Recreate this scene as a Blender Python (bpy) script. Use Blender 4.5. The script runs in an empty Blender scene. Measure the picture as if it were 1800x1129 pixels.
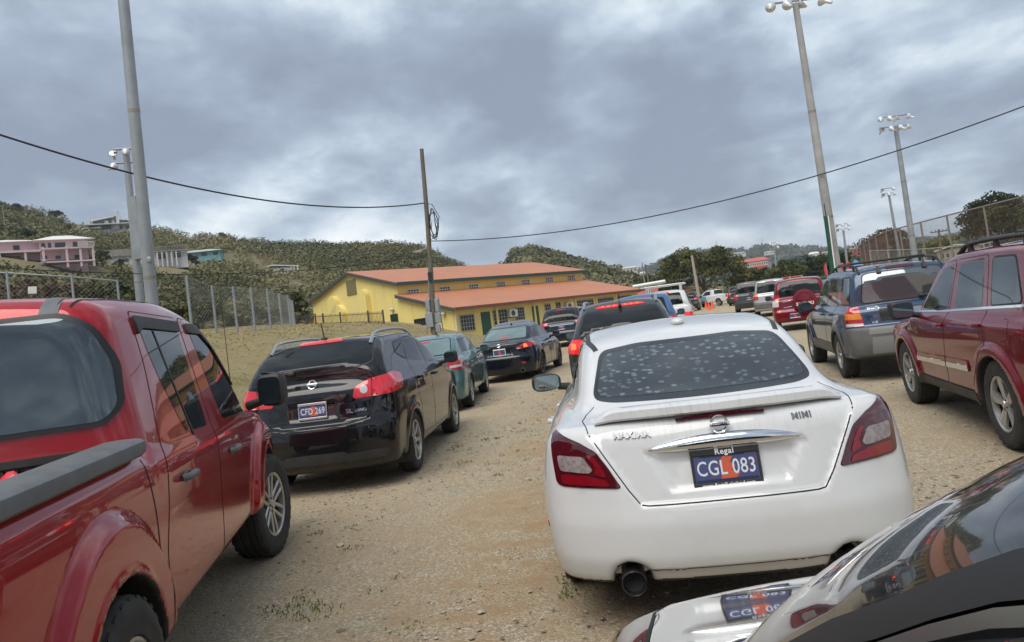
import bpy, bmesh, math, random
import numpy as np
from mathutils import Vector, Matrix
from mathutils.geometry import delaunay_2d_cdt
random.seed(7)
RNG = np.random.default_rng(7)
S = bpy.context.scene
COL = S.collection
R = math.radians

# ------------------------------------------------------------------ camera
CAM_H = 1.56
FPX, IMW, IMH, PPX, PPY = 1330.0, 1800.0, 1129.0, 900.0, 498.0
YAW, PITCH, ROLL = R(9.8), R(3.12), R(7.3)
fw = np.array([-math.sin(YAW)*math.cos(PITCH), math.cos(YAW)*math.cos(PITCH), math.sin(PITCH)])
rt0 = np.array([math.cos(YAW), math.sin(YAW), 0.0])
up0 = np.cross(rt0, fw)
crt = math.cos(ROLL)*rt0 - math.sin(ROLL)*up0
cup = math.sin(ROLL)*rt0 + math.cos(ROLL)*up0
CPOS = np.array([0, 0, CAM_H])
cam_d = bpy.data.cameras.new('camera')
cam = bpy.data.objects.new('camera', cam_d)
COL.objects.link(cam)
cam_d.sensor_fit = 'HORIZONTAL'
cam_d.sensor_width = 36.0
cam_d.lens = FPX/IMW*36.0
cam_d.shift_y = -(IMH/2-PPY)/IMW
cam_d.clip_start = 0.05
cam_d.clip_end = 6000
cam.matrix_world = Matrix(((crt[0], cup[0], -fw[0], 0), (crt[1], cup[1], -fw[1], 0), (crt[2], cup[2], -fw[2], CAM_H), (0, 0, 0, 1)))
S.camera = cam

def pt(px, py, d):
    """survey helper: the place seen at photo pixel (px, py) at depth d metres"""
    r = fw + crt*(px-PPX)/FPX - cup*(py-PPY)/FPX
    return CPOS + r*d

# ------------------------------------------------------------------ sky and sun
SUN_EL, SUN_AZ = R(58), R(200)
W = bpy.data.worlds.new('World'); S.world = W; W.use_nodes = True
nt = W.node_tree; N = nt.nodes; L = nt.links; N.clear()
def nd(t, **k):
    n = N.new(t)
    for a, v in k.items(): setattr(n, a, v)
    return n
out = nd('ShaderNodeOutputWorld'); bg = nd('ShaderNodeBackground'); bg.inputs[1].default_value = 0.10
sky = nd('ShaderNodeTexSky', sky_type='NISHITA', sun_disc=False, sun_elevation=SUN_EL, sun_rotation=SUN_AZ)
tc = nd('ShaderNodeTexCoord')
sep = nd('ShaderNodeSeparateXYZ'); L.new(tc.outputs['Generated'], sep.inputs[0])
def mth(op, a, b=None, c=None):
    n = nd('ShaderNodeMath', operation=op)
    for i, v in enumerate((a, b, c)):
        if v is None: continue
        if isinstance(v, (int, float)): n.inputs[i].default_value = v
        else: L.new(v, n.inputs[i])
    return n.outputs[0]
zz = mth('ADD', mth('MAXIMUM', sep.outputs[2], 0.0), 0.30)
cx = mth('DIVIDE', sep.outputs[0], zz); cy = mth('DIVIDE', sep.outputs[1], zz)
cmb = nd('ShaderNodeCombineXYZ'); L.new(cx, cmb.inputs[0]); L.new(cy, cmb.inputs[1])
mp = nd('ShaderNodeMapping'); mp.inputs['Rotation'].default_value = (0, 0, R(24)); mp.inputs['Scale'].default_value = (1.15, 1.0, 1); mp.inputs['Location'].default_value = (0.4, 5.5, 0)
L.new(cmb.outputs[0], mp.inputs[0])
n1 = nd('ShaderNodeTexNoise'); n1.inputs['Scale'].default_value = 1.15; n1.inputs['Detail'].default_value = 9; n1.inputs['Roughness'].default_value = 0.56; n1.inputs['Distortion'].default_value = 0.12
n2 = nd('ShaderNodeTexNoise'); n2.inputs['Scale'].default_value = 3.4; n2.inputs['Detail'].default_value = 8; n2.inputs['Roughness'].default_value = 0.6; n2.inputs['Distortion'].default_value = 0.2
L.new(mp.outputs[0], n1.inputs['Vector']); L.new(mp.outputs[0], n2.inputs['Vector'])
fac = mth('ADD', mth('MULTIPLY', n1.outputs[0], 0.72), mth('MULTIPLY', n2.outputs[0], 0.28))
# the cover is thinner and brighter low over the western hills
ramp = nd('ShaderNodeValToRGB'); L.new(fac, ramp.inputs[0])
e = ramp.color_ramp.elements
e[0].position = 0.40; e[0].color = (0.215, 0.25, 0.325, 1)
e[1].position = 0.645; e[1].color = (0.90, 0.92, 0.94, 1)
m = e.new(0.475); m.color = (0.29, 0.345, 0.43, 1)
m = e.new(0.525); m.color = (0.40, 0.475, 0.56, 1)
m = e.new(0.575); m.color = (0.59, 0.66, 0.72, 1)
sc_ = nd('ShaderNodeVectorMath', operation='SCALE'); L.new(ramp.outputs[0], sc_.inputs[0]); sc_.inputs['Scale'].default_value = 6.4
mx = nd('ShaderNodeMix', data_type='RGBA'); mx.inputs[0].default_value = 0.95
L.new(sky.outputs[0], mx.inputs[6]); L.new(sc_.outputs[0], mx.inputs[7])
L.new(mx.outputs[2], bg.inputs[0]); L.new(bg.outputs[0], out.inputs[0])
sun_d = bpy.data.lights.new('sun', 'SUN'); sun_d.energy = 1.5; sun_d.angle = R(50); sun_d.color = (1.0, 0.95, 0.87)
sun = bpy.data.objects.new('sun', sun_d); COL.objects.link(sun)
sdir = Vector((math.sin(SUN_AZ)*math.cos(SUN_EL), math.cos(SUN_AZ)*math.cos(SUN_EL), math.sin(SUN_EL)))
sun.rotation_euler = sdir.to_track_quat('Z', 'Y').to_euler(); sun.location = (0, 0, 60)
S.view_settings.view_transform = 'Standard'; S.view_settings.look = 'None'
S.view_settings.exposure = 1.08; S.view_settings.gamma = 1.0
try: S.view_settings.use_curve_mapping = False
except Exception: pass
S.render.engine = 'CYCLES'

# ------------------------------------------------------------------ materials
def base_mat(name):
    m = bpy.data.materials.new(name); m.use_nodes = True
    t = m.node_tree
    return m, t, t.nodes['Principled BSDF']
MATS = {}
def mat(name, col, rough=0.6, metal=0.0, spec=0.5, coat=0.0, emit=0.0, ecol=None):
    if name in MATS: return MATS[name]
    m, t, b = base_mat(name)
    b.inputs['Base Color'].default_value = (*col, 1); b.inputs['Roughness'].default_value = rough
    b.inputs['Metallic'].default_value = metal; b.inputs['Specular IOR Level'].default_value = spec
    b.inputs['Coat Weight'].default_value = coat; b.inputs['Coat Roughness'].default_value = 0.03
    if emit:
        b.inputs['Emission Color'].default_value = (*(ecol or col), 1); b.inputs['Emission Strength'].default_value = emit
    MATS[name] = m
    return m
def nmix(t, c1, c2, fac):
    n = t.nodes.new('ShaderNodeMix'); n.data_type = 'RGBA'
    for i, c in ((6, c1), (7, c2)):
        if isinstance(c, tuple): n.inputs[i].default_value = (*c[:3], 1)
        else: t.links.new(c, n.inputs[i])
    if isinstance(fac, (int, float)): n.inputs[0].default_value = fac
    else: t.links.new(fac, n.inputs[0])
    return n.outputs[2]
def nnoise(t, scale, detail=5, rough=0.55, coord='Object', dist=0.0, vec=None, sc=None):
    n = t.nodes.new('ShaderNodeTexNoise'); n.inputs['Scale'].default_value = scale
    n.inputs['Detail'].default_value = detail; n.inputs['Roughness'].default_value = rough; n.inputs['Distortion'].default_value = dist
    if vec is None:
        c = t.nodes.new('ShaderNodeTexCoord'); vec = c.outputs[coord]
    if sc:
        mp = t.nodes.new('ShaderNodeMapping'); mp.inputs['Scale'].default_value = sc; t.links.new(vec, mp.inputs[0]); vec = mp.outputs[0]
    t.links.new(vec, n.inputs['Vector'])
    return n.outputs[0]
def nramp(t, fac, p0, p1, c0=(0, 0, 0), c1=(1, 1, 1)):
    n = t.nodes.new('ShaderNodeValToRGB'); t.links.new(fac, n.inputs[0])
    a, b = n.color_ramp.elements; a.position = p0; b.position = p1; a.color = (*c0, 1); b.color = (*c1, 1)
    return n.outputs[0]
def nmath(t, op, a, b):
    n = t.nodes.new('ShaderNodeMath'); n.operation = op
    for i, v in enumerate((a, b)):
        if isinstance(v, (int, float)): n.inputs[i].default_value = v
        else: t.links.new(v, n.inputs[i])
    return n.outputs[0]
def bump(t, b, h, strength=0.3, dist=0.02):
    n = t.nodes.new('ShaderNodeBump'); n.inputs['Strength'].default_value = strength; n.inputs['Distance'].default_value = dist
    t.links.new(h, n.inputs['Height']); t.links.new(n.outputs[0], b.inputs['Normal'])
def paint(name, col, metal=0.0, rough=0.35, dust=0.35, coat=1.0, dustcol=(0.30, 0.25, 0.18)):
    if name in MATS: return MATS[name]
    m, t, b = base_mat(name)
    c = t.nodes.new('ShaderNodeTexCoord'); s = t.nodes.new('ShaderNodeSeparateXYZ'); t.links.new(c.outputs['Object'], s.inputs[0])
    low = nramp(t, s.outputs[2], 0.25, 0.85, (1, 1, 1), (0.06, 0.06, 0.06))
    nz = nramp(t, nnoise(t, 2.2, 6, 0.62), 0.34, 0.72)
    f = nmath(t, 'MULTIPLY', nmath(t, 'MULTIPLY', low, nz), dust)
    t.links.new(nmix(t, col, dustcol, f), b.inputs['Base Color'])
    b.inputs['Metallic'].default_value = metal; b.inputs['Roughness'].default_value = rough
    b.inputs['Coat Weight'].default_value = coat; b.inputs['Specular IOR Level'].default_value = 0.08
    cr = nmath(t, 'ADD', nmath(t, 'MULTIPLY', f, 0.7), 0.02); t.links.new(cr, b.inputs['Coat Roughness'])
    MATS[name] = m
    return m
def varied(name, c1, c2, scale, rough=0.85, p=(0.35, 0.65), bmp=0.0, bscale=40, sc=None, c3=None, scale3=1.0, p3=(0.5, 0.7)):
    if name in MATS: return MATS[name]
    m, t, b = base_mat(name)
    col = nmix(t, c1, c2, nramp(t, nnoise(t, scale, 6, 0.6, sc=sc), *p))
    if c3: col = nmix(t, col, c3, nramp(t, nnoise(t, scale3, 5, 0.6), *p3))
    t.links.new(col, b.inputs['Base Color']); b.inputs['Roughness'].default_value = rough
    if bmp: bump(t, b, nnoise(t, bscale, 4, 0.6), bmp)
    MATS[name] = m
    return m
def leafmat(name, c1, c2, c3=None):
    if name in MATS: return MATS[name]
    m, t, b = base_mat(name)
    a = t.nodes.new('ShaderNodeAttribute'); a.attribute_name = 'tint'
    r = t.nodes.new('ShaderNodeValToRGB'); t.links.new(a.outputs['Fac'], r.inputs[0])
    e = r.color_ramp.elements; e[0].color = (*c1, 1); e[1].color = (*c2, 1)
    if c3: k = e.new(0.5); k.color = (*c2, 1); e[2].color = (*c3, 1)
    t.links.new(r.outputs[0], b.inputs['Base Color']); b.inputs['Roughness'].default_value = 0.8; b.inputs['Specular IOR Level'].default_value = 0.2
    MATS[name] = m
    return m

# ------------------------------------------------------------------ object helpers
def tag(o, label=None, cat=None, group=None, kind=None):
    if label: o['label'] = label
    if cat: o['category'] = cat
    if group: o['group'] = group
    if kind: o['kind'] = kind
    return o
def thing(name, label, cat, loc=(0, 0, 0), rot=(0, 0, 0), group=None):
    o = bpy.data.objects.new(name, None); COL.objects.link(o)
    o.location = loc; o.rotation_euler = rot; o.empty_display_size = 0.2
    return tag(o, label, cat, group)
def link_mesh(name, me, parent=None):
    o = bpy.data.objects.new(name, me); COL.objects.link(o)
    if parent is not None: o.parent = parent
    return o
def mesh_np(name, V, F, mats, parent=None, smooth=True, mi=None, normals=None, tint=None):
    me = bpy.data.meshes.new(name)
    if isinstance(F, np.ndarray):
        n, k = F.shape
        me.vertices.add(len(V)); me.vertices.foreach_set('co', np.asarray(V, np.float32).ravel())
        me.loops.add(n*k); me.loops.foreach_set('vertex_index', F.astype(np.int32).ravel())
        me.polygons.add(n); me.polygons.foreach_set('loop_start', np.arange(0, n*k, k, dtype=np.int32))
        me.update(calc_edges=True)
    else:
        me.from_pydata([tuple(v) for v in V], [], F)
    for m in (mats if isinstance(mats, (list, tuple)) else [mats]): me.materials.append(m)
    if mi is not None: me.polygons.foreach_set('material_index', np.asarray(mi, np.int32))
    me.polygons.foreach_set('use_smooth', np.full(len(me.polygons), bool(smooth)))
    if tint is not None:
        a = me.attributes.new('tint', 'FLOAT', 'POINT'); a.data.foreach_set('value', np.asarray(tint, np.float32))
    me.validate(verbose=False)
    if normals is not None and len(normals) == len(me.vertices):
        me.normals_split_custom_set_from_vertices([tuple(map(float, n)) for n in normals])
    return link_mesh(name, me, parent)

class MB:
    """collects primitive shapes; build() links them as ONE mesh object"""
    def __init__(s): s.v = []; s.f = []; s.m = []; s.cur = 0
    def add(s, vs, fs):
        b = len(s.v); s.v += [tuple(v) for v in vs]
        for f in fs: s.f.append(tuple(i+b for i in f)); s.m.append(s.cur)
        return s
    def mat(s, i): s.cur = i; return s
    def box(s, c, d, rz=0.0, M=None):
        x, y, z = d[0]/2, d[1]/2, d[2]/2
        vs = [Vector((a*x, b*y, e*z)) for a in (-1, 1) for b in (-1, 1) for e in (-1, 1)]
        q = Matrix.Rotation(rz, 4, 'Z') if M is None else M
        vs = [q @ v + Vector(c) for v in vs]
        return s.add(vs, [(0, 1, 3, 2), (4, 6, 7, 5), (0, 4, 5, 1), (2, 3, 7, 6), (0, 2, 6, 4), (1, 5, 7, 3)])
    def bbox(s, c, d, b=0.01, rz=0.0, M=None):
        """box with bevelled edges"""
        bm = bmesh.new(); bmesh.ops.create_cube(bm, size=1)
        for v in bm.verts: v.co = Vector((v.co.x*d[0], v.co.y*d[1], v.co.z*d[2]))
        bmesh.ops.bevel(bm, geom=bm.edges[:], offset=min(b, min(d)*0.45), segments=2, affect='EDGES', profile=0.5)
        q = Matrix.Rotation(rz, 4, 'Z') if M is None else M
        bm.verts.index_update()
        vs = [q @ v.co + Vector(c) for v in bm.verts]; fs = [[v.index for v in f.verts] for f in bm.faces]
        bm.free()
        return s.add(vs, fs)
    def tube(s, p0, p1, r0, r1=None, n=10, cap=True):
        return s.path([p0, p1], [r0, r0 if r1 is None else r1], n, cap)
    def path(s, P, r, n=8, cap=True, squash=None):
        P = [Vector(p) for p in P]; k = len(P)
        if isinstance(r, (int, float)): r = [r]*k
        vs = []; ref = None
        for i, p in enumerate(P):
            t = (P[min(i+1, k-1)]-P[max(i-1, 0)]).normalized()
            if ref is None:
                ref = Vector((0, 0, 1)) if abs(t.z) < 0.9 else Vector((1, 0, 0))
            a = t.cross(ref).normalized(); b = a.cross(t).normalized(); ref = b
            for j in range(n):
                th = 2*math.pi*j/n
                vs.append(p + a*(r[i]*math.cos(th)) + b*(r[i]*math.sin(th)*(squash or 1.0)))
        fs = [(i*n+j, i*n+(j+1) % n, (i+1)*n+(j+1) % n, (i+1)*n+j) for i in range(k-1) for j in range(n)]
        if cap: fs += [tuple(range(n))[::-1], tuple(range((k-1)*n, k*n))]
        return s.add(vs, fs)
    def lathe(s, prof, n=32, axis='X', c=(0, 0, 0), close=False):
        """prof: list of (a along axis, radius)"""
        vs = []
        for a, r in prof:
            for j in range(n):
                th = 2*math.pi*j/n; u, w = r*math.cos(th), r*math.sin(th)
                v = {'X': (a, u, w), 'Y': (w, a, u), 'Z': (u, w, a)}[axis]
                vs.append((v[0]+c[0], v[1]+c[1], v[2]+c[2]))
        k = len(prof)
        fs = [(i*n+j, i*n+(j+1) % n, (i+1)*n+(j+1) % n, (i+1)*n+j) for i in range(k-1) for j in range(n)]
        if close: fs += [tuple(range(n))[::-1], tuple(range((k-1)*n, k*n))]
        return s.add(vs, fs)
    def prism(s, poly, f0, f1):
        """poly: list of 2D points; f0, f1 map (u,v) to the two end positions"""
        n = len(poly); vs = [f0(*p) for p in poly]+[f1(*p) for p in poly]
        fs = [tuple(range(n))[::-1], tuple(range(n, 2*n))]+[(i, (i+1) % n, n+(i+1) % n, n+i) for i in range(n)]
        return s.add(vs, fs)
    def build(s, name, mats, parent=None, smooth=False, recalc=True):
        me = bpy.data.meshes.new(name); me.from_pydata(s.v, [], s.f)
        for m in (mats if isinstance(mats, (list, tuple)) else [mats]): me.materials.append(m)
        me.polygons.foreach_set('material_index', s.m)
        if recalc:
            bm = bmesh.new(); bm.from_mesh(me); bmesh.ops.recalc_face_normals(bm, faces=bm.faces[:]); bm.to_mesh(me); bm.free()
        me.polygons.foreach_set('use_smooth', [bool(smooth)]*len(me.polygons))
        if smooth: me.set_sharp_from_angle(angle=R(38))
        return link_mesh(name, me, parent)

def text_mesh(txt, size, bold=0.0, spacing=1.0, shear=0.0):
    """letters as (verts, faces), centred, in the xy plane"""
    cu = bpy.data.curves.new('t', 'FONT'); cu.body = txt; cu.size = size; cu.align_x = 'CENTER'; cu.align_y = 'CENTER'
    cu.offset = bold; cu.space_character = spacing; cu.shear = shear; cu.resolution_u = 3
    o = bpy.data.objects.new('t', cu); COL.objects.link(o)
    dg = bpy.context.evaluated_depsgraph_get(); me = o.evaluated_get(dg).to_mesh()
    V = np.array([v.co[:] for v in me.vertices]); F = [tuple(p.vertices) for p in me.polygons]
    o.evaluated_get(dg).to_mesh_clear(); bpy.data.objects.remove(o); bpy.data.curves.remove(cu)
    return V, F
# ------------------------------------------------------------------ implicit surfaces for car bodies
def pchip(pts):
    x = np.array([p[0] for p in pts], float); y = np.array([p[1] for p in pts], float)
    h = np.diff(x); d = np.diff(y)/h; m = np.zeros_like(y)
    if len(x) > 2:
        w1 = 2*h[1:]+h[:-1]; w2 = h[1:]+2*h[:-1]
        ok = d[1:]*d[:-1] > 0
        with np.errstate(all='ignore'):
            m[1:-1] = np.where(ok, (w1+w2)/(w1/np.where(d[:-1] == 0, 1, d[:-1])+w2/np.where(d[1:] == 0, 1, d[1:])), 0)
    m[0] = d[0]; m[-1] = d[-1]
    def f(q):
        q = np.clip(q, x[0], x[-1]); i = np.clip(np.searchsorted(x, q)-1, 0, len(x)-2)
        t = (q-x[i])/h[i]
        return ((1+2*t)*(1-t)**2*y[i]+t*(1-t)**2*h[i]*m[i]+t*t*(3-2*t)*y[i+1]+t*t*(t-1)*h[i]*m[i+1])
    return f
class Tab:
    def __init__(s, pts, sm=0.02, st=0.004):
        if isinstance(pts, (int, float)): pts = [(-1, pts), (7, pts)]
        lo, hi = pts[0][0]-0.4, pts[-1][0]+0.4
        s.x = np.arange(lo, hi, st); v = pchip(pts)(s.x)
        if sm > 0:
            k = int(3*sm/st); g = np.exp(-0.5*(np.arange(-k, k+1)*st/sm)**2); g /= g.sum()
            v = np.convolve(np.pad(v, k, 'edge'), g, 'valid')
        s.v = v; s.c = 1/np.sqrt(1+np.gradient(v, st)**2)
    def __call__(s, q): return np.interp(q, s.x, s.v)
    def cos(s, q): return np.interp(q, s.x, s.c)
def smax(a, b, k):
    h = np.maximum(k-np.abs(a-b), 0)/k
    return np.maximum(a, b)+h*h*k*0.25
def smin(a, b, k): return -smax(-a, -b, k)
def sstep(a, b, x):
    t = np.clip((x-a)/(b-a), 0, 1); return t*t*(3-2*t)

class Body:
    def __init__(s, L, W, Tb, Rz, Fz, Bz, plan, sect, green=None, arches=(), flare=0.012, flare_w=0.05, bulge_r=0.2, bulge_f=0.3,
                 pr=2.6, pf=2.4, crown=0.03, ktop=0.09, kend=0.12, kg=0.06, arch_in=0.30, extra=None, rear_mod=None, side_mod=None):
        s.L, s.W = L, W
        s.Tb, s.Rz, s.Fz, s.Bz, s.plan, s.sect = Tab(Tb, 0.03), Tab(Rz, 0.012), Tab(Fz, 0.03), Tab(Bz, 0.05), Tab(plan, 0.05), Tab(sect, 0.03)
        s.g = None
        if green:
            s.g = dict(green); s.g['T'] = Tab(green['T'], green.get('sm', 0.05)); s.g['W'] = Tab(green['W'], 0.05)
            s.g['R'] = Tab(green['R'], 0.03) if 'R' in green else None
        s.arches, s.flare, s.flare_w, s.br, s.bf, s.pr, s.pf = arches, flare, flare_w, bulge_r, bulge_f, pr, pf
        s.crown, s.ktop, s.kend, s.kg, s.ain, s.extra, s.rear_mod, s.side_mod = crown, ktop, kend, kg, arch_in, extra, rear_mod, side_mod
    def f(s, x, y, z):
        ax = np.sqrt(x*x+1e-6); t = np.minimum(ax/(s.W/2), 1.15)
        yr = y-s.br*t**s.pr; yf = y+s.bf*t**s.pf
        zt = z+s.crown*t*t
        w = s.plan(y)*s.sect(z)
        for (ya, za, ra) in s.arches:
            rr = np.sqrt((y-ya)**2+(z-za)**2)
            w = w+s.flare*np.exp(-np.maximum(rr-ra-s.flare_w*0.5, 0)**2/(s.flare_w**2))*(z < 1.2)
        if s.side_mod is not None: w = w+s.side_mod(y, z)
        rz = s.Rz(z)
        if s.rear_mod is not None: rz = rz+s.rear_mod(ax, z)
        d = smax((zt-s.Tb(y))*s.Tb.cos(y), ax-w, s.ktop)
        d = smax(d, (rz-yr)*s.Rz.cos(z), s.kend)
        d = smax(d, (yf-s.Fz(z))*s.Fz.cos(z), s.kend)
        d = smax(d, s.Bz(y)-z, 0.06)
        g = s.g
        if g:
            wl = g['W'](y); yc = g.get('yc', s.L*0.5)
            ye = y+g.get('bow', 0.12)*(ax/0.75)**2*np.tanh((y-yc)/0.6)
            a = (z+g.get('crown', 0.05)*(ax/0.7)**2-g['T'](ye))*g['T'].cos(ye)
            wz = wl-g.get('tum', 0.3)*np.maximum(z-g['zb'], -0.1)
            b = (ax-wz)*0.96
            d2 = smax(a, b, g.get('k', 0.09))
            if g['R'] is not None:
                d2 = smax(d2, (g['R'](z)-(y-g.get('br', s.br)*t**s.pr))*g['R'].cos(z), g.get('kr', 0.08))
            d2 = np.maximum(np.maximum(d2, g['zb']-0.25-z), np.maximum(0.22-y, y-(s.L-0.55)))
            d = smin(d, d2, s.kg)
        if s.extra is not None: d = s.extra(s, x, ax, y, z, d)
        for (ya, za, ra) in s.arches:
            rr = np.sqrt((y-ya)**2+(z-za)**2)
            c = np.maximum(rr-ra, (s.W/2-s.ain)-ax)
            d = smax(d, -c, 0.015)
        return d
    def grad(s, P, e=0.004):
        x, y, z = P[:, 0], P[:, 1], P[:, 2]
        g = np.stack([s.f(x+e, y, z)-s.f(x-e, y, z), s.f(x, y+e, z)-s.f(x, y-e, z), s.f(x, y, z+e)-s.f(x, y, z-e)], 1)
        return g/(2*e)
    def normal(s, P, e=0.006):
        g = s.grad(P, e); return g/np.maximum(np.linalg.norm(g, axis=1, keepdims=True), 1e-6)
    def mesh(s, h, zmax):
        W = s.W/2+0.12
        xs = np.arange(-W, W+h, h); ys = np.arange(-0.15, s.L+0.15, h); zs = np.arange(0.08, zmax+0.1, h)
        V = np.empty((len(xs), len(ys), len(zs)))
        X, Z = np.meshgrid(xs, zs, indexing='ij')
        for j0 in range(0, len(ys), 24):
            yy = ys[j0:j0+24]
            V[:, j0:j0+24, :] = s.f(xs[:, None, None]+0*yy[None, :, None]+0*zs, yy[None, :, None]+0*xs[:, None, None]+0*zs, zs[None, None, :]+0*xs[:, None, None]+0*yy[None, :, None])
        I = V < 0
        n = [k-1 for k in V.shape]
        def cr(A, a, b, c): return A[a:a+n[0], b:b+n[1], c:c+n[2]]
        cs = [(a, b, c) for a in (0, 1) for b in (0, 1) for c in (0, 1)]
        cnt = sum(cr(I, *c).astype(np.int8) for c in cs)
        act = (cnt > 0) & (cnt < 8)
        idx = np.argwhere(act); vid = np.full(act.shape, -1, np.int64); vid[act] = np.arange(len(idx))
        cv = np.stack([V[idx[:, 0]+a, idx[:, 1]+b, idx[:, 2]+c] for a, b, c in cs], 1)
        acc = np.zeros((len(idx), 3)); num = np.zeros(len(idx))
        for i, a in enumerate(cs):
            for j, b in enumerate(cs):
                if j > i and sum(abs(p-q) for p, q in zip(a, b)) == 1:
                    m_ = (cv[:, i] < 0) != (cv[:, j] < 0)
                    t = np.where(m_, cv[:, i]/np.where(m_, cv[:, i]-cv[:, j], 1), 0)
                    p = np.array(a)[None]+t[:, None]*(np.array(b)-np.array(a))[None]
                    acc += p*m_[:, None]; num += m_
        P = (idx+acc/num[:, None])*h+np.array([xs[0], ys[0], zs[0]])
        for _ in range(2):
            v = s.f(P[:, 0], P[:, 1], P[:, 2]); g = s.grad(P); gn = np.maximum((g*g).sum(1), 0.2)
            st = g*(v/gn)[:, None]; ln = np.linalg.norm(st, axis=1, keepdims=True)
            P = P-st*np.minimum(1, 0.6*h/np.maximum(ln, 1e-9))
        Fs = []
        for ax in range(3):
            o = [0, 0, 0]; o[ax] = 1
            A = I[:I.shape[0]-o[0], :I.shape[1]-o[1], :I.shape[2]-o[2]]; B = I[o[0]:, o[1]:, o[2]:]
            e = np.argwhere(A != B); u, w = (ax+1) % 3, (ax+2) % 3
            ok = (e[:, u] > 0) & (e[:, w] > 0) & (e[:, u] < n[u]) & (e[:, w] < n[w]) & (e[:, ax] < n[ax])
            e = e[ok]; du = np.zeros(3, int); du[u] = 1; dw = np.zeros(3, int); dw[w] = 1
            q = np.stack([vid[tuple((e-du-dw).T)], vid[tuple((e-dw).T)], vid[tuple(e.T)], vid[tuple((e-du).T)]], 1)
            flip = ~A[tuple(e.T)]
            q[flip] = q[flip][:, ::-1]
            Fs.append(q)
        F = np.concatenate(Fs); F = F[(F >= 0).all(1)]
        return P, F

def rp(poly, r=0.04, n=4):
    """round the corners of a polygon"""
    out = []; k = len(poly)
    for i in range(k):
        p = np.array(poly[i], float); a = np.array(poly[i-1], float); b = np.array(poly[(i+1) % k], float)
        la, lb = np.linalg.norm(a-p), np.linalg.norm(b-p); q = min(r, la*0.45, lb*0.45)
        s0, s1 = p+(a-p)/la*q, p+(b-p)/lb*q
        for j in range(n+1):
            t = j/n; out.append(tuple((1-t)**2*s0+2*t*(1-t)*p+t*t*s1))
    return out
def grow(poly, d):
    P = np.array(poly, float); nx = np.roll(P, -1, 0); pv = np.roll(P, 1, 0)
    ar = 0.5*np.sum(P[:, 0]*nx[:, 1]-nx[:, 0]*P[:, 1]); sg = 1 if ar > 0 else -1
    e1 = P-pv; e2 = nx-P
    n1 = np.stack([e1[:, 1], -e1[:, 0]], 1); n2 = np.stack([e2[:, 1], -e2[:, 0]], 1)
    n1 /= np.maximum(np.linalg.norm(n1, axis=1, keepdims=True), 1e-9); n2 /= np.maximum(np.linalg.norm(n2, axis=1, keepdims=True), 1e-9)
    b = n1+n2; c = np.maximum((b*n1).sum(1, keepdims=True), 0.45)
    return [tuple(p) for p in P+sg*d*b/c]
def inside(P, poly):
    x, y = P[:, 0], P[:, 1]; r = np.zeros(len(P), bool); q = np.array(poly); j = len(q)-1
    for i in range(len(q)):
        c = ((q[i, 1] > y) != (q[j, 1] > y)) & (x < (q[j, 0]-q[i, 0])*(y-q[i, 1])/((q[j, 1]-q[i, 1]) or 1e-12)+q[i, 0])
        r ^= c; j = i
    return r
def tri_poly(poly, step):
    Bd = []
    k = len(poly)
    for i in range(k):
        a = np.array(poly[i], float); b = np.array(poly[(i+1) % k], float); m_ = max(1, int(math.ceil(np.linalg.norm(b-a)/step)))
        for j in range(m_): Bd.append(a+(b-a)*j/m_)
    Bd = np.array(Bd); lo, hi = Bd.min(0), Bd.max(0)
    gx, gy = np.meshgrid(np.arange(lo[0]+step/2, hi[0], step), np.arange(lo[1]+step/2, hi[1], step))
    G = np.stack([gx.ravel(), gy.ravel()], 1)
    if len(G):
        G = G[inside(G, Bd)]
        if len(G):
            dm = np.min(((G[:, None]-Bd[None])**2).sum(2), 1); G = G[dm > (0.4*step)**2]
    pts = np.concatenate([Bd, G]) if len(G) else Bd
    nb = len(Bd)
    v, e_, f, *_ = delaunay_2d_cdt([Vector(p) for p in pts], [(i, (i+1) % nb) for i in range(nb)], [], 1, 1e-6)
    return np.array([p[:] for p in v]), [tuple(t) for t in f]

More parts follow.
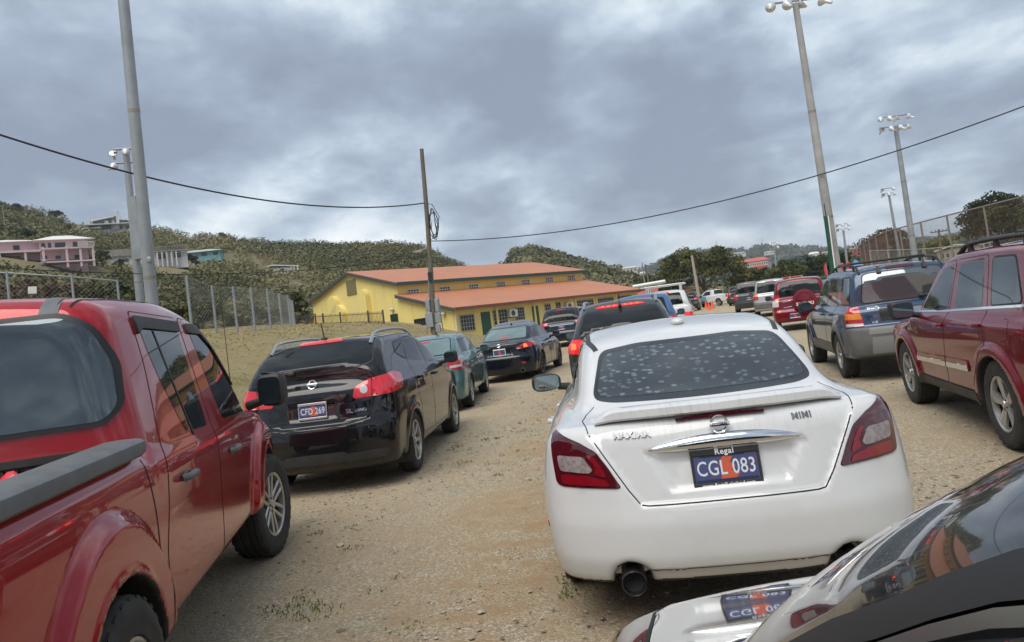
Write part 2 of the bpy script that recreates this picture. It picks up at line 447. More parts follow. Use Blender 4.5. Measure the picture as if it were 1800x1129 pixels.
AXES = {'B': ((0, 1, 0), (1, 0, 0)), 'F': ((0, -1, 0), (1, 0, 0)), 'R': ((-1, 0, 0), (0, 1, 0)), 'L': ((1, 0, 0), (0, 1, 0))}
def axis_of(a):
    """direction of projection and the horizontal coordinate direction"""
    if a in AXES: return np.array(AXES[a][0], float), np.array(AXES[a][1], float)
    th = R(a)                                       # degrees round from the rear (0) to the right side (90)
    return np.array([-math.sin(th), math.cos(th), 0]), np.array([math.cos(th), math.sin(th), 0])
class Car:
    def __init__(s, name, label, cat, pose, body, pm, res, zmax, group='vehicles waiting in the lanes', under=None, dark_z=None):
        x, y, hd = pose
        a = R(hd); z0 = gz(x, y); L_ = body.L
        z1 = gz(x+math.sin(a)*L_, y+math.cos(a)*L_)
        s.root = thing(name, label, cat, (x, y, z0), (math.atan2(z1-z0, L_), 0, -a), group)
        s.b = body; s.pm = pm; s.st = max(0.03, res*1.5); s.L, s.W = body.L, body.W; s.zmax = zmax
        V, F = body.mesh(res, zmax)
        nr = body.normal(V)
        c = V[F].mean(1); fn = np.cross(V[F[:, 1]]-V[F[:, 0]], V[F[:, 2]]-V[F[:, 0]]); fn /= np.maximum(np.linalg.norm(fn, axis=1, keepdims=True), 1e-9)
        dark = (fn[:, 2] < -0.75) & (c[:, 2] < 0.45)
        for (ya, za, ra) in body.arches:
            rr = np.hypot(c[:, 1]-ya, c[:, 2]-za)
            dark |= (rr < ra+res*0.4)
        s.body = mesh_np('body', V, F, [pm, under or M_black], s.root, True, dark.astype(int), nr)
    def march(s, uv, axis, zdir=False):
        uv = np.asarray(uv, float); f = s.b.f
        if axis == 'T':
            d = np.array([0, 0, -1.0]); base = np.stack([uv[:, 0], uv[:, 1], np.full(len(uv), s.zmax+0.15)], 1); T = s.zmax
        else:
            d, u = axis_of(axis)
            base = uv[:, :1]*u[None]+np.array([[0, 0, 1.0]])*uv[:, 1:2]
            if axis == 'B': base[:, 1] -= 0.5; T = 2.6
            elif axis == 'F': base[:, 1] += s.L+0.5; T = 2.8
            else:
                back = 1.6 if axis in ('R', 'L') else 3.5
                base = base-d[None]*back; T = 1.6 if axis in ('R', 'L') else 4.5
                if axis not in ('R', 'L'): base += 0
        ts = np.arange(0, T, 0.02)
        t0 = np.full(len(uv), np.nan); pv = f(*(base).T)
        for t in ts[1:]:
            q = base+d*t; v = f(q[:, 0], q[:, 1], q[:, 2])
            hit = np.isnan(t0) & (v < 0) & (pv >= 0); t0[hit] = t; pv = v
        ok = ~np.isnan(t0); lo = np.where(ok, t0-0.02, 0); hi = np.where(ok, t0, 0)
        for _ in range(14):
            mid = (lo+hi)/2; q = base+d*mid[:, None]; v = f(q[:, 0], q[:, 1], q[:, 2]); hi = np.where(v < 0, mid, hi); lo = np.where(v < 0, lo, mid)
        P = base+d*hi[:, None]
        return P, s.b.normal(P), ok
    def patch(s, name, poly, axis, m, off=0.003, parent=None, thick=None, step=None, smooth=True, dome=0.0):
        """a shell that follows the body over a polygon drawn in the view along axis"""
        uv, F = tri_poly(poly, step or s.st)
        P, n, ok = s.march(uv, axis)
        F = [t for t in F if ok[list(t)].all()]
        if not F: print('EMPTY PATCH', s.root.name, name, axis); return None
        offs = np.full(len(uv), off)
        if dome:
            B = np.array(poly); B2 = np.concatenate([B+(np.roll(B, -1, 0)-B)*t for t in (0, .25, .5, .75)])
            dm = np.sqrt(np.min(((uv[:, None]-B2[None])**2).sum(2), 1)); offs = off+dome*sstep(0, 0.06, dm)
        Q = P+n*offs[:, None]
        # consistent orientation: outward
        F2 = []
        for t in F:
            g = np.cross(Q[t[1]]-Q[t[0]], Q[t[2]]-Q[t[0]])
            F2.append(t if g@n[t[0]] > 0 else t[::-1])
        ed = {}
        for t in F2:
            for i in range(3): ed[(t[i], t[(i+1) % 3])] = 1
        rim = [e_ for e_ in ed if (e_[1], e_[0]) not in ed]
        th = off+0.004 if thick is None else thick
        rv = sorted({i for e_ in rim for i in e_}); mp_ = {v: len(Q)+k for k, v in enumerate(rv)}
        mp1 = {v: len(Q)+len(rv)+k for k, v in enumerate(rv)}
        Q2 = np.concatenate([Q, Q[rv], Q[rv]-n[rv]*th])
        cen = Q[rv].mean(0)
        nrm = np.concatenate([n, n[rv], n[rv]])
        for k_, v in enumerate(rv):
            o = Q[v]-cen; o = o-n[v]*(o@n[v]); l_ = np.linalg.norm(o)
            if l_ > 1e-6: nrm[len(Q)+k_] = o/l_; nrm[len(Q)+len(rv)+k_] = o/l_
        F3 = F2+[(mp_[a], mp1[a], mp1[b], mp_[b]) for a, b in rim]
        return mesh_np(name, Q2, F3, m, parent or s.root, smooth, None, nrm if smooth and not dome else None)
    def ribbon(s, paths, name='panel_gap', m=None, w=0.006, off=0.0012, parent=None):
        V = []; Fs = []; NN = []
        for path, axis in paths:
            P = []
            for a, b in zip(path[:-1], path[1:]):
                a = np.array(a, float); b = np.array(b, float); k = max(1, int(np.linalg.norm(b-a)/0.03)); P += [a+(b-a)*j/k for j in range(k)]
            P.append(np.array(path[-1], float)); P = np.array(P)
            tg = np.gradient(P, axis=0); tg /= np.maximum(np.linalg.norm(tg, axis=1, keepdims=True), 1e-9); nn = np.stack([-tg[:, 1], tg[:, 0]], 1)
            A, na, oa = s.march(P+nn*w/2, axis); B, nb, ob = s.march(P-nn*w/2, axis)
            b0 = len(V)
            for i in range(len(P)): V += [A[i]+na[i]*off, B[i]+nb[i]*off]; NN += [na[i], nb[i]]
            for i in range(len(P)-1):
                if oa[i] and ob[i] and oa[i+1] and ob[i+1]:
                    q = (b0+2*i, b0+2*i+1, b0+2*i+3, b0+2*i+2)
                    g = np.cross(V[q[1]]-V[q[0]], V[q[2]]-V[q[0]])
                    Fs.append(q if g@na[i] > 0 else q[::-1])
        return mesh_np(name, V, Fs, m or M_gap, parent or s.root, True, None, NN)
    def both(s, fn, *a, **k): return [fn(sd, *a, **k) for sd in ('L', 'R')]
    def glass(s, poly, axis, m=None, r=0.04, seal=0.014, parent=None, name='window', sealm=None, off=0.004):
        p = rp(poly, r)
        g = s.patch(name, p, axis, m or M_glass, off, parent)
        if seal and g is not None:
            sl = s.patch('window_seal', grow(p, seal), axis, sealm or M_rubber, off-0.002, g)
        return g
    def text(s, txt, size, uv, axis, m, name='badge_lettering', off=0.004, bold=0.0, spacing=1.0, rot=0.0, parent=None, sx=1.0):
        V, F = text_mesh(txt, size, bold, spacing)
        c, sn = math.cos(rot), math.sin(rot); x = V[:, 0]*sx; y = V[:, 1]
        q = np.stack([x*c-y*sn, x*sn+y*c], 1)
        if axis == 'L': q[:, 0] *= -1
        q = q+np.array(uv)
        P, n, ok = s.march(q, axis); Q = P+n*off
        F2 = []
        for t in F:
            g = np.cross(Q[t[1]]-Q[t[0]], Q[t[2]]-Q[t[0]]); F2.append(t if g@n[t[0]] > 0 else t[::-1])
        nV = len(Q); ed = {}
        for t in F2:
            for i in range(len(t)): ed[(t[i], t[(i+1) % len(t)])] = 1
        rim = [e_ for e_ in ed if (e_[1], e_[0]) not in ed]
        Q2 = np.concatenate([Q, Q-n*(off+0.002)])
        F3 = F2+[(a, a+nV, b+nV, b) for a, b in rim]
        return mesh_np(name, Q2, F3, m, parent or s.root, False)

# ------------------------------------------------------------------ wheels, mirrors, plates
def wheel(car, x, y, r, w=0.21, style=('five', 5), rim_r=None, steer=0.0, rm=None, flat=False):
    rim_r = rim_r or r*0.68; sd = 1 if x > 0 else -1
    b = MB(); h = w/2
    prof = [(-h*0.75, rim_r*0.98), (-h*0.95, rim_r*1.03), (-h, (rim_r+r)*0.5), (-h*0.93, r*0.94), (-h*0.82, r*0.985)]
    for q in (-0.62, -0.25, 0.25, 0.62):
        prof += [((q-0.05)*h, r), ((q-0.045)*h, r-0.008), ((q+0.045)*h, r-0.008), ((q+0.05)*h, r)]
    prof += [(h*0.82, r*0.985), (h*0.93, r*0.94), (h, (rim_r+r)*0.5), (h*0.97, (rim_r+r)*0.5-0.012), (h*0.95, rim_r*1.03), (h*0.75, rim_r*0.98)]
    b.lathe(prof, 44)
    for k in range(30):                              # shoulder lugs
        th = 2*math.pi*k/30
        M = Matrix.Rotation(th, 4, 'X')
        for e in (-1, 1):
            b.box(M @ Vector((e*h*0.84, 0, r*0.966)), (h*0.14, r*0.085, r*0.024), M=M)
    ty = b.build('wheel', M_tyre, car.root, True)
    ty.location = (x, y, r); ty.rotation_euler = (random.random()*2, 0, 0) if not steer else (0, 0, steer)
    if sd < 0: ty.rotation_euler = (ty.rotation_euler[0], 0, math.pi+steer)
    c = MB(); f = h*0.80
    c.lathe([(h*0.5, rim_r*0.90), (f+0.004, rim_r*0.915), (f+0.012, rim_r*0.95), (f+0.012, rim_r*1.0), (f-0.004, rim_r*1.03)], 44)
    c.mat(1).lathe([(-h*0.6, rim_r*0.93), (h*0.5, rim_r*0.90)], 32)
    c.lathe([(-0.01, rim_r*0.93), (-0.01, 0.001)], 24)
    c.mat(2).lathe([(0.0, rim_r*0.62), (0.012, rim_r*0.60), (0.012, 0.02)], 24)
    c.mat(0)
    kind, ns = style
    for k in range(ns):
        th = 2*math.pi*k/ns
        M = Matrix.Rotation(th, 4, 'X')
        def sp(p0, p1, w0, w1, x0, x1, dep=0.03):
            a0 = Vector((0, p0[0], p0[1])); a1 = Vector((0, p1[0], p1[1])); dr = (a1-a0).normalized(); nr = Vector((0, dr.z, -dr.y))
            vs = []
            for a, ww, xx in ((a0, w0, x0), (a1, w1, x1)):
                vs += [a+nr*ww*0.5+Vector((xx-0.006, 0, 0)), a+nr*ww*0.28+Vector((xx, 0, 0)), a-nr*ww*0.28+Vector((xx, 0, 0)), a-nr*ww*0.5+Vector((xx-0.006, 0, 0)), a-nr*ww*0.5+Vector((xx-dep, 0, 0)), a+nr*ww*0.5+Vector((xx-dep, 0, 0))]
            c.add([M @ v for v in vs], [(0, 1, 2, 3, 4, 5), (6, 11, 10, 9, 8, 7)]+[(i, i+6, (i+1) % 6+6, (i+1) % 6) for i in range(6)])
        R0, R1 = rim_r*0.16, rim_r*0.94
        if kind == 'twin':
            for o in (-1, 1): sp((o*rim_r*0.10, R0), (o*rim_r*0.17, R1), rim_r*0.12, rim_r*0.13, f-0.012, f+0.004)
        elif kind == 'wide':
            sp((0, R0), (0, R1), rim_r*0.25, rim_r*0.46, f-0.014, f+0.004)
        elif kind == 'vee':
            for o in (-1, 1): sp((o*rim_r*0.05, R0), (o*rim_r*0.30, R1), rim_r*0.13, rim_r*0.14, f-0.012, f+0.004)
        else:
            sp((0, R0), (0, R1), rim_r*0.17, rim_r*0.20, f-0.012, f+0.004)
    c.lathe([(f-0.035, rim_r*0.27), (f-0.010, rim_r*0.25), (f-0.006, rim_r*0.15)], 20)
    c.lathe([(f-0.006, rim_r*0.15), (f+0.004, rim_r*0.13), (f+0.005, 0.001)], 16)
    c.mat(1)
    for k in range(5):
        th = 2*math.pi*(k+0.5)/5; c.lathe([(f-0.012, 0.009), (f-0.004, 0.008), (f-0.003, 0.001)], 8, c=(0, rim_r*0.21*math.cos(th), rim_r*0.21*math.sin(th)))
    c.build('rim', [rm or M_alloy, M_rimback, M_disc], ty, True)
    return ty
def wheels(car, track, ys, r, **k):
    steer = k.pop('steer', 0.0)
    for i, y in enumerate(ys):
        for sx in (-1, 1): wheel(car, sx*track, y, r, steer=steer if i == 1 else 0.0, **k)

def blob(c, d, p=2.6, n=14, m=10, taper=0.0, M=None):
    """superellipsoid"""
    vs = []; sg = lambda v, e: math.copysign(abs(v)**e, v)
    for i in range(m+1):
        ph = -math.pi/2+math.pi*i/m
        for j in range(n):
            th = 2*math.pi*j/n
            x = sg(math.cos(ph), 2/p)*sg(math.cos(th), 2/p); y = sg(math.cos(ph), 2/p)*sg(math.sin(th), 2/p); z = sg(math.sin(ph), 2/p)
            k = 1+taper*x
            v = Vector((x*d[0]/2, y*d[1]/2*k, z*d[2]/2*k))
            vs.append((M @ v if M else v)+Vector(c))
    fs = [(i*n+j, i*n+(j+1) % n, (i+1)*n+(j+1) % n, (i+1)*n+j) for i in range(m) for j in range(n)]
    return vs, fs
def mirror(car, x, y, z, m, d=(0.24, 0.13, 0.17), gm=None, yaw=10, p=3.2):
    sd = 1 if x > 0 else -1
    b = MB(); M = Matrix.Rotation(R(-yaw*sd), 4, 'Z')
    b.add(*blob((0, 0, 0), d, p, 20, 14, 0.08*sd, M))
    b.path([(-sd*(d[0]*0.5+0.09), 0.05, -d[2]*0.42), (-sd*d[0]*0.38, 0.01, -d[2]*0.30)], [0.035, 0.03], 10)
    o = b.build('side_mirror', m, car.root, True); o.location = (x, y, z)
    g = MB(); yb = -d[1]/2
    vs = []; n = 28
    for k in range(n):
        th = 2*math.pi*k/n; sg = lambda v: math.copysign(abs(v)**(2/4.5), v)
        vs.append(M @ Vector((sg(math.cos(th))*d[0]*0.41, yb-0.002, sg(math.sin(th))*d[2]*0.40)))
    g.add(vs+[v+M @ Vector((0, 0.012, 0)) for v in vs], [tuple(range(n))]+[(i, (i+1) % n, n+(i+1) % n, n+i) for i in range(n)])
    g.build('mirror_glass', gm or M_mirror, o)
    return o
def plate(car, x, y, z, txt, tilt=0.0, w=0.305, h=0.152, frame=None, art=True, top=None, bottom=None, yaw=0.0, lettering=True):
    """licence plate facing the rear"""
    b = MB(); b.bbox((0, 0, 0), (w, 0.006, h), 0.012)
    o = b.build('licence_plate', M_plate, car.root); o.location = (x, y, z); o.rotation_euler = (tilt, 0, yaw)
    def flat(nm, V, F, m, off):
        Q = [(v[0], -0.003-off, v[1]) for v in V]; return mesh_np(nm, Q, [f[::-1] for f in F], m, o, False)
    def poly(nm, pts, m, off): return flat(nm, [(p[0], p[1]) for p in pts], [tuple(range(len(pts)))[::-1]], m, off)
    if art:
        poly('plate_emblem', [(-0.03, -0.055), (-0.02, 0.0), (-0.035, 0.02), (-0.01, 0.055), (0.035, 0.05), (0.02, 0.025), (0.045, 0.005), (0.02, -0.01), (0.06, -0.03), (0.03, -0.06)], M_plate_red, 0.0006)
        poly('plate_band', [(-w/2+.01, -h/2+.008), (-w/2+.01, -h/2+.028), (w/2-.01, -h/2+.028), (w/2-.01, -h/2+.008)], M_plate_dark if frame else M_white, 0.0008)
        poly('plate_band', [(-w/2+.035, h/2-.022), (-w/2+.035, h/2-.008), (w/2-.06, h/2-.008), (w/2-.06, h/2-.022)], M_plate_dark if frame else M_white, 0.0008)
    if lettering:
        V, F = text_mesh(txt, 0.096, 0.0008, 1.04); k = min(1, w*0.88/(np.ptp(V[:, 0])))
        flat('plate_lettering', np.stack([V[:, 0]*k, V[:, 1]], 1), F, M_plate_ink, 0.0016)
    if frame:
        q = MB(); t = 0.012; tb = 0.024
        q.bbox((0, -0.004, h/2+0.001), (w+0.016, 0.012, tb+0.004), 0.003); q.bbox((0, -0.004, -h/2+0.001), (w+0.016, 0.012, tb), 0.003)
        q.bbox((-w/2-0.002, -0.0035, 0), (t, 0.011, h-0.02), 0.003); q.bbox((w/2+0.002, -0.0035, 0), (t, 0.011, h-0.02), 0.003)
        fr = q.build('plate_frame', frame, o)
        for s_, zz_, sz in ((top, h/2+0.001, 0.038), (bottom, -h/2+0.001, 0.022)):
            if s_:
                V, F = text_mesh(s_, sz, 0.0006, 1.1)
                Q = [(v[0], -0.0108, v[1]+zz_) for v in V]; mesh_np('frame_lettering', Q, [f[::-1] for f in F], M_white, o, False)
    return o
def wiper(car, a, b, axis='B', lift=0.02):
    P, n, ok = car.march([a, ((a[0]+b[0])/2, (a[1]+b[1])/2), b], axis)
    q = P+n*lift; m_ = MB(); m_.path([tuple(v) for v in q], [0.016, 0.013, 0.008], 8, squash=0.7)
    m_.add(*blob(tuple(P[0]+n[0]*0.02), (0.09, 0.05, 0.05), 2.4, 12, 8))
    return m_.build('rear_wiper', M_black, car.root, True)
def rails(car, xr, y0, y1, m, r=0.018, h=0.05, feet=2, r2=None):
    for sx in (-1, 1):
        ys = np.linspace(y0, y1, 13); P, n, ok = car.march([(sx*xr, y) for y in ys], 'T')
        lift = h*np.minimum(1, np.minimum((ys-y0), (y1-ys))/(0.12*(y1-y0))+0.0)**0.6
        b = MB(); b.path([(p[0], p[1], p[2]+l_+0.005) for p, l_ in zip(P, lift)], [r]*13, 10, squash=0.8)
        for k in ((2, 10) if feet == 2 else (2, 6, 10)):
            b.tube((P[k][0], P[k][1], P[k][2]-0.01), (P[k][0], P[k][1], P[k][2]+h), r*1.1, r*0.9, 8)
        b.build('roof_rail', m, car.root, True)
def handle(door, car, y, z, side, m, w=0.17):
    P, n, ok = car.march([(y, z)], side); sx = 1 if side == 'R' else -1
    b = MB(); p = P[0]
    b.path([(p[0]+sx*0.004, y-w/2, z), (p[0]+sx*0.035, y-w*0.38, z+0.002), (p[0]+sx*0.038, y+w*0.3, z+0.002), (p[0]+sx*0.004, y+w/2, z)], [0.016, 0.018, 0.018, 0.014], 10, squash=1.0)
    b.add(*blob((p[0]+sx*0.0, y, z-0.012), (0.012, w*0.8, 0.065), 2.2, 12, 8))
    return b.build('handle', m, door, True)
# ------------------------------------------------------------------ shared materials
M_tyre = varied('tyre_rubber', (0.018, 0.018, 0.018), (0.05, 0.045, 0.04), 9, 0.85, (0.3, 0.75), 0.15, 120)
M_rimback = mat('rim_back_black', (0.02, 0.02, 0.02), 0.7)  # even black for rim barrels, the fuse box and a ballast box face
M_disc = mat('brake_steel', (0.25, 0.24, 0.22), 0.5, 0.8)
M_alloy = varied('alloy', (0.50, 0.50, 0.49), (0.30, 0.28, 0.25), 11, 0.32, (0.45, 0.8)); M_alloy.node_tree.nodes['Principled BSDF'].inputs['Metallic'].default_value = 0.75
M_darkalloy = mat('dark_alloy', (0.06, 0.06, 0.065), 0.35, 0.7)
M_black = varied('black_plastic', (0.014, 0.014, 0.015), (0.035, 0.033, 0.03), 5, 0.55)
M_gap = mat('gap_black', (0.006, 0.006, 0.006), 0.8)
M_rubber = mat('seal_rubber', (0.012, 0.012, 0.013), 0.5)
M_glass = mat('tinted_glass', (0.008, 0.010, 0.011), 0.02, spec=0.42)
M_glass_l = mat('clear_tint_glass', (0.22, 0.30, 0.29), 0.04, 0.55, spec=0.75)
M_badge = mat('badge_grey', (0.22, 0.22, 0.23), 0.3, 0.8)
M_red2 = mat('deep_red_lens', (0.20, 0.004, 0.010), 0.12, coat=1.0)
M_film = mat('reflective_film_glass', (0.19, 0.205, 0.215), 0.03, 0.75)
M_film2 = mat('smoky_film_glass', (0.10, 0.115, 0.125), 0.03, 0.8)
M_mirror = mat('mirror_glass', (0.26, 0.31, 0.31), 0.03, 1.0)
M_chrome = mat('chrome', (0.75, 0.76, 0.78), 0.06, 1.0)
M_silver = mat('satin_silver', (0.44, 0.45, 0.46), 0.28, 0.9)
M_red = mat('red_lens', (0.42, 0.006, 0.012), 0.12, coat=1.0)
M_redlit = mat('red_lens_lit', (0.5, 0.01, 0.015), 0.15, coat=1.0, emit=0.20, ecol=(1.0, 0.03, 0.03))
M_brake = mat('brake_lamp_lit', (0.9, 0.05, 0.02), 0.2, emit=1.3, ecol=(1.0, 0.10, 0.03))
M_redb = mat('bright_red_lens', (0.62, 0.012, 0.025), 0.12, coat=1.0)
M_clear2 = varied('grey_clear_lens', (0.30, 0.29, 0.28), (0.20, 0.14, 0.14), 40, 0.12)
M_reddark = mat('smoked_red_lens', (0.065, 0.004, 0.009), 0.10, coat=1.0)
M_amber = mat('amber_lens', (0.75, 0.22, 0.01), 0.15, coat=1.0)
M_clear = mat('clear_lens', (0.55, 0.54, 0.52), 0.12, coat=1.0)
M_white = mat('white_print', (0.80, 0.80, 0.80), 0.5)
M_plate_ink = mat('plate_ink', (0.62, 0.66, 0.72), 0.5)
M_plate = varied('plate_blue', (0.045, 0.075, 0.19), (0.085, 0.06, 0.15), 14, 0.4)
M_plate_red = mat('plate_orange_red', (0.55, 0.10, 0.05), 0.45)
M_plate_dark = mat('plate_navy', (0.02, 0.025, 0.06), 0.5)
M_steel = varied('galvanised_steel', (0.33, 0.36, 0.38), (0.25, 0.27, 0.28), 1.6, 0.5, bmp=0.02); M_steel.node_tree.nodes['Principled BSDF'].inputs['Metallic'].default_value = 0.3
M_wood = varied('weathered_wood', (0.20, 0.18, 0.14), (0.10, 0.085, 0.06), 6, 0.9, sc=(6, 6, 0.4), bmp=0.2)
M_cable = mat('black_cable', (0.012, 0.012, 0.013), 0.6)
M_lampwhite = mat('floodlight_white', (0.62, 0.63, 0.63), 0.4, 0.2)
M_lens = mat('floodlight_glass', (0.35, 0.37, 0.38), 0.1, 0.5)

# ------------------------------------------------------------------ lie of the land
def gz(x, y):
    x = np.asarray(x, float); y = np.asarray(y, float)
    lane = 0.012*np.clip(y-8, 0, 66)
    near = sstep(2, 14, y)*(1-sstep(53, 63, y))
    bank = (2.42*sstep(6.6, 17.5, -x-0.07*(y-22))+0.09*np.clip(-x-18, 0, 14))*near
    r = lane+bank
    return float(r) if r.ndim == 0 else r
def ground():
    xs = np.concatenate([np.linspace(-900, -60, 18), np.linspace(-56, -12, 30), np.linspace(-11, 11, 70), np.linspace(12, 60, 26), np.linspace(75, 900, 18)])
    ys = np.concatenate([np.linspace(-300, -10, 14), np.linspace(-8, 30, 110), np.linspace(31, 100, 60), np.linspace(110, 2400, 30)])
    X, Y = np.meshgrid(xs, ys, indexing='ij')
    und = 0.018*(np.sin(1.7*X+0.6*Y)*np.cos(0.9*Y-0.4*X)+np.sin(0.55*X-0.8*Y+1.0))*(np.abs(X) < 60)
    Z = gz(X, Y)+und*np.where(np.abs(X) < 12, 0.5, 1.0)
    nx, ny = X.shape
    V = np.stack([X.ravel(), Y.ravel(), Z.ravel()], 1)
    i = np.arange((nx-1)*(ny-1)); a = i//(ny-1); b = i % (ny-1)
    F = np.stack([a*ny+b, (a+1)*ny+b, (a+1)*ny+b+1, a*ny+b+1], 1)
    m, t, bs = base_mat('dirt_and_grass')
    c = t.nodes.new('ShaderNodeTexCoord'); P = c.outputs['Object']
    grit = nnoise(t, 38, 8, 0.75); mid = nnoise(t, 4.2, 6, 0.6); big = nnoise(t, 0.42, 5, 0.6)
    vo = t.nodes.new('ShaderNodeTexVoronoi'); vo.inputs['Scale'].default_value = 75; t.links.new(P, vo.inputs['Vector'])
    vb = t.nodes.new('ShaderNodeSeparateColor'); t.links.new(vo.outputs['Color'], vb.inputs[0])
    grav = nmix(t, (0.32, 0.268, 0.185), (0.60, 0.53, 0.41), nramp(t, vb.outputs[0], 0.35, 0.98))
    fine = nnoise(t, 130, 4, 0.8)
    grav = nmix(t, grav, (0.12, 0.095, 0.062), nmath(t, 'MULTIPLY', nramp(t, grit, 0.50, 0.70), 0.55))
    grav = nmix(t, grav, (0.60, 0.53, 0.41), nmath(t, 'MULTIPLY', nramp(t, fine, 0.60, 0.72), 0.7))
    grav = nmix(t, grav, (0.43, 0.335, 0.215), nmath(t, 'MULTIPLY', nramp(t, mid, 0.40, 0.72), 0.65))
    grav = nmix(t, grav, (0.22, 0.205, 0.125), nmath(t, 'MULTIPLY', nramp(t, nnoise(t, 0.9, 6, 0.65), 0.52, 0.70), 0.35))
    dirt = nmix(t, (0.43, 0.28, 0.15), (0.34, 0.23, 0.13), nramp(t, mid, 0.35, 0.65))
    dirt = nmix(t, dirt, (0.55, 0.42, 0.27), nramp(t, grit, 0.54, 0.72))
    dirt = nmix(t, dirt, (0.19, 0.13, 0.08), nmath(t, 'MULTIPLY', nramp(t, fine, 0.58, 0.70), 0.75))
    # the wheel-worn strip is bare reddish dirt, the rest gravel
    s = t.nodes.new('ShaderNodeSeparateXYZ'); t.links.new(P, s.inputs[0])
    strip = nmath(t, 'ABSOLUTE', nmath(t, 'ADD', s.outputs[0], 1.15), 0)
    worn = nmath(t, 'MULTIPLY', nramp(t, strip, 0.15, 0.95, (1, 1, 1), (0, 0, 0)), nramp(t, nmath(t, 'ADD', nmath(t, 'MULTIPLY', mid, 0.6), nmath(t, 'MULTIPLY', big, 0.4)), 0.38, 0.62))
    tr_ = nmath(t, 'ABSOLUTE', nmath(t, 'SUBTRACT', nmath(t, 'ABSOLUTE', nmath(t, 'SUBTRACT', s.outputs[0], 0.25), 0), 0.80), 0)
    tr2 = nmath(t, 'ABSOLUTE', nmath(t, 'SUBTRACT', nmath(t, 'ABSOLUTE', nmath(t, 'ADD', s.outputs[0], 3.7), 0), 0.80), 0)
    track = nmath(t, 'MULTIPLY', nramp(t, nmath(t, 'MINIMUM', tr_, tr2), 0.10, 0.30, (1, 1, 1), (0, 0, 0)), nramp(t, nnoise(t, 1.7, 5, 0.6, sc=(1, 0.25, 1)), 0.40, 0.60))
    col = nmix(t, grav, dirt, worn)
    col = nmix(t, col, (0.47, 0.38, 0.26), nmath(t, 'MULTIPLY', track, 0.55))
    col = nmix(t, col, dirt, nmath(t, 'MULTIPLY', nramp(t, big, 0.45, 0.66), 0.45))
    col = nmix(t, col, (0.13, 0.125, 0.045), nmath(t, 'MULTIPLY', nramp(t, nnoise(t, 1.3, 7, 0.7), 0.60, 0.72), 0.5))
    gg = nnoise(t, 16, 9, 0.8)
    grass = nmix(t, (0.17, 0.135, 0.065), (0.40, 0.325, 0.175), nramp(t, gg, 0.34, 0.66))
    grass = nmix(t, grass, (0.20, 0.17, 0.075), nmath(t, 'MULTIPLY', nramp(t, nnoise(t, 2.6, 7, 0.75, sc=(1, 0.4, 1)), 0.45, 0.65), 0.55))
    grass = nmix(t, grass, (0.13, 0.125, 0.045), nramp(t, nnoise(t, 0.5, 6, 0.65), 0.52, 0.72))
    edge = nmath(t, 'ADD', nmath(t, 'MULTIPLY', s.outputs[0], -0.25), nmath(t, 'MULTIPLY', mid, 1.1))
    yfar = nramp(t, nmath(t, 'MULTIPLY', s.outputs[1], 0.01), 0.60, 0.68)
    gm = nramp(t, edge, 2.05-0.0, 2.45)
    # map range by hand: ramp works on 0..1
    mr = t.nodes.new('ShaderNodeMapRange'); t.links.new(edge, mr.inputs[0]); mr.inputs[1].default_value = 2.05; mr.inputs[2].default_value = 2.6
    col = nmix(t, col, grass, mr.outputs[0])
    t.links.new(col, bs.inputs['Base Color']); bs.inputs['Roughness'].default_value = 0.95; bs.inputs['Specular IOR Level'].default_value = 0.15
    h = nmath(t, 'ADD', nmath(t, 'MULTIPLY', grit, 0.6), nmath(t, 'MULTIPLY', vo.outputs['Distance'], -0.22))
    bump(t, bs, h, 0.9, 0.035)
    o = mesh_np('ground', V, F, m); o['kind'] = 'structure'
    return o
ground()

def octa(C, r, squash=0.6):
    """many small faceted stones as one mesh"""
    n = len(C); base = np.array([(1, 0, 0), (0, 1, 0), (-1, 0, 0), (0, -1, 0), (0, 0, 1), (.7, .7, .55), (-.7, .7, .5), (-.7, -.7, .55), (.7, -.7, .5)], float)
    F0 = np.array([(0, 1, 5), (1, 2, 6), (2, 3, 7), (3, 0, 8), (0, 5, 8), (1, 6, 5), (2, 7, 6), (3, 8, 7), (5, 6, 4), (6, 7, 4), (7, 8, 4), (8, 5, 4)])
    th = RNG.random(n)*6.28; c, s = np.cos(th), np.sin(th)
    J = base[None]*(0.75+0.5*RNG.random((n, 9, 3)))
    sc = np.stack([r*(0.8+0.6*RNG.random(n)), r, r*squash*(0.7+0.6*RNG.random(n))], 1)
    J = J*sc[:, None]
    V = np.stack([J[..., 0]*c[:, None]-J[..., 1]*s[:, None], J[..., 0]*s[:, None]+J[..., 1]*c[:, None], J[..., 2]], 2)+C[:, None]
    F = F0[None]+9*np.arange(n)[:, None, None]
    return V.reshape(-1, 3), F.reshape(-1, 3)
def stones():
    n = 26000
    y = 1.2+15*RNG.random(n)**1.6; x = -4.5+11*RNG.random(n)
    r = 0.0035+0.010*RNG.random(n)**4+0.018*(RNG.random(n) > 0.9975)
    r = r*(1+0.05*y)
    C = np.stack([x, y, gz(x, y)+0.002], 1)
    V, F = octa(C, r)
    m = leafmat('loose_stone', (0.16, 0.13, 0.095), (0.42, 0.38, 0.30))
    o = mesh_np('gravel_stones', V, F, m, smooth=False, tint=np.repeat(RNG.random(n), 9))
    tag(o, 'loose pale stones scattered over the dirt lane', 'gravel', kind='stuff')
stones()
